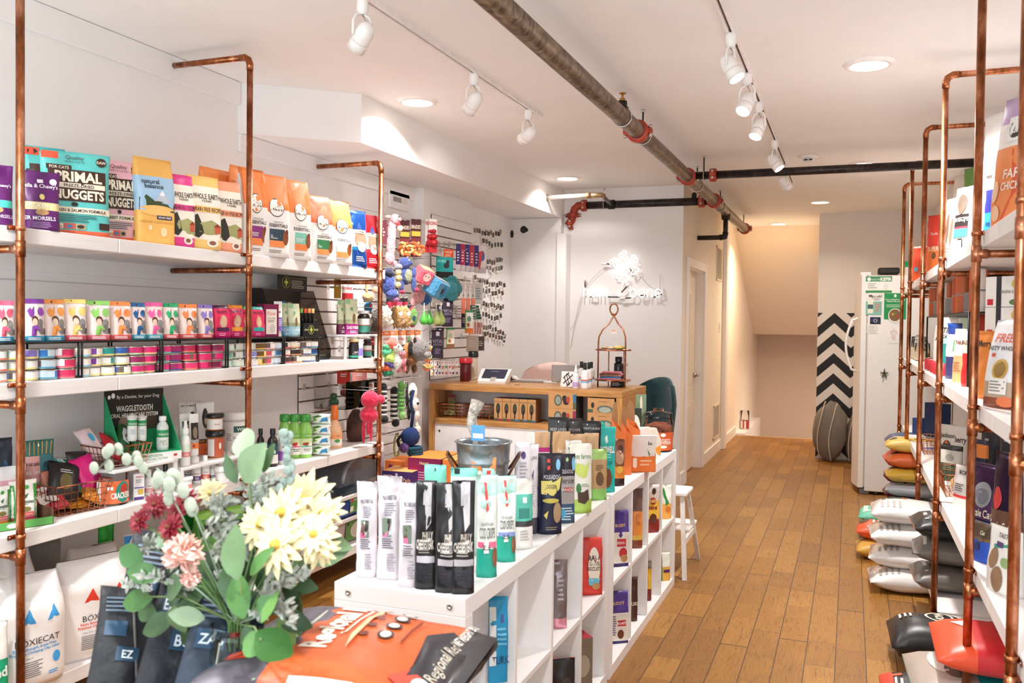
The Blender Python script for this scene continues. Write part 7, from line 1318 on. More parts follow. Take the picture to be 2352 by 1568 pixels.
wi = [('r',-.5,.42,.35,.60,'7a8a7a'),('e',-.25,.50,.2,.07,'6a4a3a'),('e',.1,.54,.16,.06,'3a2a24'),('r',-.5,.42,-.0,.475,'ea7aa8'),('l',-.5,.6,.3,.41,5,'6a6470'),('l',-.3,.6,.62,.75,6,'8a8490'),('l',0,.7,.08,.26,7,'a8a2ac'),('t','PHILLY CHEESE STEAK',.1,.80,.04,'4a404a',1,.6)]
U(818,866,1105,1322,'white back side treat bag, leftmost in the front row on the cube shelf',[(1,WB)],wi,d=.07,rz=.25,seed=1,amp=.009)
U(864,922,1093,1326,'white back side treat bag, second from the left with wide header',[(1,WB)],wi,d=.07,rz=.25,seed=2,amp=.009,pinch=.16)
U(915,962,1108,1344,'white back side treat bag, third from the left beside the black bags',[(1,WB)],wi,d=.07,rz=.3,seed=3,amp=.009)
bi = lambda: [('r',-.25,.78,.5,.99,'b8b4b8'),('p',[(-.2,.99),(.55,.99),(.55,.62),(.1,.55)],'c8c4c4'),('t','PHILLY',.25,.50,.075,'cfc6b8',2,.5),('t','CHEESESTEAK',.0,.42,.085,'dcd6ce',2,.85),('l',-.6,.5,.33,.38,2,'b0a8a0'),('r',-.8,.25,.9,.31,'bcb8be'),('p',[(-.72,.24),(.75,.26),(.75,.06),(.2,.055),(-.5,.09),(-.72,.14)],'262830'),('l',-.5,.7,.1,.22,4,'3c3a3c')]
for i,(u0,u1,vt,vb) in enumerate(((953,1002,1103,1349),(999,1057,1108,1357),(1050,1104,1104,1362))):
    U(u0,u1,vt,vb,f'black cheesesteak treat bag with white tag, {("left","middle","right")[i]} of three at the front edge',[(1,'1c1b1e')],bi(),d=.065,rz=(.3,.38,.5)[i],seed=5+i,amp=.008,side='8a878c' if i == 2 else None)
cd = lambda c: [('r',-.8,.92,.9,.97,'d8e8e0'),('e',.1,.85,.7,.05,'a8dccc'),('e',-.2,.72,.6,.04,'bfe6da'),('p',[(-.35,.95),(-.1,.95),(.15,.66),(-.1,.64)],'f0574f'),('t','COD CRISPS',.0,.44,.11,'4a4442',0,.75),('t','handmade',.0,.53,.04,'8a8480',0,.6),('r',-.9,.30,.9,.35,c),('r',-.35,.24,.15,.36,'f4f2ec'),('t','2.5',-.1,.30,.05,'4a4442'),('e',.75,.2,.25,.1,'8a5a40')]
U(1098,1146,1090,1323,'white and jade cod crisps bag with pink stripe at the front edge',[(.28,'22a890'),(.8,'e8ece6'),(1,'c4e6dc')],cd('ea6a8a'),d=.065,rz=.5,seed=9)
U(1140,1184,1092,1287,'white and jade cod crisps bag with blue stripe behind the pink striped one',[(.30,'22a890'),(.8,'e8ece6'),(1,'c4e6dc')],cd('8a9ad0'),d=.065,rz=.5,seed=10)
U(938,990,1078,1300,'mint green treat bag header rising behind the white bags',[(1,'7cd0bc')],[('e',0,.95,.06,.02,'1f3a36')],d=.05,rz=.25,seed=11,dy=.10)
U(1000,1065,1085,1290,'mint and black checked header bag behind the black bags',[(.9,'e2e8e4'),(1,'8ad8c8')],[('r',-.7,.93,-.3,.99,'1c1c1e')],d=.05,rz=.3,seed=12,dy=.10)
U(1045,1105,1062,1270,'orange treat bag header rising in front of the bucket',[(.85,'e8e0d8'),(1,'f08a48')],[('e',0,.97,.05,.012,'f6efe8')],d=.05,rz=.3,seed=13,dy=.12)
U(1088,1118,1082,1285,'white treat bag with red tab beside the orange header',[(.8,'e2ece6'),(1,'a8e0d4')],[('p',[(-.3,.98),(.4,.98),(-.1,.80),(-.5,.82)],'e8504a')],d=.04,rz=.4,seed=14,dy=.06)
U(1178,1222,1098,1258,'tall white and jade treat bag with barcode beside the purple bag',[(.32,'ece8e4'),(.40,'3a3a3a'),(.78,'5cc4b0'),(1,'eceae4')],[('r',-.6,.44,.5,.58,'3a8a80'),('l',-.5,.5,.12,.28,4,'b8b0a8'),('r',-.2,.66,.2,.74,'dff0e8')],d=.05,rz=.75,seed=15)
U(1168,1206,1018,1240,'dark purple and white treat bag with round icons, behind the jade bags',[(.12,'8a8488'),(.6,'281a3c'),(1,'e6e0e4')],[('e',0,.22,.3,.05,'5a4a70'),('e',0,.36,.3,.05,'5a4a70'),('e',0,.5,.3,.05,'5a4a70'),('l',-.5,.5,.62,.8,5,'b0a4b4'),('e',0,.86,.3,.04,'5a3a7a')],d=.05,rz=.6,seed=16,dy=.05)
U(1188,1228,1022,1228,'white treat bag with violet leaf marks leaning beside the dark purple one',[(.18,'4a4450'),(1,'e8e2e4')],[('e',-.3,.70,.18,.05,'5a5458'),('p',[(.1,.66),(.45,.72),(.3,.60)],'6a4a8a'),('t','BEEF LUNG',0,.85,.04,'6a5a70',0,.8),('l',-.6,.6,.3,.55,9,'c0b8bc')],d=.05,rz=.6,seed=17,dy=.03)
# dark yellow-tagged bags
yb = [('r',-.3,.80,-.05,.93,'d8453c'),('e',.62,.86,.18,.07,'7ab8d8'),('t','POLKADOG',.1,.71,.055,'c8c4c8',1,.7),('p',[(-.8,.66),(-.1,.66),(.9,.71),(.75,.56),(.2,.48),(-.8,.50)],'d8c868'),('t','JOGGER',.0,.59,.05,'3a3420',1,.5),('e',.0,.42,.7,.03,'c8b858'),('e',.55,.27,.35,.13,'a88a68'),('p',[(-.6,.24),(-.2,.30),(-.35,.19)],'d8c868'),('l',-.4,.7,.05,.1,2,'8a8468')]
U(1234,1290,1040,1223,'midnight blue treat bag with yellow tag and triangle at the front edge',[(.62,'161a38'),(.75,'1e1a26'),(1,'221c28')],yb,d=.06,rz=.5,seed=18)
U(1210,1246,1060,1216,'midnight blue treat bag with yellow tag, left of and behind its twin',[(.6,'181a34'),(1,'2a2624')],[('p',[(-.9,.80),(-.1,.86),(.2,.66),(-.6,.58)],'d8c868'),('e',.4,.3,.3,.12,'a88a68')],d=.05,rz=.6,seed=19,dy=.04)
U(1282,1326,1042,1199,'dark topped treat bag with silver fish and blue mosaic base',[(.28,'3a5a78'),(.68,'aaa2a0'),(1,'1e1826')],[('r',-.85,.83,-.45,.96,'d8453c'),('e',.1,.92,.15,.03,'b8d89a'),('e',.8,.86,.2,.1,'7ab8d8'),('t','POLKADOG',.05,.75,.06,'c8c4c8',1,.7),('t','silverside',.05,.62,.09,'2a2426',0,.8),('r',-.3,.46,.7,.52,'c83a3a'),('t','WHOLE',.2,.49,.045,'efe8e4'),('e',-.4,.14,.4,.07,'4aa8d0'),('l',-.9,.9,.04,.24,5,'cfe0ea')],d=.06,rz=.5,seed=20)
U(1318,1371,1018,1176,'white and lime treat bag with green country map outline',[(.20,'a8c85c'),(.93,'e8e6dc'),(1,'ece0d2')],[('t','spot farms',0,.82,.075,'4a7a3a',0,.85),('p',[(-.65,.72),(.1,.70),(.75,.73),(.6,.62),(.45,.52),(.1,.50),(-.4,.56),(-.7,.62)],'c8d868'),('e',-.25,.36,.22,.07,'3f7a3a'),('p',[(-.3,.16),(-.35,.32),(.6,.34),(.7,.20),(.3,.13)],'4a3426'),('l',0,.7,.38,.43,2,'8a9a6a')],d=.07,rz=.5,seed=21,side='6fae4e')
U(1362,1400,1034,1150,'kraft and green treat bag tucked behind the map bag',[(.22,'8fc86a'),(.80,'b99468'),(1,'a8d07a')],[('e',0,.42,.5,.14,'6a4a30'),('l',-.5,.5,.58,.7,3,'7a5a3a')],d=.06,rz=.6,seed=22,dy=.03)
U(1364,1412,980,1128,'bright turquoise treat bag with large white lettering',[(1,'27b7ae')],[('t','DOGSWELL',.0,.66,.10,'f2f4f0',2,.9),('p',[(-.1,.84),(.15,.88),(.2,.78),(0,.75)],'e8f0ea'),('t','SKIN & COAT',.1,.45,.05,'1f6a66',0,.6),('e',-.55,.30,.25,.05,'c82858'),('e',.2,.22,.38,.15,'7a4a30'),('l',-.3,.6,.52,.6,2,'8fe0d8')],d=.06,rz=.5,seed=23)
U(1338,1370,975,1105,'jade treat bag top behind the turquoise lettering bag',[(1,'1f9f8c')],[('l',-.5,.5,.8,.9,2,'8fd8c8')],d=.05,rz=.5,seed=24,dy=.14)
U(1406,1434,1008,1114,'dark and orange meat picture treat bag beside the turquoise one',[(.16,'2a1a18'),(.42,'e8862c'),(1,'8a5238')],[('e',0,.62,.7,.16,'c49070'),('e',.2,.78,.5,.1,'5a2e20'),('e',0,.35,.5,.08,'f2b44a')],d=.05,rz=.6,seed=25)
U(1206,1242,998,1180,'kraft topped treat bag with magenta band behind the dark blue bags',[(.74,'e4dcd4'),(.80,'b82878'),(1,'cda27a')],[('l',-.5,.5,.6,.72,3,'6a5a58'),('r',-.5,.45,0,.56,'3a3434'),('r',.1,.46,.6,.55,'c85a90')],d=.05,rz=.45,seed=26,dy=.10)
bl = [('e',0,.95,.05,.012,'e8e4e0'),('t','BEEF LIVER',0,.86,.035,'c8c0bc',0,.8),('t','buddys',.0,.70,.05,'b8b0ac',0,.6),('l',-.4,.4,.5,.62,3,'8a827e')]
U(1226,1276,968,1170,'tall matte black treat bag with punched header, left of the dark group',[(1,'231f20')],bl,d=.05,rz=.3,seed=27,dy=.16,lean=.02)
U(1258,1302,972,1160,'second tall brown black treat bag behind the kraft topped one',[(1,'2e2725')],bl,d=.05,rz=.3,seed=28,dy=.20)
U(1284,1352,976,1150,'wide black treat bag with white lettering behind the white headers',[(1,'17171a')],[('e',0,.95,.04,.012,'e8e4e0'),('t','BEST TREATS IN BAG',.1,.9,.03,'d8d4d0',0,.8),('t','PUREWELL',.1,.74,.05,'d8d4d0',1,.5)],d=.05,rz=.35,seed=29,dy=.18)
for i,(u0,u1,vt,vb,c) in enumerate(((1250,1292,996,1165,'cba176'),(1288,1328,1002,1160,'cda57c'),(1326,1360,1000,1150,'d2a880'))):
    U(u0,u1,vt,vb,f'kraft brown treat bag top with pale base, {("left","middle","right")[i]} of three behind the front row',[(.62,'e6e0d8'),(1,c)],[('t','farms',.2,.74,.06,'efe8de',0,.6),('l',-.5,.5,.66,.7,1,'a07a50')],d=.05,rz=.45,seed=30+i,dy=.09)
U(1288,1326,1014,1168,'white treat bag header with tiny red flag in front of a kraft top',[(1,'ebe7e4')],[('r',.5,.86,.65,.92,'c8505a'),('e',-.6,.88,.05,.02,'6a6462')],d=.05,rz=.4,seed=34,dy=.05)
# orange scratch boxes with tall card flaps
def slantbox(u0,u1,vt,vb,lab,dy,flap):
    loc,w,h = spec(u0,u1,vt,.55,UH+.001,vb=vb); t = thing('treat_dispenser_box',lab,'display box',(min(loc[0],UX1-.06),loc[1]+dy,loc[2]),.55); b = B(); O = PAPER('dd7a3a'); K = PAPER('a87a50')
    b.add([(-w/2,-.03,0),(w/2,-.03,0),(w/2,.04,0),(-w/2,.04,0),(-w/2,-.03,h*.70),(w/2,-.03,h*.60),(w/2,.04,h*.70),(-w/2,.04,h*.78)],[(0,1,5,4),(1,2,6,5),(2,3,7,6),(3,0,4,7),(3,2,1,0)],O); b.build('box_body', t)
    b = B(); n = 10; V = [(x,.045,z) for x,z in [(-w*.42,h*.5),(w*.42,h*.5)]+[(w*.42*math.cos(a),h*.82+h*.2*math.sin(a)) for a in [q*PI/n for q in range(n+1)]]]; b.add(V+[(x,y+.003,z) for x,y,z in V],[tuple(range(len(V))),tuple(range(2*len(V)-1,len(V)-1,-1))]+[(i,(i+1)%len(V),len(V)+(i+1)%len(V),len(V)+i) for i in range(len(V))],K); b.build('card_flap', t)
slantbox(1396,1413,932,1100,'orange box with rounded kraft flap behind the turquoise bag',.10,1)
slantbox(1412,1427,945,1100,'smaller orange box with kraft flap between two taller ones',.16,1)
slantbox(1428,1452,930,1090,'orange box with tallest rounded kraft flap in front of the oak counter side',.12,1)
loc,w,h = spec(1424,1446,1022,.5,UH+.001,vb=1085); carton('treat_carton','orange and clear pet treat carton behind the meat picture bag','carton',(loc[0]-.02,loc[1]+.03,loc[2]),.5,w,.04,h,'e89a68',[('r',-.8,.3,.8,.85,'c8a080'),('l',-.6,.6,.05,.2,2,'f2e0c8')])
loc,w,h = spec(1442,1500,1040,.55,UH+.001,vb=1083); t = thing('mailer_tray','orange open tray with white honey card standing at the unit edge','display tray',(loc[0]-.01,loc[1]+.04,loc[2]),.45); b = B(); OT = PAPER('ea7a34'); b.box(-w/2,-.05,0,w/2,-.048,h,OT).box(-w/2,-.05,0,-w/2+.002,.05,h*1.2,OT).box(w/2-.002,-.05,0,w/2,.05,h*.9,PAPER('e05a2c')).box(-w/2,-.05,0,w/2,.05,.002,OT).box(-w/2,.048,0,w/2,.05,h*1.3,OT); b.build('tray_body', t)
p = B(); decals(p,[('p',[(-.75,.75),(-.45,.75),(-.45,.3),(-.6,.2),(-.75,.3)],'f6e8d8'),('l',-.2,.7,.3,.7,2,'f4c8a0')],lambda u,v,o=0: Vector((u*w/2,-.05-o,v*h)),w,h,.0008); p.build('printed_label', t)
b = B(); T = Matrix.Rotation(.35,4,'X'); b.box(-w*.46,-.02,.01,w*.46,-.014,h*2.2,PAPER('efebe8'),T); b.build('sloped_card', t); p = B(); decals(p,[('e',-.1,.36,.6,.22,'e08a3a'),('e',-.1,.42,.6,.2,'efebe8'),('e',.1,.3,.3,.1,'c86a2a'),('t','lo',.5,.75,.10,'3a3634'),('p',[(.3,.6),(.6,.45),(.5,.4)],'5a8a4a')],lambda u,v,o=0: T @ Vector((u*w*.46,-.02-o,.01+v*h*2.2)),w*.92,h*2.2,.0008); p.build('card_print', t)
for i,(u0,u1,vt,vb,c) in enumerate(((1462,1502,984,1072,'efebe6'),(1474,1512,982,1062,'e4dccf'),(1488,1526,984,1056,'e2d8ca'))):
    loc,w,h = spec(u0,u1,vt,.7,UH+.001,vb=vb); t = thing('octagonal_display_case',f'white slanted octagonal display case with heart emblem, {("front","middle","rear")[i]} one','display case',(loc[0]-.03,loc[1]+.02+.0*i,loc[2]),.75); q = [(-w/2,0),(w/2,0),(w/2,h*.62),(w*.22,h),(-w*.3,h),(-w/2,h*.8)]
    b = B(); n = 6; V = [(x,-.014,z) for x,z in q]+[(x,.014,z) for x,z in q]; b.add(V,[tuple(range(n)),tuple(range(2*n-1,n-1,-1))]+[((k+1)%n,k,n+k,n+(k+1)%n) for k in range(n)],PAPER(c)); b.build('case_body', t)
    p = B(); decals(p,[('e',-.35,.78,.10,.05,'a8204a'),('e',-.2,.78,.10,.05,'a8204a'),('p',[(-.44,.77),(-.11,.77),(-.28,.68)],'a8204a'),('t','lo',.12,.66,.14,'2a2624'),('p',[(.15,.35),(.98,.45),(.98,.12),(.5,.2)],('b81858','8a6a5a','ea9a3a')[i])],lambda u,v,o=0: Vector((u*w/2,-.014-o,v*h)),w,h,.0008); p.build('emblem', t)
loc,w,h = spec(1480,1553,944,.4,UH+.001,vb=1050)
t = jar((-1.02,5.015,UH+.001),.083,h*.97,'clear lidded jar of sweet potato treats with orange label at the unit end','c8562a',[('r',-.55,.0,.6,1,'c8562a'),('t','Covington',.02,.62,.17,'f4ece0',0,.55),('t','SWEET POTATO',.02,.42,.17,'f4ece0',2,.6),('e',0,.2,.3,.08,'efdcc8'),('e',0,.86,.18,.1,'f2ece4')],lidh=.26,fill='7a3a22',fillh=.86,rz=.55)
for i,(u0,u1,vt,vb,c,nm) in enumerate(((1462,1492,940,1040,'2a2c26','dark framed cream sign card behind the display cases'),(1478,1502,908,1035,'7a9070','sage green bone shaped sign card above the jar'))):
    loc,w,h = spec(u0,u1,vt,.4,UH+.001,vb=vb); carton('sign_card',nm,'sign',(loc[0]-.06,min(loc[1]+.05,5.06),loc[2]),.4,w,.006,h,c,[('e',0,.55,.8,.3,'d8d4c4')] if not i else [('e',0,.8,.25,.18,'e0d2bc'),('r',-.8,.55,-.2,.85,'6f8a68')])
# bucket
P = onX(1110,1060,-1.14); bz = UH+.001; k_ = (M @ (P-Vector((0,0,EYE)))).z/F; rt = 63*k_; zt_ = onY(1110,1012,P.y).z
t = thing('galvanised_bucket','tall galvanised metal bucket with curved side handles on the cube shelf','bucket',(P.x,P.y,bz)); GV = wood('galvanised_steel','7d858a','aab3b8',(7,7,7),.32,1.2); GV.node_tree.nodes['Principled BSDF'].inputs['Metallic'].default_value = .85
hb2 = zt_-bz; rb = rt*.68; R2 = lambda q: rb+(rt-rb)*q
b = B(); b.lathe([(.001,.004,GV),(rb,.004),(R2(.3),hb2*.3),(R2(.62),hb2*.62),(R2(.63)+.004,hb2*.635),(R2(.65),hb2*.65),(R2(.78),hb2*.78),(R2(.79)+.004,hb2*.795),(R2(.81),hb2*.81),(R2(.98),hb2*.98),(rt+.005,hb2*.99),(rt+.005,hb2*1.0),(rt-.002,hb2*1.0),(R2(.97)-.003,hb2*.96),(rb-.003,.01),(.001,.008)],40); b.build('bucket_body', t)
for sx in (-1,1):
    b = B(); b.tube([(sx*(R2(.72)),-.035,hb2*.66),(sx*(R2(.8)+.012),-.033,hb2*.74),(sx*(rt+.028),-.02,hb2*.86),(sx*(rt+.030),.012,hb2*.88),(sx*(R2(.8)+.012),.03,hb2*.76),(sx*R2(.74),.033,hb2*.7)],.0045,mat('6a4a38',.5,.6),8); b.build('handle', t)
t.rotation_euler = (0,0,.35)
q0 = onY(1093,1008,P.y-.02); q1 = onY(1098,922,P.y-.02); t = thing('dried_fish_chew','dried fish skin chew with blue tag sticking out of the bucket','dog chew',(q0.x,P.y-.02,q0.z-.06)); L = q1.z-q0.z+.06
b = B(); b.tube([(-.004+.012*math.sin(i*.9),0,L*i/8) for i in range(9)],[.010,.014,.017,.016,.018,.019,.017,.021,.024],mat('b8b0a4',.85,0,.4,80,1.),8); b.build('chew_body', t)
q = onY(1094,1008,P.y-.05); q2 = onY(1106,974,P.y-.05); b = B(); b.rbox(q.x-q0.x-.012,-.045,.06,q2.x-q0.x+.018,-.043,.06+(q2.z-q.z)*1.05,PAPER('5a9ad0'),.001); b.build('tag', t); b = B(); b.box(q.x-q0.x-.006,-.0455,.07,q2.x-q0.x+.012,-.045,.06+(q2.z-q.z)*.5,INK('efeeea')); b.build('tag_label', t)
# goods inside the cubes
def cell(u,v,row):
    Y = onX(u,v,UX1).y; y0 = 2.105 if Y < 3.6 else 3.625; w = (1.485-.16)/4; i = min(3,max(0,int((Y-y0-.05)/(w+.02)))); return y0+.05+i*(w+.02), y0+.05+i*(w+.02)+w
def IN(u0,u1,vt,row,lab,bands,items=(),kind='pouch',X=-.972,rz=.62,d=.05,mk=PR,**k):
    z = .4055 if row else .0505; loc,w,h = spec(u0,u1,vt,rz,z,X=X); lo,hi = cell((u0+u1)/2,vt+60,row); h = min(h,.31 if row else .30); w = min(w,.17); q = w/2*abs(math.sin(rz))+d/2
    P = onX((u0+u1)/2, vt+60, X); y = min(max(P.y,lo+q+.005),hi-q-.005); x = min(onY((u0+u1)/2,vt+60,y).x, UX1-.02-w*.3); return bag('treat_bag',lab,'treat bag',(x,y,z),rz,w,h,min(d,w*.5),kind,bands,items,mk=mk,**k)
IN(1122,1166,1368,1,'bright blue treat bag leaning in the nearest cube',[(.12,'e4e0dc'),(1,'1a8ab8')],[('r',-.98,.3,-.3,.9,'d8dcdc'),('r',.2,.74,.5,.82,'3a4a8a'),('t','TURK',.2,.36,.08,'0f4a70'),('l',-.2,.8,.5,.7,4,'6ab8d8')],seed=1,kind='gusset')
IN(1270,1303,1285,1,'grey and pink treat bag in the third near cube',[(.15,'e8a0b0'),(1,'8a8084')],[('l',-.5,.5,.4,.8,6,'b8b0b4')],seed=2,mk=FOIL)
IN(1268,1292,1380,1,'dark brown bag behind the grey one in the third near cube',[(1,'2e2422')],seed=3,X=-1.0)
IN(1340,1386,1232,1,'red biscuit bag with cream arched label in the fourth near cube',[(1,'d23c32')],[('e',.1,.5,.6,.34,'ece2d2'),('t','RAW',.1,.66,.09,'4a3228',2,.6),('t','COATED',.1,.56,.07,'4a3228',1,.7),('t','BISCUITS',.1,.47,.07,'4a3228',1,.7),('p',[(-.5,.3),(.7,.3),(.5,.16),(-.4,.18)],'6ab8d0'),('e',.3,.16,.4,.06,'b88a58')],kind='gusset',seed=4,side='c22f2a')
loc,w,h = spec(1345,1382,1438,.8,.0505,X=-.99); carton('treat_carton','taupe and crimson treat carton in the lower fourth near cube','carton',(-1.01,3.36,.0505),.75,.12,.10,.22,'7a6a58',[('e',.3,.5,.5,.2,'a89c88'),('r',-.7,.02,-.1,.14,'c8303a'),('l',-.8,-.2,.3,.75,5,'3a3028')],faces=['7a6a58','a8283a','7a6a58','7a6a58','7a6a58','857560'])
carton('treat_carton','bright orange carton in the lower third near cube','carton',(-.995,2.98,.0505),.75,.10,.08,.15,'f0803a',[('t','MIT',.4,.3,.15,'f6e0c8'),('l',-.6,.6,.7,.85,2,'f8d8b8')])
IN(1276,1332,1490,0,'black treat bag lying behind the orange carton',[(.3,'e85a3a'),(1,'232022')],[('e',.2,.6,.4,.1,'3a3634')],X=-.99,seed=6,d=.07)
IN(1338,1350,1500,0,'black bag edge beside the taupe carton',[(1,'1e1c1c')],X=-.98,seed=7,d=.05)
IN(1403,1444,1172,1,'purple and white chicken pot pie biscuit bag in the first far cube, upper row',[(.06,'3a2a6a'),(.62,'e8e0d4'),(1,'4a3482')],[('p',[(-.5,.97),(.5,.97),(.2,.55),(0,.52),(-.2,.55)],'452f7c'),('t','BUDDY',0,.74,.05,'d8b06a',1,.6),('r',-.4,.36,.6,.5,'c8303a'),('t','CHICKEN POT PIE',.1,.43,.05,'f4ece0',1,.5),('e',.3,.24,.45,.10,'c02c34'),('e',.4,.15,.4,.07,'b98a5a')],kind='gusset',seed=8)
IN(1404,1452,1350,0,'purple and white biscuit bag with folded top in the first far cube, lower row',[(.05,'3a2a6a'),(.60,'ebe4da'),(1,'4a3482')],[('t','BUDDY',0,.78,.06,'d8b06a',1,.6),('r',-.1,.34,.7,.45,'c02c34'),('t','ROAST',.3,.395,.05,'f4ece0',1,.4),('l',-.9,-.2,.15,.55,9,'6a5a80'),('e',.2,.18,.3,.09,'6a3a22')],kind='gusset',seed=9)
IN(1404,1412,1260,1,'blue edged biscuit bag behind the purple one, upper row',[(1,'3a5aa0')],X=-1.0,seed=10); IN(1404,1416,1390,0,'ochre bag behind the purple one, lower row',[(1,'b8863a')],X=-1.0,seed=11)
IN(1450,1476,1122,1,'orange treat bag with dog photo top in the second far cube',[(.14,'7a3a24'),(.22,'d8b04a'),(.62,'e08a3a'),(1,'6a5048')],[('e',0,.5,.5,.1,'c8763a')],seed=12)
IN(1449,1464,1325,0,'dark brown treat bag in the lower second far cube',[(1,'4a2a22')],[('t','LINKS',0,.4,.08,'e8dcc8')],seed=13)
IN(1487,1521,1108,1,'yellow and brown mini treat bag in the third far cube',[(.28,'8a2a20'),(.66,'e8b83c'),(.85,'c8b8a8'),(1,'d8d0c8')],[('e',0,.66,.45,.08,'a83a20'),('t',"ZUKE'S",0,.66,.06,'f0d890',1,.6),('t','MINI',0,.52,.07,'8a2a20',2,.6),('e',0,.3,.5,.10,'5a3020'),('e',.2,.86,.3,.07,'4a3028')],seed=14)
IN(1485,1496,1288,0,'yellow treat bag edge in the lower third far cube',[(.3,'7a2a22'),(.8,'e0b03c'),(1,'8a7a70')],seed=15)
IN(1519,1549,1108,1,'green and white treat bag in the fourth far cube, upper row',[(.06,'e8b05a'),(.45,'eaa850'),(1,'e8ece2')],[('r',-1,.1,-.6,1,'2a8a3a'),('p',[(-.6,.95),(-.2,.9),(.5,.45),(.0,.4)],'2f8f40'),('e',.3,.3,.4,.08,'d87a3a')],seed=16)
IN(1519,1546,1260,0,'green treat bag with amber front in the fourth far cube, lower row',[(.5,'e0ac4a'),(1,'e4e8dc')],[('r',-1,0,-.5,1,'23803a'),('r',-.3,.3,.8,.4,'4a2a6a')],seed=17)
# ================================================================= goods on the right shelves and the floor stacks
Q1, Q2, Q3, Q4 = RZ_
def RB(u0,u1,vt,lab,bands,items=(),kind='pouch',X=.50,yaw=.55,d=.09,z=Q1,nm='food_bag',mk=PR,**k):
    rz = -PI/2+yaw; loc,w,h = spec(u0,u1,vt,rz,z,X=X); w = min(w,.42); return bag(nm,lab,'pet food bag',loc,rz,w,h,min(d,w*.5),kind,bands,items,mk=mk,**k)
RB(2292,2392,215,'large orange and white food bag, upper right picture edge',[(.62,'ea8a4e'),(.80,'efe6e0'),(1,'b89ac0')],[('p',[(-.2,.05),(.95,.05),(.95,.55),(.1,.6)],'d85a38'),('r',-.35,.66,.5,.84,'f2eee8'),('e',.05,.75,.35,.07,'3a3634'),('t','KIN',.05,.75,.06,'f0ece6',2,.3),('t','FARM',.4,.42,.07,'f4e4d8'),('t','CHICKEN',.4,.33,.06,'f4e4d8',1,.6),('e',-.5,.3,.2,.08,'f4c8a0'),('e',-.4,.14,.2,.06,'f4c8a0')],X=.52,seed=1,d=.14,lean=.03)
RB(2262,2318,262,'plain white tall bag top behind the orange bag',[(.5,'e8dcd8'),(1,'efecea')],X=.66,seed=2)
RB(2288,2330,405,'charcoal patterned bag low beside the orange bag',[(1,'4a4440')],[('l',-.6,.6,.2,.8,6,'8a827a')],X=.52,seed=3)
RB(2266,2306,400,'royal blue and sky blue food bag on the top right shelf',[(.5,'3aa8e0'),(.8,'3a3fa8'),(1,'e4dcd8')],[('l',-.4,.4,.1,.4,3,'1f5a90')],X=.56,seed=4)
RB(2248,2296,330,'teal food bag with animal pictures, tall on the top right shelf',[(.7,'e0dcd4'),(1,'1f8f90')],[('e',-.2,.5,.4,.2,'5a4a40'),('e',.3,.75,.3,.12,'6a8a50')],X=.66,seed=5)
RB(2240,2262,440,'orange food bag edge behind the second copper post on the right',[(1,'e07844')],X=.60,seed=6)
jf = [('r',-.8,.45,.8,.62,'2a2220'),('t','KIN RECIPE',0,.55,.06,'e8e0d8',1,.85),('r',-.8,.42,.8,.45,'c83a4a'),('r',-.8,.30,.8,.42,'4ab0a8'),('e',0,.76,.5,.14,'6a5a4c'),('r',-.1,.08,.45,.28,'1f1c1a'),('r',-.05,.1,.4,.26,'d8ceb8')]
RB(2198,2238,430,'white bag with black recipe band and turquoise stripe on the top right shelf',[(1,'e4ded6')],jf,X=.50,seed=7)
RB(2174,2206,455,'white bag with large brown chew pictures, left of the recipe bag',[(1,'e8e2dc')],[('e',-.2,.55,.2,.22,'8a6a52'),('e',.35,.5,.16,.2,'9a7a60'),('l',-.6,.6,.1,.28,4,'9a928a')],X=.50,seed=8)
RB(2215,2246,385,'pale bag with leafy print seen between two copper posts',[(.8,'e0dcd2'),(1,'6a9a4a')],[('e',0,.6,.6,.12,'3a4a6a')],X=.68,seed=9)
RB(2192,2216,402,'cream and orange edged bag top behind the recipe bag',[(1,'eadfd4')],X=.70,seed=10)
RB(2132,2166,494,'bright red superfood pouch between two copper posts',[(.45,'e8722f'),(.5,'d83a28'),(1,'dc3a28')],[('t','Stella',.2,.68,.05,'f4e4dc',0,.6),('t','SUPER',.2,.42,.08,'f2dcc0',1,.7),('e',.3,.3,.3,.06,'6a4a2a')],X=.47,seed=11,yaw=.8)
RB(2098,2131,566,'orange red pouch further along the top right shelf',[(.3,'e8602f'),(1,'dc4a30')],[('r',-.4,.3,.1,.42,'6ab0c8')],X=.47,seed=12,yaw=.8)
RB(2078,2096,600,'white and green pouch at the far end of the top right shelf',[(.8,'efe8e0'),(1,'1fa060')],X=.47,seed=13,yaw=.9)
# second shelf
def RC(u0,u1,vt,vb,X,lab,c,items=(),side=(),rz=-PI/2+.6,dd=.12,z=None,fc=None,nm='food_carton'):
    P = onX((u0+u1)/2,vb,X); zz = P.z if z is None else z; loc,w,h = spec(u0,u1,vt,rz,zz,X=X); return carton(nm,lab,'carton',loc,rz,w*.75,dd,h,c,items,side,faces=fc or [c]*6)
vi = [('r',-1,0,-.45,1,'ebe7e2'),('r',-.45,0,-.2,1,'26262e'),('r',-.9,.06,-.6,.26,'c8283a'),('t','BANANA & POTATO',.35,.5,.12,'5a5a4a',0,.6),('e',.6,.75,.3,.16,'d8c06a'),('e',.5,.15,.3,.1,'5a7a4a')]
z2 = onX(2310,775,.56).z; hC = onX(2310,637,.56).z-z2
for i in range(3):
    carton('food_carton',f'white and kraft food carton with red square logo, {("top","middle","bottom")[i]} on the second right shelf','carton',(.60,onX(2316,700,.56).y,z2+hC*.5-i*hC*.5 if i<2 else Q2+.001),-PI/2+.75,.17,.16,hC*.5-.002 if i<2 else max(.05,z2-Q2-.002),'ebe7e2',vi,faces=['ebe7e2','ebe7e2','ebe7e2','b9946a','b9946a','ebe7e2'])
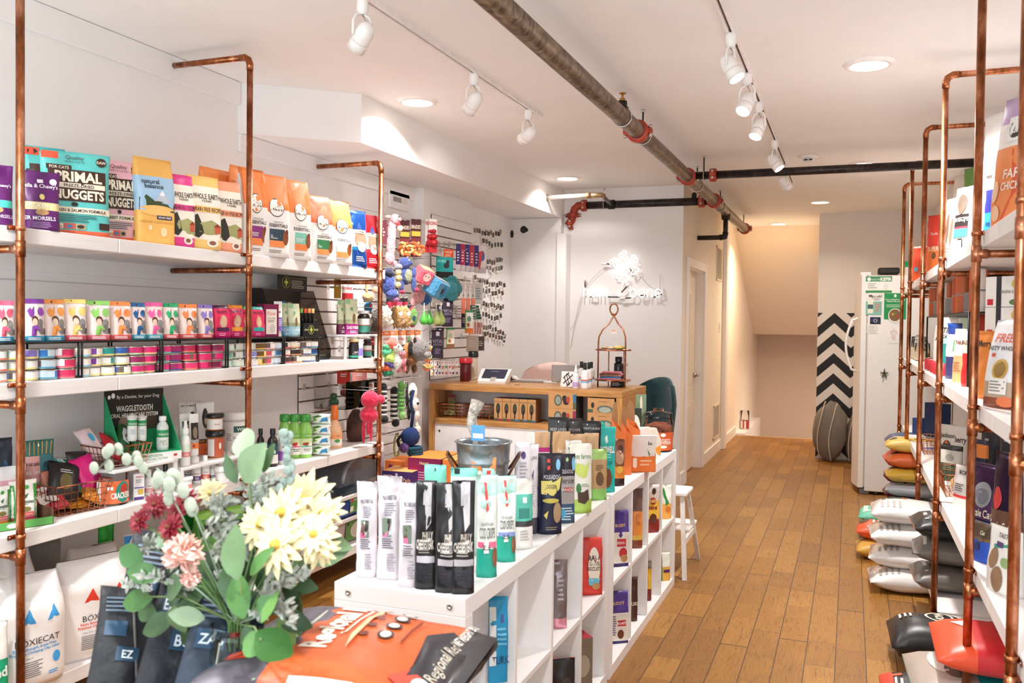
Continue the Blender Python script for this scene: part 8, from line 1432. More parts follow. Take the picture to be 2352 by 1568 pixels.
RB(2272,2362,735,'large white food bag with coral lettering and gold seal, second right shelf',[(.12,'8a4a34'),(.30,'b9a08a'),(1,'e6e4e6')],[('t','FREE',-.1,.80,.10,'e0634a',1,.8),('t','TASTY WHOLE',-.1,.68,.05,'4a4a4c',1,.8),('e',.1,.44,.42,.12,'c09a4a'),('e',.1,.44,.32,.09,'8a6a2a'),('r',-.35,.16,.55,.34,'e8e4de'),('l',-.3,.5,.18,.32,4,'8a8480'),('e',.5,.08,.4,.06,'e07a50'),('r',-.5,.58,-.3,.62,'e0634a')],X=.49,z=Q2,seed=14,d=.12,lean=.03)
RB(2250,2290,760,'orange kraft bag with black lettering and blue side seams',[(1,'df8438')],[('t','Merry',0,.82,.1,'3a2a1a',1,.8),('r',-.98,.1,-.85,.6,'2a4a9a')],X=.48,z=Q2,seed=15)
RB(2240,2268,700,'vermilion bag standing behind the orange kraft one',[(1,'c23a2a')],X=.64,z=Q2,seed=16)
RB(2214,2244,760,'bright red bag with cream top, second right shelf',[(.6,'d02a28'),(1,'efe4cc')],[('t','BLEND',0,.8,.07,'6a3a22')],X=.50,z=Q2,seed=17)
RB(2194,2226,755,'cream and peach food bag with brown letters, second right shelf',[(.5,'efb07a'),(1,'efe6d4')],[('t','TABLE',0,.75,.07,'7a3a22'),('l',-.5,.6,.2,.4,4,'b0805a')],X=.50,z=Q2,seed=18)
RB(2178,2210,742,'navy blue and green edged food bag, second right shelf',[(.4,'3a3a6a'),(.8,'e4e0da'),(1,'1f3f8a')],[('r',.3,.5,.95,.7,'4aa85a')],X=.50,z=Q2,seed=19)
RB(2166,2200,728,'turquoise and white food bag with black letters, second right shelf',[(.55,'2a9a96'),(.68,'a8dcd4'),(1,'ece6de')],[('t','TIKI',0,.78,.1,'3a3632'),('t','CAT',0,.68,.06,'3a3632')],X=.50,z=Q2,seed=20)
RB(2148,2176,745,'ivory food bag with arched lettering, near the black wire riser',[(1,'ece4da')],[('t','ARIE',0,.7,.08,'3a3632')],X=.50,z=Q2,seed=21)
yA, yB = onX(2232,720,.5).y, onX(2134,720,.5).y; zR = onX(2190,722,.5).z
t = thing('wire_riser','black wire riser holding dog food cans on the second right shelf','shelf riser',(.63,(yA+yB)/2,Q2)); hy = abs(yB-yA)/2; hR = zR-Q2; b = B()
for x in (-.14,.14): b.tube([(x,-hy,0.003),(x,-hy,hR),(x,hy,hR),(x,hy,.003)],.005,WIRE,6)
b.box(-.14,-hy,hR-.003,.14,hy,hR,WIRE); b.build('wire_frame', t)
for i in range(9):
    y = yA+.06+(yB-yA-.12)*i/8
    for k in range(2 if i % 3 != 1 else 1):
        b = B(); b.lathe([(.001,0,TINM),(.036,0),(.037,.004,INK(('c85a3a','8a8684','d0683a')[i%3])),(.037,.094,TINM),(.037,.098),(.001,.098)],16,None,True,lambda q,j: INK('dcd4cc') if j == 2 and 6 < q < 11 else None); b.build('food_can',None,(.53+.01*(i%2),y,Q2+hR+.001+k*.0985),(0,0,1.2+i),label=f'tall {("orange","grey","rust")[i%3]} can on the right black riser, place {("one","two","three","four","five","six","seven","eight","nine")[i]} from the near end, {("lower","upper")[k]}',cat='food can')
for i in range(5):
    y = onX(2163-i*7,780,.46).y; b = B(); b.lathe([(.001,0,TINM),(.036,0),(.037,.003,INK('b82a34')),(.037,.07,TINM),(.001,.072)],14,None,True,lambda q,j: INK('d8d0c8') if j == 2 and 7 < q < 10 else None); b.build('food_can',None,(.47,y,Q2+.001),(0,0,1.5),label=f'dark red food can standing on the board under the riser, {("nearest","second","third","fourth","fifth")[i]} of five',cat='food can')
for i,(u,vt,w) in enumerate(((2102,770,18),(2088,762,16),(2112,800,14))):
    loc,w2,h2 = spec(u-w/2,u+w/2,vt,-PI/2+.9,Q2,X=.50); jar((.52,(7.72,7.92,7.50)[i],Q2+.001),.055,(.20,.20,.15)[i],f'clear treat jar at the far end of the second right shelf, {("middle","farthest","nearest")[i]} one','c8b8a0',[],lidh=.2,fill='a8784a',fillh=.6,rz=-.8)
B().rbox(.835,6.2,Q2+.02,.844,8.0,Q1-.06,mat('b8dcc8',.5)).build('green_glow_panel',None,label='pale green glossy panel behind the far right shelves',cat='panel')  # pale green colour stands in for a greenish bright area
# third shelf
for i,(u0,u1,vt,vb,c,nm) in enumerate(((2103,2127,960,995,'2a4a86','blue carton at the far part of the third right shelf'),(2128,2180,926,950,'1f2f5a','navy flat carton stacked near the back of the third right shelf'),(2125,2146,1058,1076,'3a5aa8','small bright blue box lying at the third board edge'))):
    RC(u0,u1,vt,vb,.52+.1*(i==1),nm,c,z=Q3+.001 if i != 1 else Q3+.001,dd=.08)
RB(2162,2200,975,'white pouch with black script lettering, left one of two on the third right shelf',[(1,'dcd6ce')],[('t','jackson',0,.72,.13,'3a2a2a',1,.9),('e',0,.45,.5,.14,'4a3a30'),('p',[(-.3,.5),(0,.6),(.2,.5)],'e8763a')],X=.58,z=Q3,seed=30,nm='treat_pouch',yaw=.9,d=.05)
RB(2194,2228,978,'white pouch with black script lettering, right one of two on the third right shelf',[(1,'d8d2ca')],[('t','berry',0,.72,.13,'3a2a2a',1,.8),('e',0,.45,.4,.12,'4a3a30')],X=.60,z=Q3,seed=31,nm='treat_pouch',yaw=.9,d=.05)
RB(2160,2212,1022,'dark topped green and grey pouch in front of the white script pouches',[(.5,'3a4a34'),(.86,'c8c4b8'),(1,'1a1a1a')],[('e',0,.66,.4,.1,'9a9a90'),('l',-.5,.5,.3,.45,3,'7a8a6a')],X=.52,z=Q3,seed=32,nm='treat_pouch',yaw=.9,d=.05)
P = onX(2192,1100,.50); wire_basket('copper_basket','copper wire basket with round treats on the third right shelf',(.52,P.y,Q3+.001),PI/2,.30,.14,.11,'copper wire baskets on the right',n=8,rows=4)
for i in range(4): B().ball((0,0,.035),(.036,.033,.034),PLASTIC('d8a870'),12,None,.2,i).build('round_treat',None,(.52+.02*(i%2),P.y-.09+.06*i,Q3+.006),label=f'round tan treat in the right copper basket, {("nearest","second","third","farthest")[i]} of four',cat='treat')
P = onX(2120,1030,.52); wire_basket('copper_basket','farther copper wire basket on the third right shelf',(.53,onX(2135,1020,.5).y,Q3+.001),PI/2,.26,.14,.10,'copper wire baskets on the right',n=7,rows=4)
RB(2196,2236,1070,'grey and white food bag with red stripe beside the right copper basket',[(.25,'e0dad2'),(.32,'c8333a'),(1,'b8b2ae')],[('t','ROI',0,.85,.1,'2a2624'),('l',-.5,.5,.4,.6,4,'5a5450')],X=.50,z=Q3,seed=33,d=.1)
RB(2238,2300,1065,'glossy purple food bag with fish picture and script lettering',[(.32,'1a1a20'),(.7,'5a3a6a'),(1,'3a1f4a')],[('e',.1,.62,.6,.16,'8a8c90'),('e',.1,.6,.45,.1,'6a6c74'),('t','Fussie Cat',.1,.40,.10,'d8d0b8',1,.8)],X=.50,z=Q3,seed=34,mk=FOIL,d=.12)
RB(2286,2350,1040,'dark violet food bag with red spot, leaning beside the purple fish bag',[(.3,'3a2a20'),(.5,'7a5a4a'),(1,'2a1538')],[('t','Fussie Cat',0,.36,.09,'d8d0b8',1,.7),('e',-.3,.6,.3,.1,'c83a3a'),('e',0,.2,.4,.1,'b0683a')],X=.52,z=Q3,seed=35,mk=FOIL,d=.12)
RB(2240,2270,1010,'orange and navy bag behind the purple fish bag',[(.6,'1a1a3a'),(.9,'e8883a'),(1,'2a2a4a')],X=.66,z=Q3,seed=36)
for i,(u0,u1,vt) in enumerate(((2255,2300,985),(2300,2345,960))): RB(u0,u1,vt,f'dark tall bag at the back of the third right shelf, {("left","right")[i]} one',[(1,'151a28')],[('r',-.3,.7,.1,.8,'a8a4a8')],X=.74,z=Q3,seed=37+i)
# bags standing on the bottom board and leaning out over it
RB(2238,2290,1200,'electric blue food bag with gold picture band, third right shelf',[(.55,'2450b8'),(.62,'7a5a2a'),(1,'4a3a28')],[('e',-.1,.4,.3,.12,'1a2a60'),('e',.1,.58,.3,.06,'6a5a4a'),('t','Cat',.2,.76,.1,'e0d8b8')],X=.46,z=Q3,seed=40,d=.1)
RB(2278,2350,1212,'white kibble bag with green leaves at the right picture edge, low',[(1,'e0dcd6')],[('e',-.3,.52,.3,.16,'8a6a50'),('e',.1,.22,.35,.2,'8a6a50'),('p',[(-.5,.72),(.5,.78),(.6,.74),(-.4,.66)],'2f8f78'),('t','TASTY',.1,.88,.07,'6a6a5a'),('r',-.3,.7,.2,.78,'4a3a6a'),('e',.5,.5,.3,.08,'8aa870')],X=.47,z=Q3,seed=41,d=.13,yaw=.5)
def stack(cx, cy, n, w, h, d, rz, labf, bands, items, z0=0, grp=None, nm='food_sack', mk=PR, side=None):
    for i in range(n):
        b_ = bag(nm,labf(i),'pet food bag',(0,0,0),0,w,h,d,'pillow',bands(i),items(i),grp,rot=(-PI/2,0,rz+.06*math.sin(i*4+cx)),seed=int(cy*10)+i,amp=.010,nv=10,mk=mk)
        b_.location = (cx+.012*math.sin(i*3),cy,z0+d*.5+.004+i*(d+.003))
ordn = ('lowest','second from below','third from below','fourth from below','top')
stack(.62,7.05,5,.26,.36,.105,PI/2,lambda i: f'shiny sack in the yellow pile before the refrigerator, {ordn[i]} one',lambda i: [(.2,('8a8a90','9aa0a8','c9a23a','c2442a','d9b24a')[i]),(1,('8a8684','a8acb4','caa43c','d86a38','dcb85a')[i])],lambda i: [('e',0,.85,.25,.08,'4a3a2a'),('t','Taste',0,.4,.12,'3a3a20',1,.7)],nm='food_sack',z0=Q4+.002)
stack(.60,7.45,4,.22,.34,.13,PI/2,lambda i: f'dark red and purple sack behind the yellow pile, {ordn[i]} one',lambda i: [(1,('5a1f38','7a2a4a','e05a48','3a4a6a')[i])],lambda i: [],z0=Q4+.002)
stack(.545,5.55,4,.34,.42,.125,PI/2,lambda i: f'white glossy food sack with rooster print, {ordn[i]} of the white pile',lambda i: [(.14,'cfcac4'),(1,'e4e0dc')],lambda i: [('r',.1,.60,.8,.86,'3a4a40'),('r',.1,.54,.8,.60,'e0683a'),('e',.4,.76,.12,.05,'2a1c18'),('l',-.8,-.2,.6,.9,4,'a8a09a')],mk=lambda q: mat(q,.2,0,.05,9,.3,coat=.6),grp=None)
stack(.36,6.25,2,.26,.30,.115,PI/2,lambda i: ('golden yellow sack lying on the floor before the white pile','orange red sack lying on the golden one')[i],lambda i: [(1,('d8a84a','e0562f')[i])],lambda i: [('e',0,.85,.35,.10,'4a3420'),('l',-.5,.5,.4,.7,3,'f0dcc0')])
stack(.38,6.85,2,.30,.30,.10,PI/2,lambda i: ('dark teal sack lying on the floor nearest the refrigerator','mint topped sack lying on the dark teal one')[i],lambda i: [(1,('1a2f38','6ac8a8')[i])],lambda i: [('r',-.6,.4,.6,.9,('e0ded8','cfeae0')[i]),('r',-.4,.5,.4,.8,('1a2f38','6ac8a8')[i])])
stack(.72,5.05,1,.36,.40,.14,PI/2,lambda i: 'black and orange food sack lying on top of the grey sacks beside a copper post',lambda i: [(.1,'e8834a'),(1,'201e1e')],lambda i: [('e',0,.6,.3,.1,'d8c8a8'),('r',-.6,.2,-.1,.3,'e85a3a'),('l',-.7,.7,.7,.9,2,'e8e0d8')],z0=.42) if False else None
stack(.74,5.05,3,.34,.42,.13,PI/2,lambda i: ('grey sack with orange edge, lowest at the third right post','grey sack with orange edge, in the middle at the third right post','black and orange sack lying on top of the two grey ones')[i],lambda i: [(.12,'d8804a'),(1,('6a625c','7a736c','201e1e')[i])],lambda i: [('e',0,.6,.3,.1,('9a8a78','9a8a78','d8c8a8')[i]),('r',-.7,.2,-.1,.35,('8a3028','c8503a','e85a3a')[i]),('l',-.7,.7,.72,.9,2,'d8d0c8')],z0=Q4+.002)
stack(.55,4.40,1,.36,.36,.20,PI/2,lambda i: 'black food sack with round cream emblem lying on the floor below the third post',lambda i: [(.08,'ef9a68'),(1,'211f1f')],lambda i: [('e',.05,.42,.36,.17,'e0d6c4'),('e',.05,.42,.30,.14,'211f1f'),('t','NOW',.05,.42,.10,'e0d6c4',2,.36),('r',.4,.74,.62,.86,'ef5a48'),('l',-.1,.35,.72,.9,3,'d8d0c8')])
for i,(y,x) in enumerate(((4.10,.70),(3.86,.76))):
    bag('food_sack',f'tall black food sack with torn orange top and cream emblem, {("left","right")[i]} of the standing pair','pet food bag',(x,y,Q4+.003),-PI/2+.5,.30,.46,.12,'gusset',[(.84,'201d1d'),(1,'f0904e')],[('p',[(-.5,.55),(.5,.55),(.6,.72),(0,.80),(-.6,.72)],'d8c8a8'),('p',[(-.45,.57),(.45,.57),(.53,.70),(0,.77),(-.53,.70)],'201d1d'),('t','Merrick',0,.64,.10,'e0d4bc',2,.55),('t','Grain Free',0,.42,.06,'e8b8a0',1,.6),('t','REAL TEXAS',0,.32,.05,'e8603a',1,.7),('e',-.4,.2,.3,.08,'c85a4a')],seed=50+i,amp=.012)
stack(.80,3.52,1,.44,.50,.14,PI/2-.05,lambda i: 'red adult food sack with white lettering lying under the right shelf',lambda i: [(.75,'c8262c'),(1,'e8532f')],lambda i: [('r',-.2,.12,.9,.60,'8a1a1c'),('t','Adult',-.55,.30,.14,'f2eae6',2,.5,90),('e',.3,.25,.13,.07,'ef5a2a'),('e',.3,.25,.06,.04,'f0dcd0'),('e',.3,.42,.13,.06,'ef5a2a'),('p',[(.0,.80),(.3,.88),(.3,.76)],'f0e8e0')],z0=Q4+.145)
stack(.78,3.56,1,.46,.56,.14,PI/2,lambda i: 'turquoise food sack with dog pictures lying under the red one',lambda i: [(.62,'18a09c'),(1,'b0a498')],lambda i: [('t','ince',-.2,.25,.14,'0f3f40',1,.5,90),('e',.1,.80,.5,.08,'d8d4cc'),('e',-.3,.72,.3,.08,'6a5a50')],z0=Q4+.002)
stack(.44,3.82,1,.30,.30,.12,PI/2,lambda i: 'black food sack with brown kibble bowl picture lying at the lower picture edge',lambda i: [(.15,'2a2626'),(.85,'211e1e'),(1,'d84a34')],lambda i: [('e',0,.40,.62,.26,'cfc8c0'),('e',0,.40,.56,.23,'4a3424'),('e',-.2,.45,.15,.06,'b8864a'),('r',.0,.74,.25,.86,'e8603f'),('l',-.6,-.1,.72,.86,2,'e0dad4')],z0=0)
bag('food_sack','narrow black sack with red ribbon tag standing beside the turquoise sack','pet food bag',(.40,3.86,.005),-PI/2+.5,.14,.22,.05,'pouch',[(1,'1c1a1a')],[('r',-.2,.2,.2,.9,'e04a38'),('l',-.8,.8,.3,.7,4,'d8d0c8')],seed=60) if False else None
# ================================================================= front table, bouquet and bags
TT = .70; DW = wood('dark_table_wood','2a1a14','4a2f24',(2,12,12),.4,.4)
t = thing('front_table','dark brown table under the bouquet and the orange bag','table',(-1.35,1.15,0)); B().rbox(-.16,-.60,TT-.04,.70,.66,TT,DW,.005).build('table_top', t)
for sx in (-.05,.64):
    for sy in (-.55,.55): B().rbox(sx-.03,sy-.03,0,sx+.03,sy+.03,TT-.041,DW,.004).build('leg', t)
# big orange dog food sack, lying with its top towards the left
def FP(u,v,y,z=None): return onY(u,v,y)
w, h, d = .40, .66, .17
w, h, d = .50, .50, .17
items = [('p',[(-1,.70),(-1,1.0),(1,1.0),(1,.66),(.4,.64),(-.3,.66)],mat('57525a',.55,0,.75,11,.3)),('p',[(-.62,.76),(-.15,.76),(-.25,.92),(-.60,.90)],'ef4a30'),('p',[(-.9,.69),(.0,.685),(.9,.69),(.9,.70),(0,.695),(-.9,.70)],'c8ccb8'),
 ('t','Regional Red',.26,.585,.115,'f4ead8',2,.62),('l',-.05,.62,.49,.515,1,'f0d8c0')]
for i in range(4): items += [('e',-.02+.2*i,.33,.075,.035,'3a2420'),('e',-.02+.2*i,.33,.055,.022,'eee4d4'),('e',-.05+.2*i,.42,.04,.022,'6a3020')]
items += [('p',[(-.35,.44),(-.1,.465),(.3,.47),(.7,.455),(.7,.435),(.3,.445),(-.1,.44)],'f0b890'),('l',-.1,.6,.24,.26,1,'7a3018'),('r',-.99,.18,-.84,.56,'efe8e0'),
 ('p',[(-1,.0),(1,.0),(1,.15),(.2,.19),(-.3,.16),(-1,.2)],'26242a'),('t','NET WEIGHT 25 LB',.62,.085,.035,'e8e0d4',1,.3),('t','Regional Red',-.05,.08,.05,'c8bca8',0,.34),('p',[(-.75,.03),(-.35,.03),(-.32,.14),(-.6,.21)],'ef4a38'),('e',-.52,.09,.10,.035,'f0e8e4')]
t = bag('dog_food_sack','large orange dog food sack with cream script lying on the front table','pet food bag',(0,0,0),0,w,h,d,'pillow',[(.10,'26242a'),(.68,'c85a2c'),(1,'57525a')],items,seed=4,amp=.020,nv=24,mk=lambda q: mat(q,.42,0,.06,7,.3,coat=.15))
t.rotation_euler = (-PI/2,0,PI/2+.10); t.location = (-.70,1.58,TT+.095)
# lime and black packs at the lower picture edge
for i,(x,y,c,nm) in enumerate((( -.735,1.28,'d6e06a','lime and black food pack lying beside the orange sack, nearer the table edge'),(-.70,1.40,'26262a','black food pack with lime lettering under the orange sack corner'))):
    q = bag('food_pack',nm,'pet food bag',(0,0,0),0,.14,.24,.05,'pillow',[(.2,'26262a'),(.5,c),(1,'26262a')],[('t','NET WEIGHT',0,.7,.1,'e8e6da',1,.9),('l',-.6,.6,.3,.45,3,'5a6a2a')],rot=(-PI/2+.25,0,.9-.3*i),seed=70+i,nv=9); q.location = (x,y,TT+.03)
# dark clothing packs on the left of the vase
for i,(u,v,y,rx,rz,w_,h_) in enumerate(((300,1500,1.50,-.50,.75,.15,.34),(365,1500,1.42,-.55,.70,.13,.34),(450,1530,1.34,-.60,.62,.15,.30),(255,1560,1.40,-.6,.9,.12,.25))):
    P0 = onY(u,v,y); q = bag('harness_pack',('black dog harness pack with pale strap, farthest left of the front packs','black dog harness pack with blue and white woven label in the middle','dark blue black harness pack nearest the glass vase','black harness pack at the lower left front corner')[i],'harness pack',(P0.x,y,TT+.012),0,w_,h_,.035,'pillow',[(1,('1c1e24','181a22','1f2a3a','1a1b20')[i])],
      [('r',-.75,.55,.1,.68,'2a4a64'),('t',('ZA','EZAB','ZAB','PU')[i],-.3,.615,.07,'dfe4e8',1,.4),('r',-.2,.34,.7,.46,'24445c'),('t',('BUR','BU','AGU','EZ')[i],.25,.40,.07,'dfe4e8',1,.4),('l',-.8,.6,.75,.9,4,'6a7a8a'),('p',[(.8,.05),(.95,.05),(.2,.95),(.05,.95)],'6a625c')],rot=(rx,.25,rz),seed=80+i,nv=10,amp=.006,mk=lambda q: mat(q,.6,0,.2,30,.5))
# vase --------------------------------------------------------------
VC = Vector((onY(545,1520,1.45).x,1.45,TT+.001)); rz0 = onY(545,1458,1.40).z-TT
t = thing('glass_vase','clear glass vase holding the flower bouquet on the front table','vase',VC); R0 = .052
b = B(); b.lathe([(.001,0,GLASS),(.045,0),(.060,.01),(.062,rz0*.35),(.056,rz0*.7),(.050,rz0*.88),(.054,rz0),(.051,rz0),(.047,rz0*.88),(.053,rz0*.7),(.059,rz0*.35),(.055,.014),(.001,.012)],32); b.build('vase_body', t)
b = B(); b.lathe([(.001,.014,glass('vase_water',(.72,.80,.74,1),.02,.85)),(.053,.014),(.056,rz0*.35),(.051,rz0*.68),(.001,rz0*.68)],24); b.build('water', t)
MOUTH = VC+Vector((0,0,rz0)); random.seed(21)
def leafmat(h): return mat(h,.5,0,.14,18,.3)
def leaf(b, base, d, nrm, L, Wd, m, curl=.25):
    d = d.normalized(); s = d.cross(nrm).normalized(); nn = s.cross(d).normalized(); V = []; n = 6
    for i in range(n+1):
        q = i/n; w = Wd*math.sin(PI*min(1,q*.96+.02))**.75*(1-.25*q); c = base+d*L*q-nn*curl*L*q*q
        V += [c-s*w+nn*w*.25, c, c+s*w+nn*w*.25]
    b.add(V,[(3*i+j,3*i+j+1,3*i+j+4,3*i+j+3) for i in range(n) for j in (0,1)],m,True)
def stem_pts(top, bend=.02):
    foot = VC+Vector((random.uniform(-.03,.03),random.uniform(-.03,.03),.02)); m_ = MOUTH+Vector((random.uniform(-.03,.03),random.uniform(-.02,.02),0)); d = top-m_
    return [foot, m_-Vector((0,0,.03)), m_, m_+d*.35+Vector((0,0,bend)), m_+d*.7+Vector((0,0,bend)), top]
def flower(nm,lab,u,v,y,rpx,c,cc,layers,np_,wr_,cup=.35,fwd=(0,-1,.35)):
    top = onY(u,v,y); r = sz(top,rpx); t = thing(nm,lab,'flower',top); N = Vector(fwd)+Vector((random.uniform(-.3,.3),0,random.uniform(-.2,.3))); N.normalize(); X_ = N.orthogonal().normalized(); Y_ = N.cross(X_)
    b = B(); m = mat(c,.6,0,.12,25,.2)
    for L in range(layers):
        rr = r*(1-.22*L)
        for k in range(np_):
            a = 2*PI*(k+.5*(L%2))/np_+random.uniform(-.12,.12); dd = (X_*math.cos(a)+Y_*math.sin(a)+N*(cup*(L+.25)+random.uniform(-.08,.08))); leaf(b,N*r*.06*L,dd,N,rr*random.uniform(.85,1.05),rr*wr_,m,.18)
    b.build('petals', t); b = B(); b.ball(N*r*.12*max(1,layers-1),(r*.17,r*.17,r*.14),mat(cc,.8,0,.2,90,.6),10); b.build('flower_center', t)
    b = B(); b.tube([p-top for p in stem_pts(top-N*.004)],.0022,leafmat('5a7a44'),6); b.build('stem', t); return t
for i,(u,v,y,r) in enumerate(((322,1196,1.42,36),(358,1160,1.47,38),(392,1212,1.38,40),(428,1150,1.48,36),(404,1180,1.44,36),(470,1136,1.56,24))):
    flower('red_chrysanthemum',f'deep red chrysanthemum, {("leftmost of the red cluster","upper left of the red cluster","lowest and largest of the red cluster","upper right of the red cluster","at the centre of the red cluster","small one peeping out above the red cluster")[i]}',u,v,y,r,'7e1020','6a3018',3,15,.17,.35)
for i,(u,v,y,r) in enumerate(((652,1178,1.42,84),(700,1148,1.48,74),(640,1252,1.36,86),(722,1228,1.38,62),(600,1205,1.44,62),(742,1180,1.46,56),(486,1132,1.56,40),(690,1200,1.50,60),(735,1262,1.42,48))):
    flower('cream_daisy',f'cream yellow daisy, {("large upper middle one","top right one","large lower one facing the viewer","right one below the middle","leftmost of the cream group","rightmost of the cream group","small one behind the red flowers","one in the centre of the group, deeper in the bouquet","lowest right one, hanging down")[i]}',u,v,y,r,'ddce9f','c9a040',2,13,.20,.22)
def carnation(lab,u,v,y,rpx):
    top = onY(u,v,y); r = sz(top,rpx); t = thing('pink_carnation',lab,'flower',top); b = B(); m = mat('f2cabd',.7,0,.12,30,.3)
    for k in range(95):
        d = Vector((random.gauss(0,1),random.gauss(0,1)-.3,random.gauss(0,1)+.2)).normalized(); n = Vector((random.uniform(-1,1),random.uniform(-1,1),random.uniform(-1,1))).normalized(); leaf(b,d*r*.30,d+n*.25,n,r*.68,r*.26,m,.5)
    b.ball((0,0,0),r*.5,m,10); b.build('petals', t); B().tube([p-top for p in stem_pts(top-Vector((0,0,r*.7)))],.0025,leafmat('5a7a44'),6).build('stem', t)
carnation('ruffled pink carnation in front of the bouquet',422,1272,1.36,48); carnation('small pale pink carnation bud under the large carnation',438,1325,1.37,24)
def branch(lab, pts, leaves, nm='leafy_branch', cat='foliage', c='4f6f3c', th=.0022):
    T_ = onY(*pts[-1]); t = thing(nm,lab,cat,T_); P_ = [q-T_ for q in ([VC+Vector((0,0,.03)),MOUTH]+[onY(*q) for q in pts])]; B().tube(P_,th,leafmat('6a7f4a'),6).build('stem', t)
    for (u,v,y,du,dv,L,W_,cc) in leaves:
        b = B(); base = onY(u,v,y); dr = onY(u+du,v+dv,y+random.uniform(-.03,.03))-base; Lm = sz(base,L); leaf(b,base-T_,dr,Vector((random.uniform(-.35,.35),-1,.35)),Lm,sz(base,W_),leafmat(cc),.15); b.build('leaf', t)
branch('tall pale green leafy branch rising highest in the bouquet',[(590,1300,1.45),(575,1130,1.45),(570,1040,1.44)],[(568,1050,1.44,-10,-60,82,38,'8ba27e'),(560,1105,1.44,45,-100,112,44,'78906a'),(545,1110,1.45,-30,-60,72,20,'3f5a34'),(605,1085,1.45,20,-70,70,18,'4a653c')])
branch('green branch with upright broad leaf in the middle of the bouquet',[(560,1400,1.36),(545,1290,1.34)],[(548,1330,1.33,-18,-120,130,44,'5f7a50'),(560,1420,1.34,-20,-95,112,34,'3f6a2c'),(575,1320,1.34,60,-90,95,22,'4f7a3a'),(588,1400,1.36,70,-45,70,24,'55804a')])
branch('low green branch with round leaf right of the vase mouth',[(585,1440,1.34),(600,1470,1.32)],[(590,1450,1.32,62,48,100,50,'3a6a2c'),(560,1470,1.33,90,40,62,34,'567f40'),(600,1430,1.33,30,-60,78,14,'5f8a3c')])
branch('left green branch with dark pointed leaves',[(420,1370,1.42),(330,1370,1.44)],[(350,1375,1.44,-100,10,108,30,'3f6a30'),(330,1290,1.44,-85,-40,88,32,'3c6a34'),(370,1320,1.42,-90,-10,95,28,'456e38'),(420,1340,1.40,-70,30,84,34,'4a6440'),(400,1390,1.40,20,80,80,30,'6f8458'),(470,1420,1.38,-80,-10,84,26,'76896a'),(390,1250,1.44,-70,-60,60,24,'7f957a')])
branch('right green branch with large olive leaves behind the orange sack',[(640,1380,1.46),(690,1330,1.48)],[(690,1360,1.48,-20,110,120,42,'6a8048'),(660,1330,1.48,60,-50,88,30,'56704a'),(720,1290,1.48,80,-30,90,26,'6f8a66'),(640,1420,1.44,40,70,70,24,'5f7f3f'),(750,1240,1.5,60,20,76,20,'7a9470')])
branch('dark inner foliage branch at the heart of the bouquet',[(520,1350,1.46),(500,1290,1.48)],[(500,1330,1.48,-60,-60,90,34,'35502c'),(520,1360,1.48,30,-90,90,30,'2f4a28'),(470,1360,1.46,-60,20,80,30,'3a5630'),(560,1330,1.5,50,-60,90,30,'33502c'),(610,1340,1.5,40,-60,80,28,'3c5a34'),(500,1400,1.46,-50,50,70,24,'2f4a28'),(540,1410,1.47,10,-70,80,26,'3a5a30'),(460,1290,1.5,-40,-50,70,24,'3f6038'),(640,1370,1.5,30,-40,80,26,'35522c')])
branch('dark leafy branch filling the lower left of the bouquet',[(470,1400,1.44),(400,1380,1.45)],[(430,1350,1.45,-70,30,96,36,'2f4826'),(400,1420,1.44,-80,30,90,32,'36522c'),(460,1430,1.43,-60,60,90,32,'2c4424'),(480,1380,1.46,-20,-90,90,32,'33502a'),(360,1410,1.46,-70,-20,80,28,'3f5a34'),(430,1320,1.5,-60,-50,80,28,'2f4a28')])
branch('dark leafy branch filling the lower right of the bouquet',[(580,1400,1.46),(640,1360,1.47)],[(610,1390,1.46,60,-20,96,34,'33502a'),(640,1410,1.45,70,30,90,30,'2f4a26'),(590,1350,1.48,30,-90,96,34,'2c4624'),(560,1440,1.40,30,60,70,24,'3a5a2c'),(650,1330,1.5,70,20,86,28,'3f5c36'),(530,1380,1.42,-20,-80,80,26,'38562c')])
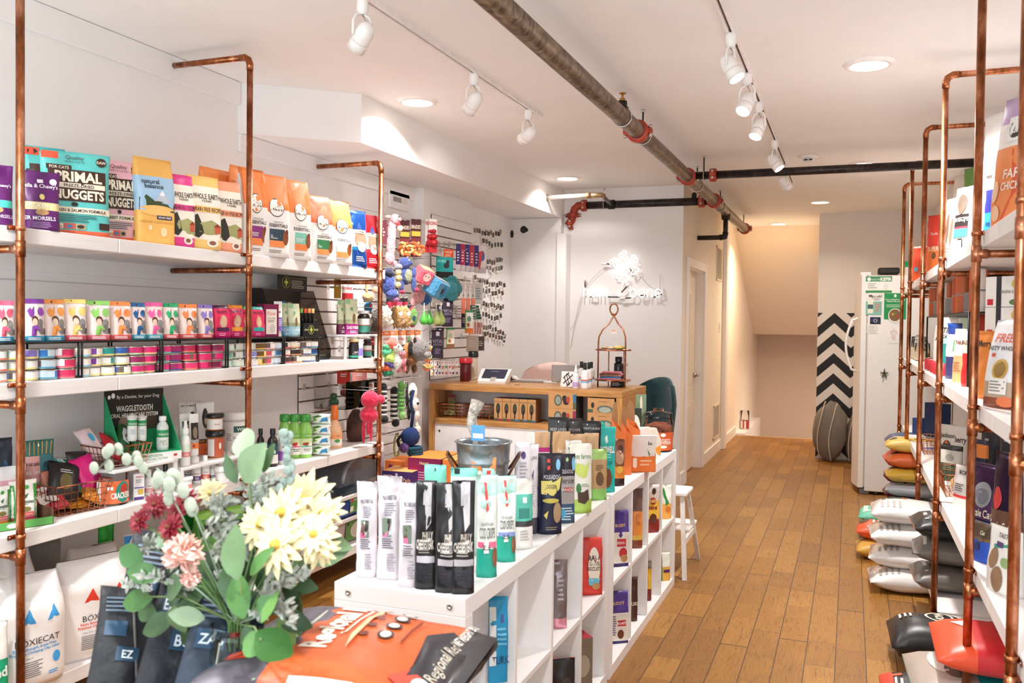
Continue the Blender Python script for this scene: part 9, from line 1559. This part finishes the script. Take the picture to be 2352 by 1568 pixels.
def sprig(lab, pts, n, c, rpx, spread, nm='dusty_miller', rounds=False):
    T_ = onY(*pts[-1]); t = thing(nm,lab,'foliage',T_); Q = [onY(*q) for q in pts]; B().tube([q-T_ for q in [VC+Vector((0,0,.03)),MOUTH]+Q],.0018,leafmat('7f8f7a'),6).build('stem', t); b = B(); m = mat(c,.85,0,.12,40,.3)
    for k in range(n):
        q = k/n*(len(Q)-1); i = min(int(q),len(Q)-2); base = Q[i].lerp(Q[i+1],q-i)-T_; d = Vector((random.uniform(-1,1),random.uniform(-.6,.6),random.uniform(-.6,1))).normalized(); s_ = sz(base+T_,rpx)
        if rounds: b.ball(base+d*sz(base+T_,spread),(s_,s_*.25,s_),m,10)
        else:
            for j in range(5): d2 = (d+Vector((random.uniform(-.9,.9),random.uniform(-.6,.6),random.uniform(-.9,.9)))).normalized(); leaf(b,base+d*sz(base+T_,spread)*random.random(),d2,Vector((0,-1,.2)),s_*random.uniform(.7,1.3),s_*.28,m,.3)
    o = b.build('sprig_leaves', t); tag(o,kind='stuff')
sprig('grey frilly foliage at the left of the bouquet, near the dark leaves',[(450,1350,1.42),(340,1330,1.42),(290,1345,1.43)],26,'a8a89c',20,22)
sprig('grey frilly foliage between the pink carnation and the daisies',[(520,1300,1.44),(500,1180,1.48),(520,1150,1.5)],44,'9c9f93',20,34)
sprig('blue grey frilly foliage standing behind the cream daisies',[(560,1250,1.5),(590,1150,1.52),(610,1110,1.54)],50,'969c90',20,40)
sprig('grey frilly foliage to the right under the daisies',[(600,1400,1.42),(640,1330,1.44),(690,1320,1.45)],34,'a5a79c',20,24)
sprig('grey frilly foliage hanging by the vase mouth on the right',[(580,1420,1.38),(650,1390,1.38),(655,1430,1.38)],20,'aeaea4',18,18)
sprig('grey foliage at the left behind the red flowers',[(430,1290,1.5),(350,1260,1.5),(330,1250,1.5)],22,'a3a698',18,26)
sprig('silvery seed spray rising at the upper right of the bouquet',[(640,1150,1.52),(720,1100,1.54),(765,1130,1.55)],26,'aab0a8',11,16)
sprig('thin eucalyptus twig with pale round leaves reaching far left',[(400,1150,1.42),(330,1080,1.42),(270,1030,1.42),(215,1090,1.42)],13,'a3a794',15,13,'eucalyptus_twig',True)
sprig('eucalyptus twig with pale round leaves above the red flowers',[(440,1160,1.40),(400,1110,1.40),(360,1075,1.40)],8,'a9ad9b',19,16,'eucalyptus_twig',True)
sprig('upright blue green eucalyptus twig right of the tall leaves',[(640,1160,1.44),(665,1080,1.44),(660,1020,1.44),(658,985,1.44)],26,'8a9890',11,9,'eucalyptus_twig',True)
# drop surplus helper meshes
for me in [m for m in bpy.data.meshes if m.users == 0]: bpy.data.meshes.remove(me)
